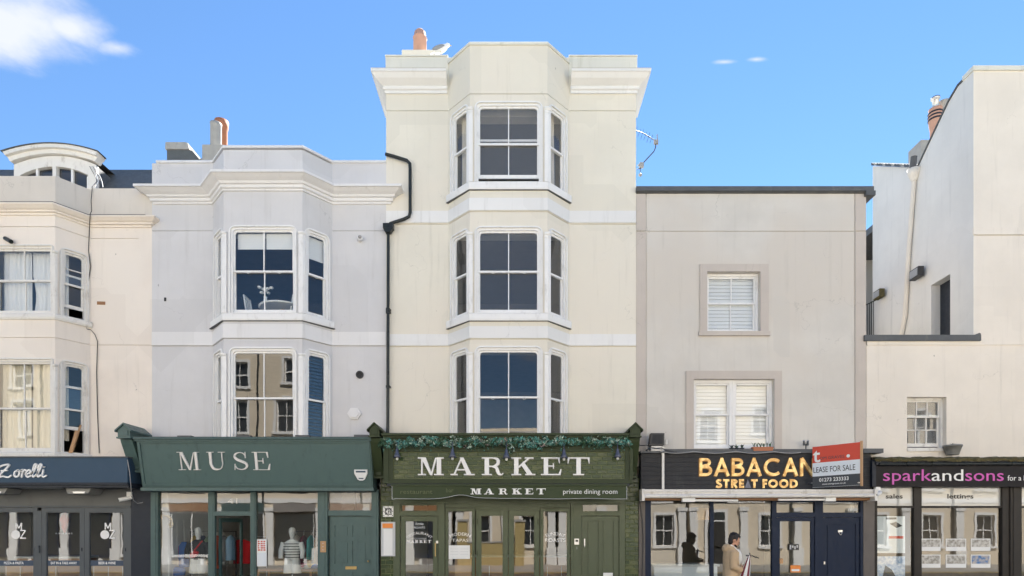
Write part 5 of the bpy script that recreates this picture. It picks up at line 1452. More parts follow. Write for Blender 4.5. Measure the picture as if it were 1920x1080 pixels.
# gull on the parapet
g0 = Vector((X(827), -.02, 12.365))
t = thing('seagull', g0, 'white gull with grey wings crouching on the cream parapet', 'bird')
m = MB()
R1 = Matrix.Rotation(math.radians(-24), 3, 'Y')
m.blob(g0 + Vector((0, 0, .12)), (.16, .07, .075), 12, 8, R1); m.blob(g0 + Vector((.145, 0, .215)), (.055, .045, .045), 10, 7)
m.blob(g0 + Vector((.09, 0, .18)), (.07, .05, .05), 10, 7, R1)
m.add([g0 + Vector(v) for v in ((-.1, .03, .09), (-.1, -.03, .09), (-.24, -.03, .02), (-.24, .03, .02), (-.1, 0, .05))], [(0, 1, 2, 3), (1, 4, 2), (0, 3, 4), (2, 4, 3)])
plain('gull_white', (.80, .80, .79), .8); plain('gull_grey', (.30, .31, .33), .8); plain('gull_beak', (.6, .4, .08), .5)
part('body', m, 'gull_white', t)
for s in (-1, 1):
    m = MB(); m.blob(g0 + Vector((-.05, s * .062, .125)), (.15, .018, .05), 10, 6, Matrix.Rotation(math.radians(-20), 3, 'Y')); part('wing', m, 'gull_grey', t)
    m = MB(); m.tube([g0 + Vector((.0, s * .03, .07)), g0 + Vector((.005, s * .03, .0))], .006, 5); part('leg', m, 'gull_beak', t)
m = MB(); m.tube([g0 + Vector((.19, 0, .212)), g0 + Vector((.24, 0, .2))], [.012, .003], 6); part('beak', m, 'gull_beak', t)

# garland over the olive fascia
gt = thing('garland', (X(950, .66), -.6, Z(832, .66)), 'garland of blue-green artificial leaves hung along the olive fascia', 'garland')
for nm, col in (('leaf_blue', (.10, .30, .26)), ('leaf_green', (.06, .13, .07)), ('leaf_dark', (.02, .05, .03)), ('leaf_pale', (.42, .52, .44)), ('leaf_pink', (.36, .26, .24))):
    m_, nt_, bs_ = newmat(nm)
    g_ = nd(nt_, 'ShaderNodeNewGeometry')
    nt_.links.new(mixc(nt_, noise(nt_, 25, 2), tuple(v * .6 for v in col), tuple(min(1, v * 1.4) for v in col)), bs_.inputs['Base Color'])
    bs_.inputs['Roughness'].default_value = .5
    M[nm] = m_
leaf = {k: MB() for k in ('leaf_blue', 'leaf_green', 'leaf_dark', 'leaf_pale', 'leaf_pink')}
rnd = random.Random(11)
def leafq(mb, c, s):
    a = Vector((rnd.gauss(0, 1), rnd.gauss(-.5, .8), rnd.gauss(.2, 1))).normalized(); b = a.cross(Vector((rnd.gauss(0, 1), rnd.gauss(0, 1), rnd.gauss(0, 1)))).normalized(); n_ = a.cross(b)
    mb.add([c - a * s, c + b * s * .55 + n_ * s * .15, c + a * s, c - b * s * .55 + n_ * s * .15], [(0, 1, 2), (0, 2, 3)])
g_x0, g_x1 = X(716, .66), X(1182, .66)
clumps = []
u = g_x0
while u < g_x1:
    for _ in range(rnd.choice((2, 3, 3, 4))):
        clumps.append((u + rnd.uniform(-.05, .05), Z(828, .66) + rnd.gauss(-.01, .045), rnd.uniform(.045, .085), rnd.random()))
    u += rnd.uniform(.05, .085)
for (cu, cz, cr_, kind) in clumps:
    for i in range(int(26 * cr_ / .06)):
        v = Vector((rnd.gauss(0, 1), rnd.gauss(0, 1), rnd.gauss(0, 1))).normalized() * cr_ * rnd.uniform(.5, 1.05)
        dd0 = .5 + .5 * math.sin(cu * 2.6 + .6)
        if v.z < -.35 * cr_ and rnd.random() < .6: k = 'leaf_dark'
        elif kind < .22 + .4 * dd0: k = 'leaf_blue' if rnd.random() < .8 else 'leaf_pale'
        elif kind < .72: k = 'leaf_green'
        elif kind < .92: k = 'leaf_pale' if rnd.random() < .7 else 'leaf_green'
        else: k = 'leaf_pink' if rnd.random() < .5 else 'leaf_green'
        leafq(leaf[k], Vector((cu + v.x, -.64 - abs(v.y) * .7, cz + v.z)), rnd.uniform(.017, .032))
for i in range(60):
    cu = rnd.uniform(g_x0, g_x1); z_ = Z(836, .66)
    for j in range(rnd.randint(3, 7)):
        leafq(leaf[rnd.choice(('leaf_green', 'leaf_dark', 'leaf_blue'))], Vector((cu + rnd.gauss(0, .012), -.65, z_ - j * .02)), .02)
for k, mb in leaf.items():
    o = part('foliage', mb, k, gt); o['kind'] = 'stuff'
m = MB(); m.tube([(g_x0, -.61, Z(829, .66)), (g_x1, -.61, Z(829, .66))], .03, 6); part('stem', m, 'leaf_dark', gt)
# bell lamps under the garland
proto = None
lx = (744.5, 848.5, 949.5, 1057.5, 1158)
p0 = Vector((X(lx[0], .74), -.74, Z(842, .74)))
lamp = thing('bell_lamp', p0, 'grey bell lamp at the brick fascia end beside the teal shopfront', 'lamp', 'bell lamps along the olive fascia')
m = MB(); m.lathe([(.025, .0), (.03, -.02), (.035, -.06), (.055, -.12), (.085, -.185), (.08, -.185), (.045, -.11), (.02, -.03)], p0, 14); part('shade', m, 'lamp_metal', lamp)
m = MB(); m.blob(p0 + Vector((0, 0, -.20)), (.03, .03, .04), 10, 7); part('bulb', m, 'bulb', lamp)
m = MB(); m.tube([p0 + Vector((0, 0, -.005)), p0 + Vector((0, 0, .14)), p0 + Vector((0, .15, .16))], .008, 6); part('stem', m, 'lamp_metal', lamp)
for i, x in enumerate(lx[1:]):
    lc = copy_tree(lamp, Vector((X(x, .74), -.74, p0.z + random.uniform(-.01, .01))))
    lc['label'] = ('grey bell lamp hanging between the white letters M and A', 'grey bell lamp hanging between the white letters R and K', 'grey bell lamp hanging between the white letters E and T', 'grey bell lamp at the brick fascia end beside the black shopfront')[i]

# letting board
A1, B1 = Vector((X(1523.5, .42), -.42)), Vector((X(1613, 1.15), -1.15))
Fb = Fr(A1, B1); bw = Fb.L
bz0, bz1 = Z(914.5, .42), Z(838, .42)
# both upright edges share one height, so use the near edge to set the tilt-free board
t = thing('letting_board', (A1.x, A1.y, bz0), 'red, pale grey and black lease board angled out from black fascia', 'sign')
hb = bz1 - bz0
m = MB(); m.fbox(Fb, 0, bw, -.02, 0, bz0, bz1); part('board', m, 'sign_pale', t)
m = MB(); m.fbox(Fb, 0, bw, .0, .003, bz0 + hb * .60, bz1 - .004); part('red_band', m, 'sign_red', t)
m = MB(); m.fbox(Fb, 0, bw, .0, .003, bz0 + .004, bz0 + hb * .27); part('black_band', m, 'sign_dark', t)
text('lettering', 't', Fb, bw * .09, bz0 + hb * .62, .30, .004, 'paper', t, bold=.02)
text('lettering', 'OM GRAVES', Fb, bw * .42, bz0 + hb * .665, .062, .004, 'sign_dark', t, width=bw * .52)
m = MB(); m.poly(Fb, [(bw * .76 + .034 * math.cos(i * .524), bz0 + hb * .70 + .034 * math.sin(i * .524)) for i in range(12)], .003, .005); part('dot', m, 'paper', t)
text('lettering', 'LEASE FOR SALE', Fb, bw * .46, bz0 + hb * .36, .12, .004, 'black_ink', t, width=bw * .88)
text('lettering', '01273 233333', Fb, bw * .46, bz0 + hb * .135, .075, .004, 'paper', t, bold=.02, width=bw * .62)
text('lettering', 'www.tomgraves.co.uk', Fb, bw * .46, bz0 + hb * .055, .035, .004, 'paper', t, width=bw * .5)
m = MB(); m.fbox(Fb, bw, bw + .035, -.05, .01, bz0 - .02, bz1 + .02); part('batten', m, 'wood_pale', t)
m = MB(); m.tube([(A1.x, -.28, bz0 + .1), (A1.x, A1.y + .02, bz0 + .1)], .015, 6); m.tube([(B1.x - .1, -.25, bz0 + .05), (B1.x - .02, B1.y, bz0 + .05)], .015, 6); part('stay', m, 'steel', t)
t = solo('timber_pole', MB().fbox(F0, X(1241, .29), X(1245.5, .29), .265, .3, Z(917, .29), Z(838, .29)), 'joinery_worn', (X(1243, .29), -.28, Z(917, .29)), 'pale timber pole standing against the black boarded fascia', 'pole')
# floodlight box on the black fascia
t = thing('floodlight', pt(1232, 836, .3), 'square black floodlight standing on the black fascia ledge', 'light')
m = MB(); m.poly(F0, [(X(1218, .3), Z(834.5, .3)), (X(1245, .3), Z(834.5, .3)), (X(1246, .3), Z(812, .3)), (X(1221, .3), Z(812, .3))], .12, .3); part('housing', m, 'dark_plastic', t)
m = MB(); m.poly(F0, [(X(1222, .3), Z(832, .3)), (X(1242, .3), Z(832, .3)), (X(1243, .3), Z(815, .3)), (X(1224, .3), Z(815, .3))], .3, .305); part('lens', m, 'board_black', t)
m = MB(); m.fbox(F0, X(1221, .3), X(1241, .3), .1, .28, Z(849, .3), Z(836, .3)); m.tube([pt(1249, 834, .2), pt(1249, 825, .2)], .03, 6); part('ballast_box', m, 'joinery_worn', t)
t = thing('spotlight', pt(1511, 843, .15), 'small twin spotlight on the black fascia ledge beside the lease board', 'light')
for dx in (-3, 3):
    m = MB(); m.tube([pt(1511 + dx, 834, .12), pt(1511 + dx * 1.3, 826, .2)], [.03, .022], 8); part('spot', m, 'steel', t)
m = MB(); m.tube([pt(1511, 845, .15), pt(1511, 833, .12)], .012, 6); m.tube([pt(1508, 833, .12), pt(1514, 833, .12)], .012, 6); part('stem', m, 'dark_plastic', t)
# loose cables over that ledge
rnd = random.Random(4)
for j, (xs, lab) in enumerate((((1238, 1300, 1380, 1450, 1512), 'grey cable looping along the black fascia ledge'), ((1190, 1212, 1240, 1275), 'dark cable running from the olive corbel to the floodlight'))):
    pts = []
    for a, b in zip(xs, xs[1:]):
        for k in range(6):
            s = k / 6; xx = a + (b - a) * s
            yy = (845 + 3.5 * math.sin(math.pi * s) + (1.5 if j == 0 else 0)) if j == 0 else (828 + (xx - 1180) * .2 + 3 * math.sin(math.pi * s))
            pts.append(pt(xx, yy, .33 + .02 * math.sin(xx)))
    solo('cable', MB().tube(pts, .011, 5), 'grey_plastic' if j == 0 else 'dark_plastic', pts[0], lab, 'cable')

# alarm boxes, vents, lights, cameras
m = MB(); c = (X(665), Z(776)); r = .155
hexo = [(c[0] + r * math.cos(i * math.pi / 3), c[1] + r * .92 * math.sin(i * math.pi / 3)) for i in range(6)]
m.poly(F0, [(a, b) for a, b in hexo], .0, .05); m.poly(F0, [(c[0] + (a - c[0]) * .72, c[1] + (b - c[1]) * .72) for a, b in hexo], .049, .075)
solo('alarm_box', m, 'trim_lilac', (c[0], 0, c[1] - .15), 'white hexagonal alarm box on the lilac wall', 'alarm')
t = thing('alarm_box', pt(678, 898, .3), 'white shield-shaped alarm box on the teal fascia', 'alarm')
m = MB(); cx_, cz_ = X(678, .45), .30
m.poly(ft, [(cx_ + a / 86, .18 + b / 86) for a, b in ((-12, 17), (12, 17), (12, 10), (6.5, -1), (3, -3), (-3, -3), (-6.5, -1), (-12, 10))], .0, .055); part('cover', m, 'white_plastic', t)
m = MB(); m.poly(ft, [(cx_ + a / 86, .18 + b / 86) for a, b in ((-9, 15), (9, 15), (9, 12), (-9, 12))], .055, .057); m.poly(ft, [(cx_ + a / 86, .18 + b / 86) for a, b in ((-5, 2), (5, 2), (4, 0), (-4, 0))], .055, .057); part('print', m, 'strip_navy', t)
t = thing('wall_vent', (X(675), 0, Z(703)), 'round black vent in the lilac wall', 'vent')
m = MB()
n = 20
ring_o = [(X(675) + .085 * math.cos(6.283 * i / n), Z(703) + .085 * math.sin(6.283 * i / n)) for i in range(n)]
ring_i = [(X(675) + .06 * math.cos(6.283 * i / n), Z(703) + .06 * math.sin(6.283 * i / n)) for i in range(n)]
m.ring(F0, ring_o, ring_i, .0, .04); part('collar', m, 'dark_plastic', t)
m = MB(); m.poly(F0, ring_i, .0, .006); m.poly(F0, [((a - X(675)) * .5 + X(675) - .008, (b - Z(703)) * .5 + Z(703) - .008) for a, b in ring_i], .006, .03); part('flap', m, 'black_ink', t)
t = thing('wall_light', (X(676), 0, Z(449)), 'small round bulkhead light high on the lilac wall', 'light')
m = MB(); m.tube([(X(675), .0, Z(450)), (X(677), -.1, Z(449))], .06, 12); part('base', m, 'trim_lilac', t)
m = MB(); m.blob((X(677), -.11, Z(448.5)), (.04, .04, .04)); part('lens', m, 'grey_plastic', t)
def slot(nm, x, y, w, h, rot, mat, lab, cat):
    m = MB(); c, s = math.cos(rot), math.sin(rot)
    m.poly(F0, [(X(x) + a * c - b * s, Z(y) + a * s + b * c) for a, b in ((-w, -h), (w, -h), (w, h), (-w, h))], .0, .012); m.poly(F0, [(X(x) + a * c - b * s, Z(y) + a * s + b * c) for a, b in ((-w * .8, -h * .5), (w * .8, -h * .5), (w * .8, h * .5), (-w * .8, h * .5))], .012, .02)
    solo(nm, m, mat, (X(x), 0, Z(y)), lab, cat)
slot('air_brick', 190, 568.5, .09, .035, -.03, 'wood', 'small brown air brick in the peach wall', 'vent')
slot('weep_vent', 310, 561.5, .022, .04, 0, 'black_ink', 'tiny black vent on the lilac wall', 'vent')
m = MB(); m.tube([(X(10, .52), -.52, Z(447, .52)), (X(26, .55), -.62, Z(454, .6))], .045, 8)
solo('overflow_pipe', m, 'pipe_black', (X(10, .52), -.52, Z(447, .52)), 'short black overflow pipe jutting from the peach bay', 'pipe')
def cctv(x, y, d, lab, mat='white_plastic'):
    t = thing('security_camera', pt(x, y, d), lab, 'camera')
    m = MB(); m.fbox(F0, X(x - 2, d), X(x + 7, d), d - .1, d - .02, Z(y - 5, d), Z(y - 13, d)); part('mount', m, mat, t)
    m = MB(); m.tube([(X(x + 6, d), -d + .03, Z(y - 3, d)), (X(x + 1, d), -d - .03, Z(y, d)), (X(x - 9, d), -d - .12, Z(y + 3, d))], [.05, .045, .045], 10); part('body', m, mat, t)
    m = MB(); m.tube([(X(x - 9, d), -d - .121, Z(y + 3, d)), (X(x - 9.6, d), -d - .128, Z(y + 3.2, d))], .03, 10); part('lens', m, 'black_ink', t)
cctv(238, 935, .16, 'white security camera on the grey restaurant bulkhead')
cctv(1645, 926, .35, 'small white security camera beyond the pale awning end')
for x, lab in ((151, 'grey patio heater hung below the blue fascia next to the security camera'), (-6, 'grey patio heater hung below the blue fascia, cut by the frame of script lettering')):
    t = thing('patio_heater', pt(x, 923, .5), lab, 'heater')
    m = MB(); m.poly(F0, [(X(x - 28, .5), Z(915.5, .5)), (X(x + 20, .5), Z(915.5, .5)), (X(x + 14, .5), Z(925, .5)), (X(x - 24, .5), Z(926, .5))], .1, .5); part('hood', m, 'heater', t)
    m = MB(); m.poly(F0, [(X(x - 15, .5), Z(921.5, .5)), (X(x + 9, .5), Z(921.5, .5)), (X(x + 7, .5), Z(925, .5)), (X(x - 13, .5), Z(925, .5))], .5, .506); part('element', m, 'steel', t)
# cable down the peach house
pts = [pt(173, 350, .03), pt(171, 375, .04), pt(172, 395, .24), pt(169, 402, .24), pt(168, 425, .05), pt(166, 470, .03), pt(170, 500, .03), pt(164, 540, .04), pt(166, 580, .03), pt(165, 608, .03)]
solo('cable', MB().tube(pts, .0085, 5), 'dark_plastic', pts[-1], 'black cable trailing down beside the peach bay from the dormer', 'cable')
pts = [pt(156, 616, .03), pt(170, 618, .06), pt(178, 627, .04), pt(183, 640, .03), pt(181, 700, .02), pt(183, 780, .02), pt(186, 850, .02)]
solo('cable', MB().tube(pts, .009, 5), 'dark_plastic', pts[-1], 'thin cable from a small junction box down the peach wall', 'cable')
m = MB(); m.fbox(F0, X(154), X(166), .0, .06, Z(619), Z(614)); solo('junction_box', m, 'dark_plastic', (X(160), 0, Z(619)), 'small black junction box under the peach bay sill', 'box')
rnd = random.Random(9)
for j in range(4):
    a = P3(168 + j * 3, 312, 1.0); pts = [a, P3(176 + j * 4, 326 + j * 2, .85), P3(182 + j * 3, 340, .6), P3(172 + j * 7, 351, .3)]
    solo('cable', MB().tube(pts, .008, 5), 'paper_grey' if j % 2 else 'dark_plastic', pts[-1], 'loose aerial cable dangling from the corner of the arched dormer', 'cable', 'loose cables at the dormer')
pts = [pt(239, 862, .6), pt(243, 885, .62), pt(246, 920, .55), pt(250, 938, .4), pt(258, 944, .2), pt(268, 942, .15)]
solo('cable', MB().tube(pts, .009, 5), 'grey_plastic', pts[-1], 'thin cable hanging between the blue fascia and teal corbel', 'cable')
pts = [pt(1199, 935, .12), pt(1204, 975, .12), pt(1206, 1010, .12), pt(1204, 1080, .12)]
solo('cable', MB().tube(pts, .009, 5), 'dark_plastic', pts[-1], 'thin dark cable down the edge of the brick pier', 'cable')

# pots and plants
def tuft(mb, c, n, h, sp, rnd):
    for i in range(n):
        a = rnd.uniform(0, 6.283); s = rnd.uniform(.3, 1)
        tip = Vector(c) + Vector((math.cos(a) * sp * s, math.sin(a) * sp * s, h * rnd.uniform(.5, 1)))
        w = Vector((-math.sin(a), math.cos(a), 0)) * .012
        md = (Vector(c) + tip) / 2 + Vector((0, 0, h * .15))
        mb.add([Vector(c) - w, Vector(c) + w, md + w, tip, md - w], [(0, 1, 2, 4), (4, 2, 3)])
rnd = random.Random(2)
t = thing('plant_pot', (X(1786, .15), -.15, Z(853, .15)), 'grey plastic plant pot on mossy ledge by small-paned window', 'pot')
m = MB(); m.lathe([(.12, 0), (.175, .18), (.185, .18), (.185, .215), (.16, .215), (.15, .19)], (X(1786, .15), -.15, Z(853, .15)), 18); part('pot', m, 'heater', t)
m = MB(); tuft(m, (X(1786, .15), -.15, Z(853, .15) + .18), 14, .1, .1, rnd); part('stalks', m, 'leaf_dark', t)
t = thing('window_box', (X(1429, .2), -.2, Z(846, .2)), 'terracotta window box with dried plants on black fascia ledge', 'planter')
m = MB(); m.poly(F0, [(X(1413, .2), Z(846, .2)), (X(1448, .2), Z(846, .2)), (X(1450, .2), Z(838, .2)), (X(1411, .2), Z(838, .2))], .1, .22); part('trough', m, 'terracotta', t)
m = MB()
for i in range(6): tuft(m, (X(1414 + i * 6, .16), -.16, Z(838, .16)), 5, .12, .08, rnd)
part('dried_stems', m, 'leaf_green', t)
for i, x in enumerate((1372, 1381, 1391)):
    t = thing('succulent', (X(x, .15), -.15, Z(845, .15)), 'dark straggly succulent on the black fascia ledge beside the terracotta window box', 'plant', 'straggly plants on the black ledge')
    m = MB(); m.lathe([(.05, 0), (.06, .06), (.04, .06)], (X(x, .15), -.15, Z(845, .15)), 8); part('pot', m, 'dark_plastic', t)
    m = MB(); tuft(m, (X(x, .15), -.15, Z(845, .15) + .05), 16, .1, .1, rnd); part('leaves', m, 'leaf_dark' if i != 1 else 'leaf_green', t)

# plates, notices, posters
def plate(nm, x0, x1, y0, y1, d, th, mat, lab, cat, group=None):
    t = thing(nm, ((X(x0, d) + X(x1, d)) / 2, -d, Z(y1, d)), lab, cat, group)
    m = MB(); m.fbox(F0, X(x0, d), X(x1, d), d - th, d, Z(y1, d), Z(y0, d)); part('sheet', m, mat, t); return t
t = plate('number_plate', 718, 737.5, 949, 969, .09, .01, 'white_plastic', 'mosaic house number plate on the glazed brick pier', 'plate')
for i in range(9):
    for j in range(9):
        if i in (0, 1, 7, 8) or j in (0, 1, 7, 8):
            if (i * 3 + j * 5) % 4 == 0:
                m = MB(); m.fbox(F0, X(719 + i * 2, .09), X(720.6 + i * 2, .09), .09, .094, Z(951.4 + j * 2, .09), Z(949.8 + j * 2, .09)); part('tessera', m, 'dark_plastic', t)
m = MB(); m.fbox(F0, X(722, .09), X(734, .09), .09, .092, Z(965, .09), Z(953, .09)); part('field', m, 'dark_plastic', t)
text('number', '42', F0, X(728, .09), Z(963, .09), .09, .094, 'white_letter', t, bold=.04, width=.11)
t = plate('menu_board', 714.5, 741, 978.5, 1043, .11, .025, 'paper_grey', 'white menu board with orange heading on the glazed brick pier', 'sign')
m = MB(); m.fbox(F0, X(717, .11), X(736.5, .11), .11, .112, Z(990, .11), Z(981.5, .11)); part('heading', m, 'orange', t)
m = MB(); m.fbox(F0, X(719, .11), X(736, .11), .11, .112, Z(1041, .11), Z(992, .11)); part('menu_sheet', m, 'paper', t)
t = plate('notice', 841.5, 881, 1022.5, 1048, .085, .002, 'paper', 'white paper notice taped to the folding door glass', 'notice')
for i in range(6):
    m = MB(); m.fbox(F0, X(844 + (i % 2) * 19, .085), X(859 + (i % 2) * 19, .085), .085, .0858, Z(1029.5 + (i // 2) * 5, .085), Z(1029 + (i // 2) * 5, .085)); part('text_line', m, 'paper_grey', t)
t = plate('intercom', 1077, 1085.5, 1010, 1021, .09, .03, 'steel', 'steel intercom panel on olive post beside panelled door', 'intercom')
m = MB(); m.fbox(F0, X(1079, .09), X(1084, .09), .09, .096, Z(1016, .09), Z(1012, .09)); part('screen', m, 'black_ink', t)
t = plate('door_buzzer', 1078, 1085, 1024, 1031, .085, .02, 'white_plastic', 'white door buzzer below the steel intercom', 'buzzer')
m = MB(); m.fbox(F0, X(1081, .085), X(1082.2, .085), .085, .09, Z(1030, .085), Z(1025, .085)); part('button', m, 'grey_plastic', t)
t = plate('entry_panel', 600.5, 611, 1014.5, 1035.5, .175, .02, 'wood_pale', 'copper coloured entry panel on the teal post', 'intercom')
for i in range(3):
    m = MB(); m.blob((X(605.5, .175), -.176, Z(1019 + i * 6, .175)), (.012, .006, .012)); part('button', m, 'steel', t)
t = plate('poster', 481.5, 500, 1011, 1062, .09, .003, 'paper', 'white leaflet poster with red lettering in the teal shop window', 'poster')
rnd = random.Random(3)
for i in range(5):
    for j in range(3):
        m = MB(); m.fbox(F0, X(483.5 + j * 5.2, .09), X(483.5 + j * 5.2 + rnd.uniform(2.5, 4.6), .09), .09, .0908, Z(1016.5 + i * 4, .09), Z(1014 + i * 4, .09)); part('print_block', m, 'sign_red', t)
m = MB(); m.fbox(F0, X(482.5, .09), X(499, .09), .09, .0906, Z(1061, .09), Z(1036, .09)); part('lower_field', m, 'sign_pale', t)
t = plate('sticker', 1482, 1501, 1060, 1073.5, .09, .002, 'orange', 'orange sticker low on the navy glazed door', 'sticker')
t['category'] = 'sticker'
m = MB(); m.fbox(F0, X(1484, .09), X(1499, .09), .09, .0906, Z(1071, .09), Z(1067, .09)); part('print', m, 'paper', t)
t = plate('sticker', 1479.5, 1498, 1020, 1031.5, .09, .002, 'dark_plastic', 'small dark photo sticker on the navy glazed door', 'sticker')
for i in range(4):
    m = MB(); m.fbox(F0, X(1481 + i * 4.2, .09), X(1483.5 + i * 4.2, .09), .09, .0906, Z(1030 - (i % 2) * 3, .09), Z(1022 + (i % 3), .09)); part('print', m, 'paper_grey', t)
t = plate('notice', 1153 - 22, 1153 - 4, 1074, 1082, .075, .002, 'paper', 'white card fixed low on the olive panelled door', 'notice')
# estate agent window cards
mp = {}
for nm, c1, c2 in (('card_photo', (.28, .26, .22), (.6, .58, .54)), ('card_photo_blue', (.06, .18, .42), (.5, .45, .4)), ('poster_sky', (.35, .45, .62), (.75, .78, .82))):
    m_, nt_, bs_ = newmat(nm)
    nt_.links.new(mixc(nt_, rng(nt_, noise(nt_, 16, 5, .6), .35, .65), c1, c2), bs_.inputs['Base Color']); bs_.inputs['Roughness'].default_value = .6; M[nm] = m_
cards = [(1727, 1763.5, 1010, 1033), (1773.5, 1811.5, 1010, 1033), (1820.5, 1857, 1010, 1033), (1727, 1763.5, 1040, 1064.5), (1773.5, 1811.5, 1040, 1064.5), (1820.5, 1857, 1040, 1064.5)]
for i, (a, b, c, e) in enumerate(cards):
    lab = 'property card ' + ('at the slim post end of the upper card row', 'in the middle of the upper card row', 'at the wide pilaster end of the upper card row', 'at the slim post end of the lower card row', 'in the middle of the lower card row', 'with bright blue photo hanging in the estate office window')[i]
    t = plate('property_card', a, b, c, e, .045, .004, 'paper', lab, 'card', 'property cards in the window')
    m = MB(); m.fbox(F0, X(a + 1.5, .045), X(b - 1.5, .045), .045, .0465, Z(e - 7.5, .045), Z(c + 1.5, .045)); part('photo', m, 'card_photo' if i != 5 else 'card_photo_blue', t)
t = plate('poster', 1644, 1697, 968, 1037, -.03, .004, 'paper', 'tall white poster with a dark cap drawing in the estate office window', 'poster')
m = MB(); m.poly(F0, [(X(1668, -.03), Z(982, -.03)), (X(1680, -.03), Z(978, -.03)), (X(1692, -.03), Z(986, -.03)), (X(1681, -.03), Z(990, -.03))], -.03, -.028); m.fbox(F0, X(1661, -.03), X(1681, -.03), -.03, -.0285, Z(974, -.03), Z(970, -.03)); part('cap_print', m, 'dark_plastic', t)
m = MB(); m.fbox(F0, X(1666, -.03), X(1694, -.03), -.03, -.0285, Z(1010, -.03), Z(1005, -.03)); part('red_print', m, 'sign_red', t)
t = plate('poster', 1644, 1697, 1043, 1110, -.03, .004, 'poster_sky', 'pale blue sky poster low in the estate office window', 'poster')
m = MB(); m.poly(F0, [(X(1650, -.03), Z(1100, -.03)), (X(1690, -.03), Z(1100, -.03)), (X(1672, -.03), Z(1068, -.03)), (X(1660, -.03), Z(1060, -.03))], -.03, -.0285); part('print', m, 'dark_plastic', t)

# ------------------------------------------------------------------ behind the glass
def loft(mb, secs, n=14):
    """elliptic sections (cx, cy, cz, rx, ry)"""
    vs = []
    for cx, cy, cz, rx, ry in secs:
        for j in range(n):
            w = 6.2832 * j / n; vs.append((cx + rx * math.cos(w), cy + ry * math.sin(w), cz))
    m_ = len(secs)
    mb.add(vs, [(i * n + j, i * n + (j + 1) % n, (i + 1) * n + (j + 1) % n, (i + 1) * n + j) for i in range(m_ - 1) for j in range(n)], True)
    mb.add(vs[:n], [tuple(range(n))[::-1]]); mb.add(vs[-n:], [tuple(range(n))])
    return mb
def mannequin(x, y, lab, top, bot, stripes=False, bag=False):
    t = thing('mannequin', (x, y, 0), lab, 'mannequin')
    m = MB(); loft(m, [(x, y, .0, .16, .16), (x, y, .02, .16, .16), (x, y, .03, .015, .015), (x, y, .75, .015, .015)]); part('stand', m, 'steel', t)
    m = MB(); loft(m, [(x, y, 1.52, .05, .05), (x, y, 1.60, .045, .05), (x, y, 1.64, .055, .07), (x, y, 1.72, .075, .095), (x, y, 1.8, .07, .09), (x, y, 1.84, .03, .04)]); part('head', m, 'skin_mannequin', t)
    z0 = 1.10
    m = MB(); loft(m, [(x, y, z0, .17, .12), (x, y, 1.2, .165, .115), (x, y, 1.35, .19, .125), (x, y, 1.47, .2, .11), (x, y, 1.53, .12, .08), (x, y, 1.56, .06, .06)])
    for s in (-1, 1): m.tube([(x + s * .19, y, 1.48), (x + s * .25, y - .02, 1.3), (x + s * .25, y - .05, 1.12)], [.07, .06, .05], 10)
    b = part('top', m, top, t)
    if stripes:
        for i in range(6):
            zz = 1.14 + i * .062; m = MB(); r = .178 + .02 * min(i, 4) / 4
            loft(m, [(x, y, zz, r + .012, .135), (x, y, zz + .016, r + .013, .136)])
            part('stripe', m, 'stripe_dark', b)
    m = MB()
    for s in (-1, 1): loft(m, [(x + s * .09, y, .78, .115, .12), (x + s * .085, y, .9, .105, .12), (x + s * .075, y, 1.12, .095, .115)])
    part('shorts', m, bot, t)
    if bag:
        m = MB(); m.blob((x - .02, y - .14, 1.22), (.12, .04, .07), 10, 7, Matrix.Rotation(-.5, 3, 'Y')); m.tube([(x - .1, y - .14, 1.2), (x + .05, y - .13, 1.4), (x + .12, y - .05, 1.53)], .018, 6); part('bag', m, 'red_cloth', t)
    return t
mannequin(X(372, -.45), .45, 'mannequin in black top and white shorts with red bag in teal shop window', 'black_cloth', 'white_cloth', bag=True)
mannequin(X(548, -.5), .5, 'mannequin in striped jumper in the teal shop window', 'white_cloth', 'white_cloth', stripes=True)
t = thing('hat_stand', (X(315, -.3), .3, 0), 'slim white stand carrying a straw hat in the teal shop window', 'stand')
m = MB(); m.tube([(X(319, -.3), .3, 0), (X(312, -.3), .3, 1.93)], .022, 8); m.lathe([(.14, 0), (.14, .02), (.02, .03)], (X(319, -.3), .3, 0), 14); part('pole', m, 'white_plastic', t)
m = MB(); Rh = Matrix.Rotation(.35, 3, 'Y') @ Matrix.Rotation(-.9, 3, 'X')
c = Vector((X(312, -.25), .22, Z(977, -.25)))
for (r, h), (r2, h2) in zip([(.18, 0), (.185, .008), (.11, .02), (.105, .09), (.08, .12), (.0, .125)], [(.185, .008), (.11, .02), (.105, .09), (.08, .12), (.0, .125), (.0, .12)]):
    vs = [c + Rh @ Vector((q_ * math.cos(6.283 * j / 18), q_ * math.sin(6.283 * j / 18), hh)) for q_, hh in ((r, h), (r2, h2)) for j in range(18)]
    m.add(vs, [(j, (j + 1) % 18, 18 + (j + 1) % 18, 18 + j) for j in range(18)], True)
solo('straw_hat', m, 'straw', c, 'straw hat hung on the slim white stand', 'hat')
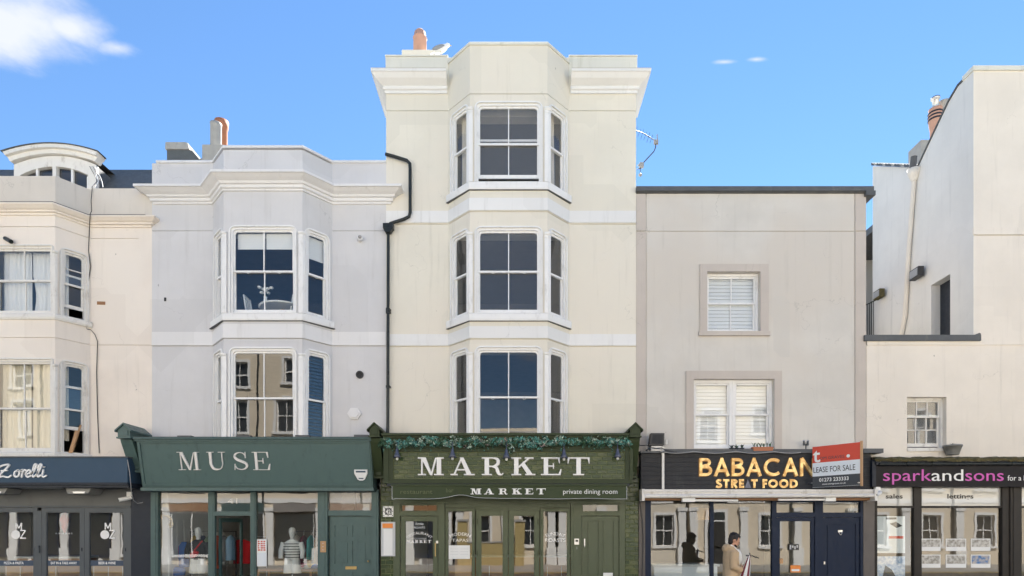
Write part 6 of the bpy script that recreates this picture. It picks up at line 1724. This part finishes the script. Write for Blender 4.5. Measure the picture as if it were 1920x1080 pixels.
for x, y, z, r, mt, lab in ((X(322, -.7), .7, 1.25, (.16, .1, .24), 'pink_cloth', 'bright pink jumper hanging in the teal shop window'), (X(345, -.75), .75, 1.2, (.13, .09, .3), 'blue_cloth', 'blue jacket hanging beside the pink jumper'), (X(332, -.6), .6, .82, (.2, .12, .1), 'blue_cloth', 'folded blue denim on the window display shelf')):
    t = thing('garment', (x, y, z), lab, 'clothing')
    m = MB(); loft(m, [(x, y, z - r[2], r[0] * .9, r[1]), (x, y, z - r[2] * .3, r[0], r[1]), (x, y, z + r[2] * .6, r[0], r[1] * .9), (x, y, z + r[2], r[0] * .4, r[1] * .5)]); part('cloth', m, mt, t)
    m = MB(); m.tube([(x, y, z + r[2]), (x, y, 2.0)], .006, 5); part('hanger', m, 'steel', t)
# two more rails at the back of the shop, one garment of each colour
cloth_cols = (('mustard', (.5, .3, .05)), ('navy', (.02, .03, .09)), ('sage', (.2, .27, .18)), ('coral', (.6, .16, .1)), ('grey', (.2, .2, .21)), ('sky blue', (.25, .42, .6)), ('ivory', (.7, .67, .58)), ('burgundy', (.14, .01, .03)),
              ('turquoise', (.08, .42, .42)), ('tan', (.38, .24, .12)), ('lavender', (.4, .33, .5)), ('charcoal', (.03, .03, .035)))
for nm, c_ in cloth_cols: plain('cloth_' + nm.replace(' ', '_'), c_, .9)
for r_i, (xa, xb, yy) in enumerate(((-7.85, -6.75, 1.15), (-5.6, -4.45, 1.7))):
    t = thing('clothes_rail', (xa, yy, 0), ('dark clothes rail behind the window mannequin in black top', 'dark clothes rail behind the mannequin in striped jumper')[r_i], 'rail')
    m = MB(); m.tube([(xa, yy, 0), (xa, yy, 1.75), (xb, yy, 1.75), (xb, yy, 0)], .016, 8); part('frame', m, 'dark_plastic', t)
    for g_i in range(6):
        nm = cloth_cols[r_i * 6 + g_i][0]; x = xa + .12 + g_i * (xb - xa - .24) / 5
        t = thing('garment', (x, yy, .9), nm + ' garment on a dark clothes rail in the teal shop', 'clothing')
        m = MB(); loft(m, [(x, yy, .85 + .1 * (g_i % 3), .10, .2), (x, yy, 1.2, .095, .2), (x, yy, 1.52, .085, .22), (x, yy, 1.6, .05, .17), (x, yy, 1.65, .02, .04)], 12); part('cloth', m, 'cloth_' + nm.replace(' ', '_'), t)
        m = MB(); m.tube([(x, yy, 1.64), (x, yy, 1.74), (x, yy + .03, 1.77)], .006, 5); part('hanger', m, 'steel', t)
# rail with red tops in the doorway
t = thing('clothes_rail', (X(450, -1.6), 1.6, 0), 'chrome clothes rail seen through the open teal doorway', 'rail')
m = MB(); xa, xb = X(425, -1.6), X(500, -1.6)
m.tube([(xa, 1.6, 0), (xa, 1.6, 1.62), (xb, 1.6, 1.62), (xb, 1.6, 0)], .015, 8); part('frame', m, 'steel', t)
for i, (x, mt, lab) in enumerate(((X(452, -1.4), 'red_cloth', 'plain red top hanging on the clothes rail'), (X(436, -1.6), 'white_cloth', 'cream patterned shirt hanging on the clothes rail'), (X(428, -1.7), 'black_cloth', 'black top hanging at the end of the clothes rail'))):
    t = thing('garment', (x, 1.5 + i * .12, .9), lab, 'clothing'); y = 1.45 + i * .12
    m = MB(); w = .27 if i == 0 else .14
    loft(m, [(x, y, .95, w * .8, .06), (x, y, 1.2, w * .82, .07), (x, y, 1.42, w, .06), (x, y, 1.5, w * .75, .05), (x, y, 1.55, w * .2, .04)]); part('cloth', m, mt, t)
    m = MB(); m.tube([(x, y, 1.54), (x, y, 1.6), (x + .02, y, 1.63)], .006, 5); part('hanger', m, 'wood_pale', t)
t = thing('display_table', (X(540, -.9), .9, 0), 'low wooden display table with folded clothes in the teal shop', 'table')
m = MB(); m.box(X(490, -.9), X(594, -.9), .6, 1.3, .82, .86); part('table_top', m, 'wood', t)
for a in (X(493, -.9), X(590, -.9)):
    for b in (.64, 1.26):
        m = MB(); m.box(a - .025, a + .025, b - .025, b + .025, 0, .82); part('leg', m, 'wood', t)
for i in range(5):
    mt = ('white_cloth', 'pink_cloth', 'paper_grey', 'straw', 'blue_cloth')[i]
    x = X(562 + i * 7, -.8); m = MB(); m.blob((x, .8, .92 + .02 * (i % 2)), (.12, .1, .06), 10, 6); solo('folded_garment', m, mt, (x, .8, .86), ('folded white', 'folded pink', 'folded grey', 'folded tan', 'folded blue')[i] + ' garment on the low display table', 'clothing')
# dining table in the lilac house's upper bay
zb = 6.0
t = thing('dining_table', (-5.25, -.02, zb), 'small round dining table inside the lilac upper bay window', 'table')
m = MB(); m.lathe([(.5, .72), (.52, .735), (.52, .75), (.5, .755)], (-5.2, .1, zb), 24); part('table_top', m, 'white_cloth', t)
m = MB(); m.lathe([(.25, 0), (.06, .05), (.05, .72)], (-5.2, .1, zb), 12); part('pedestal', m, 'wood_pale', t)
for s, x, lab in ((1, X(466, .1), 'white slatted chair beside the dining table, turned towards vase'), (-1, X(545, .1), 'white slatted chair beside the dining table, below the fruit basket')):
    t = thing('dining_chair', (x, -.05, zb), lab, 'chair')
    for dy in (-.16, .16):
        m = MB(); m.tube([(x - s * .05, dy, zb), (x, dy, zb + .45), (x - s * .08, dy, zb + .95)], .02, 6); part('back_post', m, 'white_plastic', t)
        m = MB(); m.tube([(x + s * .35, dy, zb), (x + s * .35, dy, zb + .45)], .018, 6); part('leg', m, 'white_plastic', t)
    for i in range(4):
        m = MB(); yy = -.12 + .08 * i; m.tube([(x, yy, zb + .5), (x - s * .08, yy, zb + .93)], .012, 6); part('slat', m, 'white_plastic', t)
    m = MB(); m.tube([(x - s * .08, -.17, zb + .95), (x - s * .08, .17, zb + .95)], .022, 6); part('top_rail', m, 'white_plastic', t)
    m = MB(); m.box(min(x, x + s * .38), max(x, x + s * .38), -.19, .19, zb + .44, zb + .48); part('seat', m, 'white_plastic', t)
t = thing('flower_vase', (X(496, .1), -.05, zb + .755), 'glass vase of white flowers on the round dining table', 'vase')
xv = X(496, .05)
m = MB(); m.lathe([(.04, 0), (.05, .1), (.035, .2), (.045, .22), (.04, .22), (.03, .19)], (xv, .0, zb + .755), 12); part('vase', m, 'sign_pale', t)
m = MB(); rnd = random.Random(5)
for i in range(8): m.tube([(xv, 0, zb + .9), (xv + rnd.uniform(-.14, .14), rnd.uniform(-.06, .06), zb + 1.12 + rnd.uniform(-.05, .08))], .004, 4)
part('stems', m, 'leaf_green', t)
m = MB(); rnd = random.Random(5)
for i in range(8):
    c = (xv + rnd.uniform(-.14, .14), rnd.uniform(-.06, .06), zb + 1.12 + rnd.uniform(-.05, .08)); m.blob(c, (.05, .05, .03), 8, 5)
part('blossom', m, 'white_letter', t)
xv = X(519, .0); m = MB(); m.lathe([(.1, 0), (.17, .06), (.16, .1), (.05, .15), (.0, .15)], (xv, .02, zb + .755), 14); solo('bread_basket', m, 'straw', (xv, .02, zb + .755), 'round woven basket on the dining table', 'basket')
# restaurant interiors
def counter(x0, x1, y0, y1, h, lab, mat, nm='counter'):
    t = thing(nm, ((x0 + x1) / 2, y0, 0), lab, nm)
    m = MB(); m.box(x0, x1, y0, y1, 0, h - .05); part('front', m, mat, t)
    m = MB(); m.box(x0 - .04, x1 + .04, y0 - .04, y1 + .04, h - .05, h); part('worktop', m, 'paper_grey', t)
counter(X(1226, -.6), X(1345, -.6), .6, 1.2, .98, 'white serving counter behind the navy framed window', 'sign_pale')
counter(X(20, -2), X(140, -2), 2.2, 2.8, 1.1, 'timber bar counter inside the grey restaurant', 'wood')
counter(-1.4, 1.6, 3.0, 3.6, 1.1, 'dark wood bar inside the olive restaurant', 'wood')
t = thing('pendant_lamp', (X(1320, -1), 1.0, 2.2), 'woven pendant lampshade inside the black-fascia shop', 'lamp')
m = MB(); m.lathe([(.2, 0), (.17, .28), (.16, .28), (.19, 0)], (X(1320, -1), 1.0, 2.02), 16); part('shade', m, 'wood_pale', t)
m = MB(); m.tube([(X(1320, -1), 1.0, 2.3), (X(1320, -1), 1.0, 3.08)], .006, 5); part('cord', m, 'dark_plastic', t)
t = thing('hanging_lantern', (X(121, -.5), .5, 2.0), 'red hanging paper lantern behind the middle restaurant door', 'lantern')
m = MB(); x = X(121, -.5); loft(m, [(x, .5, 1.72, .015, .015), (x, .5, 1.85, .06, .06), (x, .5, 2.02, .085, .085), (x, .5, 2.15, .05, .05), (x, .5, 2.22, .02, .02)], 10); part('shade', m, 'sign_red', t)
m = MB(); m.tube([(x, .5, 2.2), (x, .5, 2.9)], .006, 5); part('cord', m, 'dark_plastic', t)
for i, (x, y) in enumerate(((X(20, -1), .9), (X(60, -1), 1.1), (X(105, -1.2), .8), (X(180, -1), 1.0), (X(218, -1), .8), (X(850, -1), .9), (X(930, -1.2), 1.2), (X(1040, -1), .9))):
    in_a = i < 5
    t = thing('cafe_chair', (x, y, 0), 'pale metal-legged chair inside the grey restaurant' if in_a else 'brown cafe chair inside the olive restaurant', 'chair', 'chairs in the grey restaurant' if in_a else 'chairs in the olive restaurant')
    mt = 'wood_pale' if in_a else 'wood'
    m = MB(); m.box(x - .2, x + .2, y - .2, y + .2, .44, .48); part('seat', m, mt, t)
    m = MB(); m.box(x - .2, x + .2, y + .17, y + .2, .62, .92); part('backrest', m, mt, t)
    for sx in (-.17, .17):
        for sy in (-.17, .18):
            m = MB(); m.tube([(x + sx, y + sy, 0), (x + sx, y + sy, .44 if sy < 0 else .9)], .014, 6); part('leg', m, 'steel', t)
t = thing('menu_stand', (X(866, -.35), .35, 0), 'pale wooden menu board standing behind the folding doors', 'stand')
m = MB(); m.box(X(853, -.35), X(883, -.35), .33, .36, .3, 1.25); part('board', m, 'wood_pale', t)
m = MB(); m.box(X(864, -.35), X(877, -.35), .325, .329, 1.16, 1.26); part('card', m, 'paper', t)
m = MB(); m.tube([(X(868, -.35), .36, 1.2), (X(868, -.35), .75, 0)], .015, 6); m.tube([(X(868, -.35), .35, .3), (X(868, -.35), .3, 0)], .02, 6); part('leg', m, 'wood', t)
# ------------------------------------------------------------------ pedestrian
def remeshed(mb, voxel, smooth_it=4):
    me = mb.mesh('tmp', 'white_cloth')
    ob = bpy.data.objects.new('tmp', me); COL.objects.link(ob)
    r = ob.modifiers.new('r', 'REMESH'); r.mode = 'VOXEL'; r.voxel_size = voxel; r.use_smooth_shade = True
    s = ob.modifiers.new('s', 'SMOOTH'); s.iterations = smooth_it; s.factor = .5
    dg = bpy.context.evaluated_depsgraph_get()
    out = bpy.data.meshes.new_from_object(ob.evaluated_get(dg))
    bpy.data.objects.remove(ob)
    for p in out.polygons: p.use_smooth = True
    return out
def put(name, me, mat, parent):
    me.name = name; me.materials.clear(); me.materials.append(M[mat])
    o = bpy.data.objects.new(name, me); COL.objects.link(o); o.parent = parent
    return o
plain('skin', (.50, .27, .18), .55); plain('hair_dark', (.018, .013, .011), .6)
paint('coat_beige', (.52, .38, .24), .8, .12, scale=14)
plain('trousers_dark', (.03, .03, .04), .85); plain('shoe', (.02, .02, .02), .5)
PX, PY = X(1372, 1.5), -1.5
pe = thing('person', (PX, PY, 0), 'person in beige hooded coat with dark hair walking and looking down', 'person')
# local frame: +x forward (along the street), -y towards the road
head_c = Vector((.055, 0, 1.555))
RH = Matrix.Rotation(math.radians(22), 3, 'Y')
def hd(p): return head_c + RH @ Vector(p)
m = MB()
m.blob(hd((-.012, 0, .03)), (.098, .077, .098), 16, 12, RH); m.blob(hd((.035, 0, -.035)), (.062, .062, .075), 14, 10, RH); m.blob(hd((.05, 0, -.085)), (.04, .042, .03), 12, 8, RH)
m.blob(hd((.098, 0, -.022)), (.018, .014, .026), 8, 6, RH); m.blob(hd((.085, 0, .012)), (.018, .05, .014), 10, 6, RH); m.blob(hd((.088, 0, -.066)), (.014, .026, .011), 8, 6, RH)
for s in (-1, 1): m.blob(hd((-.012, s * .078, -.005)), (.02, .012, .032), 8, 6, RH)
m.tube([(-.01, 0, 1.36), (.0, 0, 1.42), (.03, 0, 1.52)], [.062, .055, .055], 12)
loft(m, [(0, 0, .86, .11, .15), (0, 0, 1.0, .10, .14), (0, 0, 1.2, .115, .165), (-.01, 0, 1.33, .10, .185), (-.01, 0, 1.40, .06, .10)])
arms = {}
for s, sh, el, ha in ((-1, (-.01, -.185, 1.34), (-.03, -.235, 1.06), (.205, -.17, .95)), (1, (-.01, .185, 1.34), (.02, .23, 1.08), (.24, .10, 1.04))):
    arms[s] = (Vector(sh), Vector(el), Vector(ha))
    m.tube([sh, el, ha], [.048, .042, .03], 10)
    d = (Vector(ha) - Vector(el)).normalized()
    palm = Vector(ha) + d * .05
    m.blob(palm, (.045, .026, .04), 10, 7)
    for f in range(4):
        b0 = palm + d * .035 + Vector((0, 0, .028 - f * .018)); L = (.028, .032, .03, .024)[f]
        m.tube([b0, b0 + d * L + Vector((0, -s * .008, 0)), b0 + d * (L * 1.2) + Vector((0, -s * .034, -.004)), b0 + d * L * .6 + Vector((0, -s * .05, -.004))], [.0105, .01, .009, .008], 7)
    b0 = palm + Vector((0, -s * .02, .03)); m.tube([b0, b0 + d * .03 + Vector((0, -s * .015, .02)), b0 + d * .055 + Vector((0, -s * .03, .01))], [.012, .011, .009], 7)
legs = (((0, -.085, .86), (.10, -.09, .47), (.20, -.09, .07)), ((0, .085, .86), (.0, .09, .46), (-.22, .09, .13)))
for l in legs: m.tube(l, [.085, .06, .04], 12)
body = put('body', remeshed(m, .0085, 2), 'skin', pe)
# hair as a cap of the skull
m = MB(); m.blob(hd((-.04, 0, .06)), (.098, .086, .09), 18, 12, RH); m.blob(hd((.035, 0, .105)), (.055, .062, .032), 12, 8, RH); m.blob(hd((-.075, 0, -.005)), (.048, .074, .075), 12, 8, RH)
rnd = random.Random(8)
for i in range(40):
    a = rnd.uniform(0, 6.283); b = rnd.uniform(.1, 1.0); m.blob(hd((-.04 + .095 * math.sin(b) * math.cos(a), .085 * math.sin(b) * math.sin(a), .06 + .09 * math.cos(b))), (.024, .024, .017), 6, 4)
m.blob(hd((-.06, 0, -.05)), (.05, .068, .06), 12, 8, RH)
for s in (-1, 1): m.blob(hd((.0, s * .07, .035)), (.03, .018, .05), 8, 6, RH)
put('hair', remeshed(m, .008, 1), 'hair_dark', pe)
m = MB(); m.blob(hd((.06, 0, -.093)), (.038, .045, .026), 12, 8, RH); m.blob(hd((.03, 0, -.085)), (.04, .064, .03), 12, 8, RH)
put('beard', remeshed(m, .008, 1), 'hair_dark', pe)
for s in (-1, 1):
    m = MB(); m.blob(Vector((PX, PY, 0)) + hd((.082, s * .032, -.004)), (.008, .01, .008), 8, 6); part('eye', m, 'black_ink', pe)
# coat with sleeves and hood
m = MB()
loft(m, [(.0, 0, .62, .175, .225), (-.005, 0, .78, .165, .22), (-.01, 0, 1.0, .15, .205), (-.01, 0, 1.2, .155, .215), (-.015, 0, 1.33, .135, .225), (-.015, 0, 1.41, .09, .13)], 18)
for s in (-1, 1):
    sh, el, ha = arms[s]; d = (ha - el).normalized()
    m.tube([sh + Vector((0, 0, .0)), (sh + el) / 2 + Vector((-.01, 0, 0)), el + Vector((-.015, 0, -.01)), (el + ha) / 2 + Vector((0, 0, -.015)), ha - d * .01], [.09, .083, .082, .072, .058], 12)
for i in range(6):
    rn = random.Random(i); z = .7 + i * .1; m.blob((rn.uniform(-.1, .1), -.2, z), (.05, .02, .02), 8, 5, Matrix.Rotation(rn.uniform(-.6, .6), 3, 'Y'))
m.tube([Vector((-.10, .0, 1.44)) + Vector((.0, 0, 0)), (-.1, -.08, 1.43), (-.02, -.125, 1.41), (.06, -.10, 1.37)], [.055, .06, .05, .03], 10)
m.tube([(-.10, .0, 1.44), (-.1, .08, 1.43), (-.02, .125, 1.41), (.06, .10, 1.37)], [.055, .06, .05, .03], 10)
m.blob((-.13, 0, 1.40), (.06, .11, .08), 12, 8)
coat = put('coat', remeshed(m, .013, 3), 'coat_beige', pe)
m = MB(); m.tube([Vector((PX, PY, 0)) + Vector(v) for v in ((-.07, -.13, 1.475), (.0, -.15, 1.43), (.075, -.125, 1.36))], .012, 6); part('hood_lining', m, 'white_cloth', coat)
m = MB(); o_ = Vector((PX, PY, 0))
for (a, b) in (((.085, -.12, 1.37), (.148, -.1, 1.08)),):
    m.blob(o_ + Vector((.10, -.06, 1.22)), (.065, .13, .17), 14, 10)
part('shirt', m, 'white_cloth', pe)
m = MB()
for l in legs: m.tube([o_ + Vector(v) for v in l], [.105, .078, .062], 12)
part('trousers', m, 'trousers_dark', pe)
for i, l in enumerate(legs):
    f = o_ + Vector(l[2]); m = MB(); m.blob((f.x + .06, f.y, f.z - .03), (.135, .048, .04), 12, 8, Matrix.Rotation(.0 if i == 0 else .5, 3, 'Y')); part('shoe', m, 'shoe', pe)
# furled maroon and white umbrella in the near hand
plain('maroon', (.16, .012, .025), .6)
tp, bt = o_ + Vector((.27, -.21, 1.27)), o_ + Vector((.10, -.26, .58))
t = thing('furled_umbrella', bt, 'furled maroon and white umbrella with dark crossbar handle held by pedestrian', 'umbrella')
ax = (bt - tp); L = ax.length; ax.normalize(); e1 = ax.cross(Vector((0, 1, 0))).normalized(); e2 = ax.cross(e1).normalized()
for i in range(8):
    m = MB(); a0, a1 = 6.2832 * i / 8, 6.2832 * (i + .97) / 8
    rs = [(.0, .018), (.25, .05), (.6, .085), (.95, .10), (1.0, .07)]
    vs = []
    for s, r in rs:
        for a in (a0, (a0 + a1) / 2, a1):
            rr_ = r * (1.0 if a != (a0 + a1) / 2 else 1.12); vs.append(tp + ax * (L * s) + e1 * rr_ * math.cos(a) + e2 * rr_ * math.sin(a))
    m.add(vs, [(k * 3 + j, k * 3 + j + 1, (k + 1) * 3 + j + 1, (k + 1) * 3 + j) for k in range(4) for j in range(2)], True)
    part('canopy_panel', m, 'maroon' if i % 2 else 'white_cloth', t)
m = MB(); m.tube([tp - ax * .05, tp + ax * (L + .15)], .008, 6); m.tube([tp + Vector((-.07, 0, .0)), tp + Vector((.05, -.01, -.01)), tp + Vector((.17, -.03, -.05))], .013, 7); part('shaft', m, 'dark_plastic', t)

# ------------------------------------------------------------------ the far side of the street (seen in the glass)
YO = -19.5
def opposite(x0, x1, h, floors, cols, mat, lab, shop=True, glazed=False, trim='trim_white_render'):
    t = thing('opposite_house', ((x0 + x1) / 2, YO, 0), lab, 'house', 'houses across the road')
    F = Fr((x1, YO), (x0, YO)); W = x1 - x0
    holes = []; wins = []
    step = W / cols
    for z0, z1 in floors:
        for c in range(cols):
            u = step * (c + .5); holes.append((u - .5, u + .5, z0, z1)); wins.append((u - .5, u + .5, z0, z1))
    m = MB(); m.panel(F, .0, W, 0, h, holes, .3); part('wall', m, mat, t)
    m = MB(); m.fbox(F, .0, W, -8, -.31, 0, h - .3); part('rear_mass', m, 'room_dark', t)
    m = MB(); m.sweep([F.p(0, 0)[:2], F.p(W, 0)[:2]], [(0, h - .5), (.06, h - .5), (.1, h - .4), (.28, h - .3), (.3, h - .22), (0, h - .18)]); part('cornice', m, trim, t)
    m = MB(); m.fbox(F, 0, W, .0, .06, 3.35, 3.6); part('string_band', m, trim, t)
    for u0, u1, z0, z1 in wins:
        m = MB(); m.ring(F, [(u0 - .12, z0 - .0), (u1 + .12, z0), (u1 + .12, z1 + .14), (u0 - .12, z1 + .14)], [(u0, z0), (u1, z0), (u1, z1), (u0, z1)], .0, .05)
        m.fbox(F, u0 - .16, u1 + .16, .0, .12, z0 - .12, z0 - .002); m.ring(F, [(u0, z0), (u1, z0), (u1, z1), (u0, z1)], [(u0 + .07, z0 + .07), (u1 - .07, z0 + .07), (u1 - .07, z1 - .07), (u0 + .07, z1 - .07)], -.18, -.1)
        m.fbox(F, u0 + .06, u1 - .06, -.175, -.11, (z0 + z1) / 2 - .03, (z0 + z1) / 2 + .03); m.fbox(F, (u0 + u1) / 2 - .02, (u0 + u1) / 2 + .02, -.17, -.12, z0 + .06, z1 - .06)
        w = part('window', m, 'joinery_white', t)
        m = MB(); m.quad(F, u0, u1, z0, z1, -.2); part('pane', m, 'far_glass', w)
    rn = random.Random(int(x0 * 7) + 3)
    for c in range(1, cols):
        if rn.random() < .6:
            u = step * c + .35; m = MB(); m.tube([F.p(u, .1, .09), F.p(u, h - .5, .09)], .05, 6); part('downpipe', m, 'pipe_black', t)
    for c in range(cols):
        if rn.random() < .35:
            u = step * (c + .5); m = MB(); m.fbox(F, u - .62, u + .62, .002, .09, 0, 3.0); dr_ = part('door_case', m, 'joinery_white', t)
            m = MB(); m.fbox(F, u - .45, u + .45, .09, .12, .05, 2.3); part('door', m, rn.choice(('navy_door', 'teal_dark', 'room_dark', 'black_ink')), dr_)
            m = MB(); m.fbox(F, u - .45, u + .45, .09, .11, 2.4, 2.85); part('fanlight', m, 'far_glass', dr_)
    if glazed:
        for c in range(cols):
            u = step * (c + .5); hw = step * .40
            m = MB(); m.ring(F, [(u - hw, .4), (u + hw, .4), (u + hw, 2.85), (u - hw, 2.85)], [(u - hw + .08, .55), (u + hw - .08, .55), (u + hw - .08, 2.75), (u - hw + .08, 2.75)], .125, .17); m.fbox(F, u - .03, u + .03, .13, .165, .55, 2.75); sf = part('shop_window', m, rn.choice(('joinery_white', 'navy_door', 'bronze_frame')), t)
            m = MB(); m.fbox(F, u - hw + .02, u + hw - .02, .122, .14, .45, 2.8); part('pane', m, 'far_glass', sf)
            m = MB(); m.fbox(F, u - hw, u + hw, .1, .3, 2.87, 3.3); part('sign_board', m, rn.choice(('sign_pale', 'room_dark', 'teal_dark', 'navy_door', 'wood')), t)
    if shop:
        for c in range(cols + 1):
            u = min(max(step * c, .2), W - .2); m = MB(); m.fbox(F, u - .2, u + .2, .0, .16, 0, 2.9); m.fbox(F, u - .26, u + .26, .0, .22, 2.9, 3.1); m.fbox(F, u - .27, u + .27, .0, .24, 0, .9); part('pilaster', m, trim, t)
    return t
plain('far_glass', (.03, .035, .04), .06)
opposite(-30, -10.5, 12.2, [(1.0, 2.7), (4.1, 6.1), (7.0, 8.7), (9.5, 10.8)], 7, 'render_opposite', 'tall cream rendered terrace across the road', glazed=True)
opposite(-10.3, -3.4, 11.6, [(1.0, 2.7), (4.2, 6.2), (7.1, 9.0)], 3, 'render_opposite_grey', 'pale stone-coloured house with tall windows across the road', glazed=True)
paint('yellow_brick', (.42, .33, .15), .9, .3, dirt=(.2, .15, .08), amount=.6, scale=9)
opposite(-3.2, 2.2, 7.3, [(1.0, 2.7), (4.1, 5.8)], 2, 'render_opposite', 'low cream house opposite with pilasters')
wt = thing('garden_wall', (-1.0, YO + .6, 0), 'low yellow brick garden wall across the road', 'wall')
m = MB(); m.box(-2.9, .4, YO + .9, YO + 1.15, 0, 1.2); part('wall_body', m, 'yellow_brick', wt)
m = MB(); m.box(-2.95, .45, YO + .86, YO + 1.19, 1.2, 1.28); part('coping', m, 'concrete', wt)
for xx in (-2.75, .25):
    m = MB(); m.box(xx - .25, xx + .25, YO + .75, YO + 1.25, 0, 2.3); pp = part('gate_pier', m, 'yellow_brick', wt)
    m = MB(); m.box(xx - .3, xx + .3, YO + .7, YO + 1.3, 2.3, 2.42); part('pier_cap', m, 'concrete', pp)
opposite(2.4, 9.3, 10.2, [(1.0, 2.7), (4.2, 6.1), (7.0, 8.6)], 3, 'render_opposite_grey', 'stone-coloured house with pilasters beside the low cream house opposite')
opposite(9.5, 30, 11.0, [(1.0, 2.7), (4.1, 6.1), (7.0, 8.7)], 7, 'render_opposite', 'long cream terrace with seven window bays across the road')
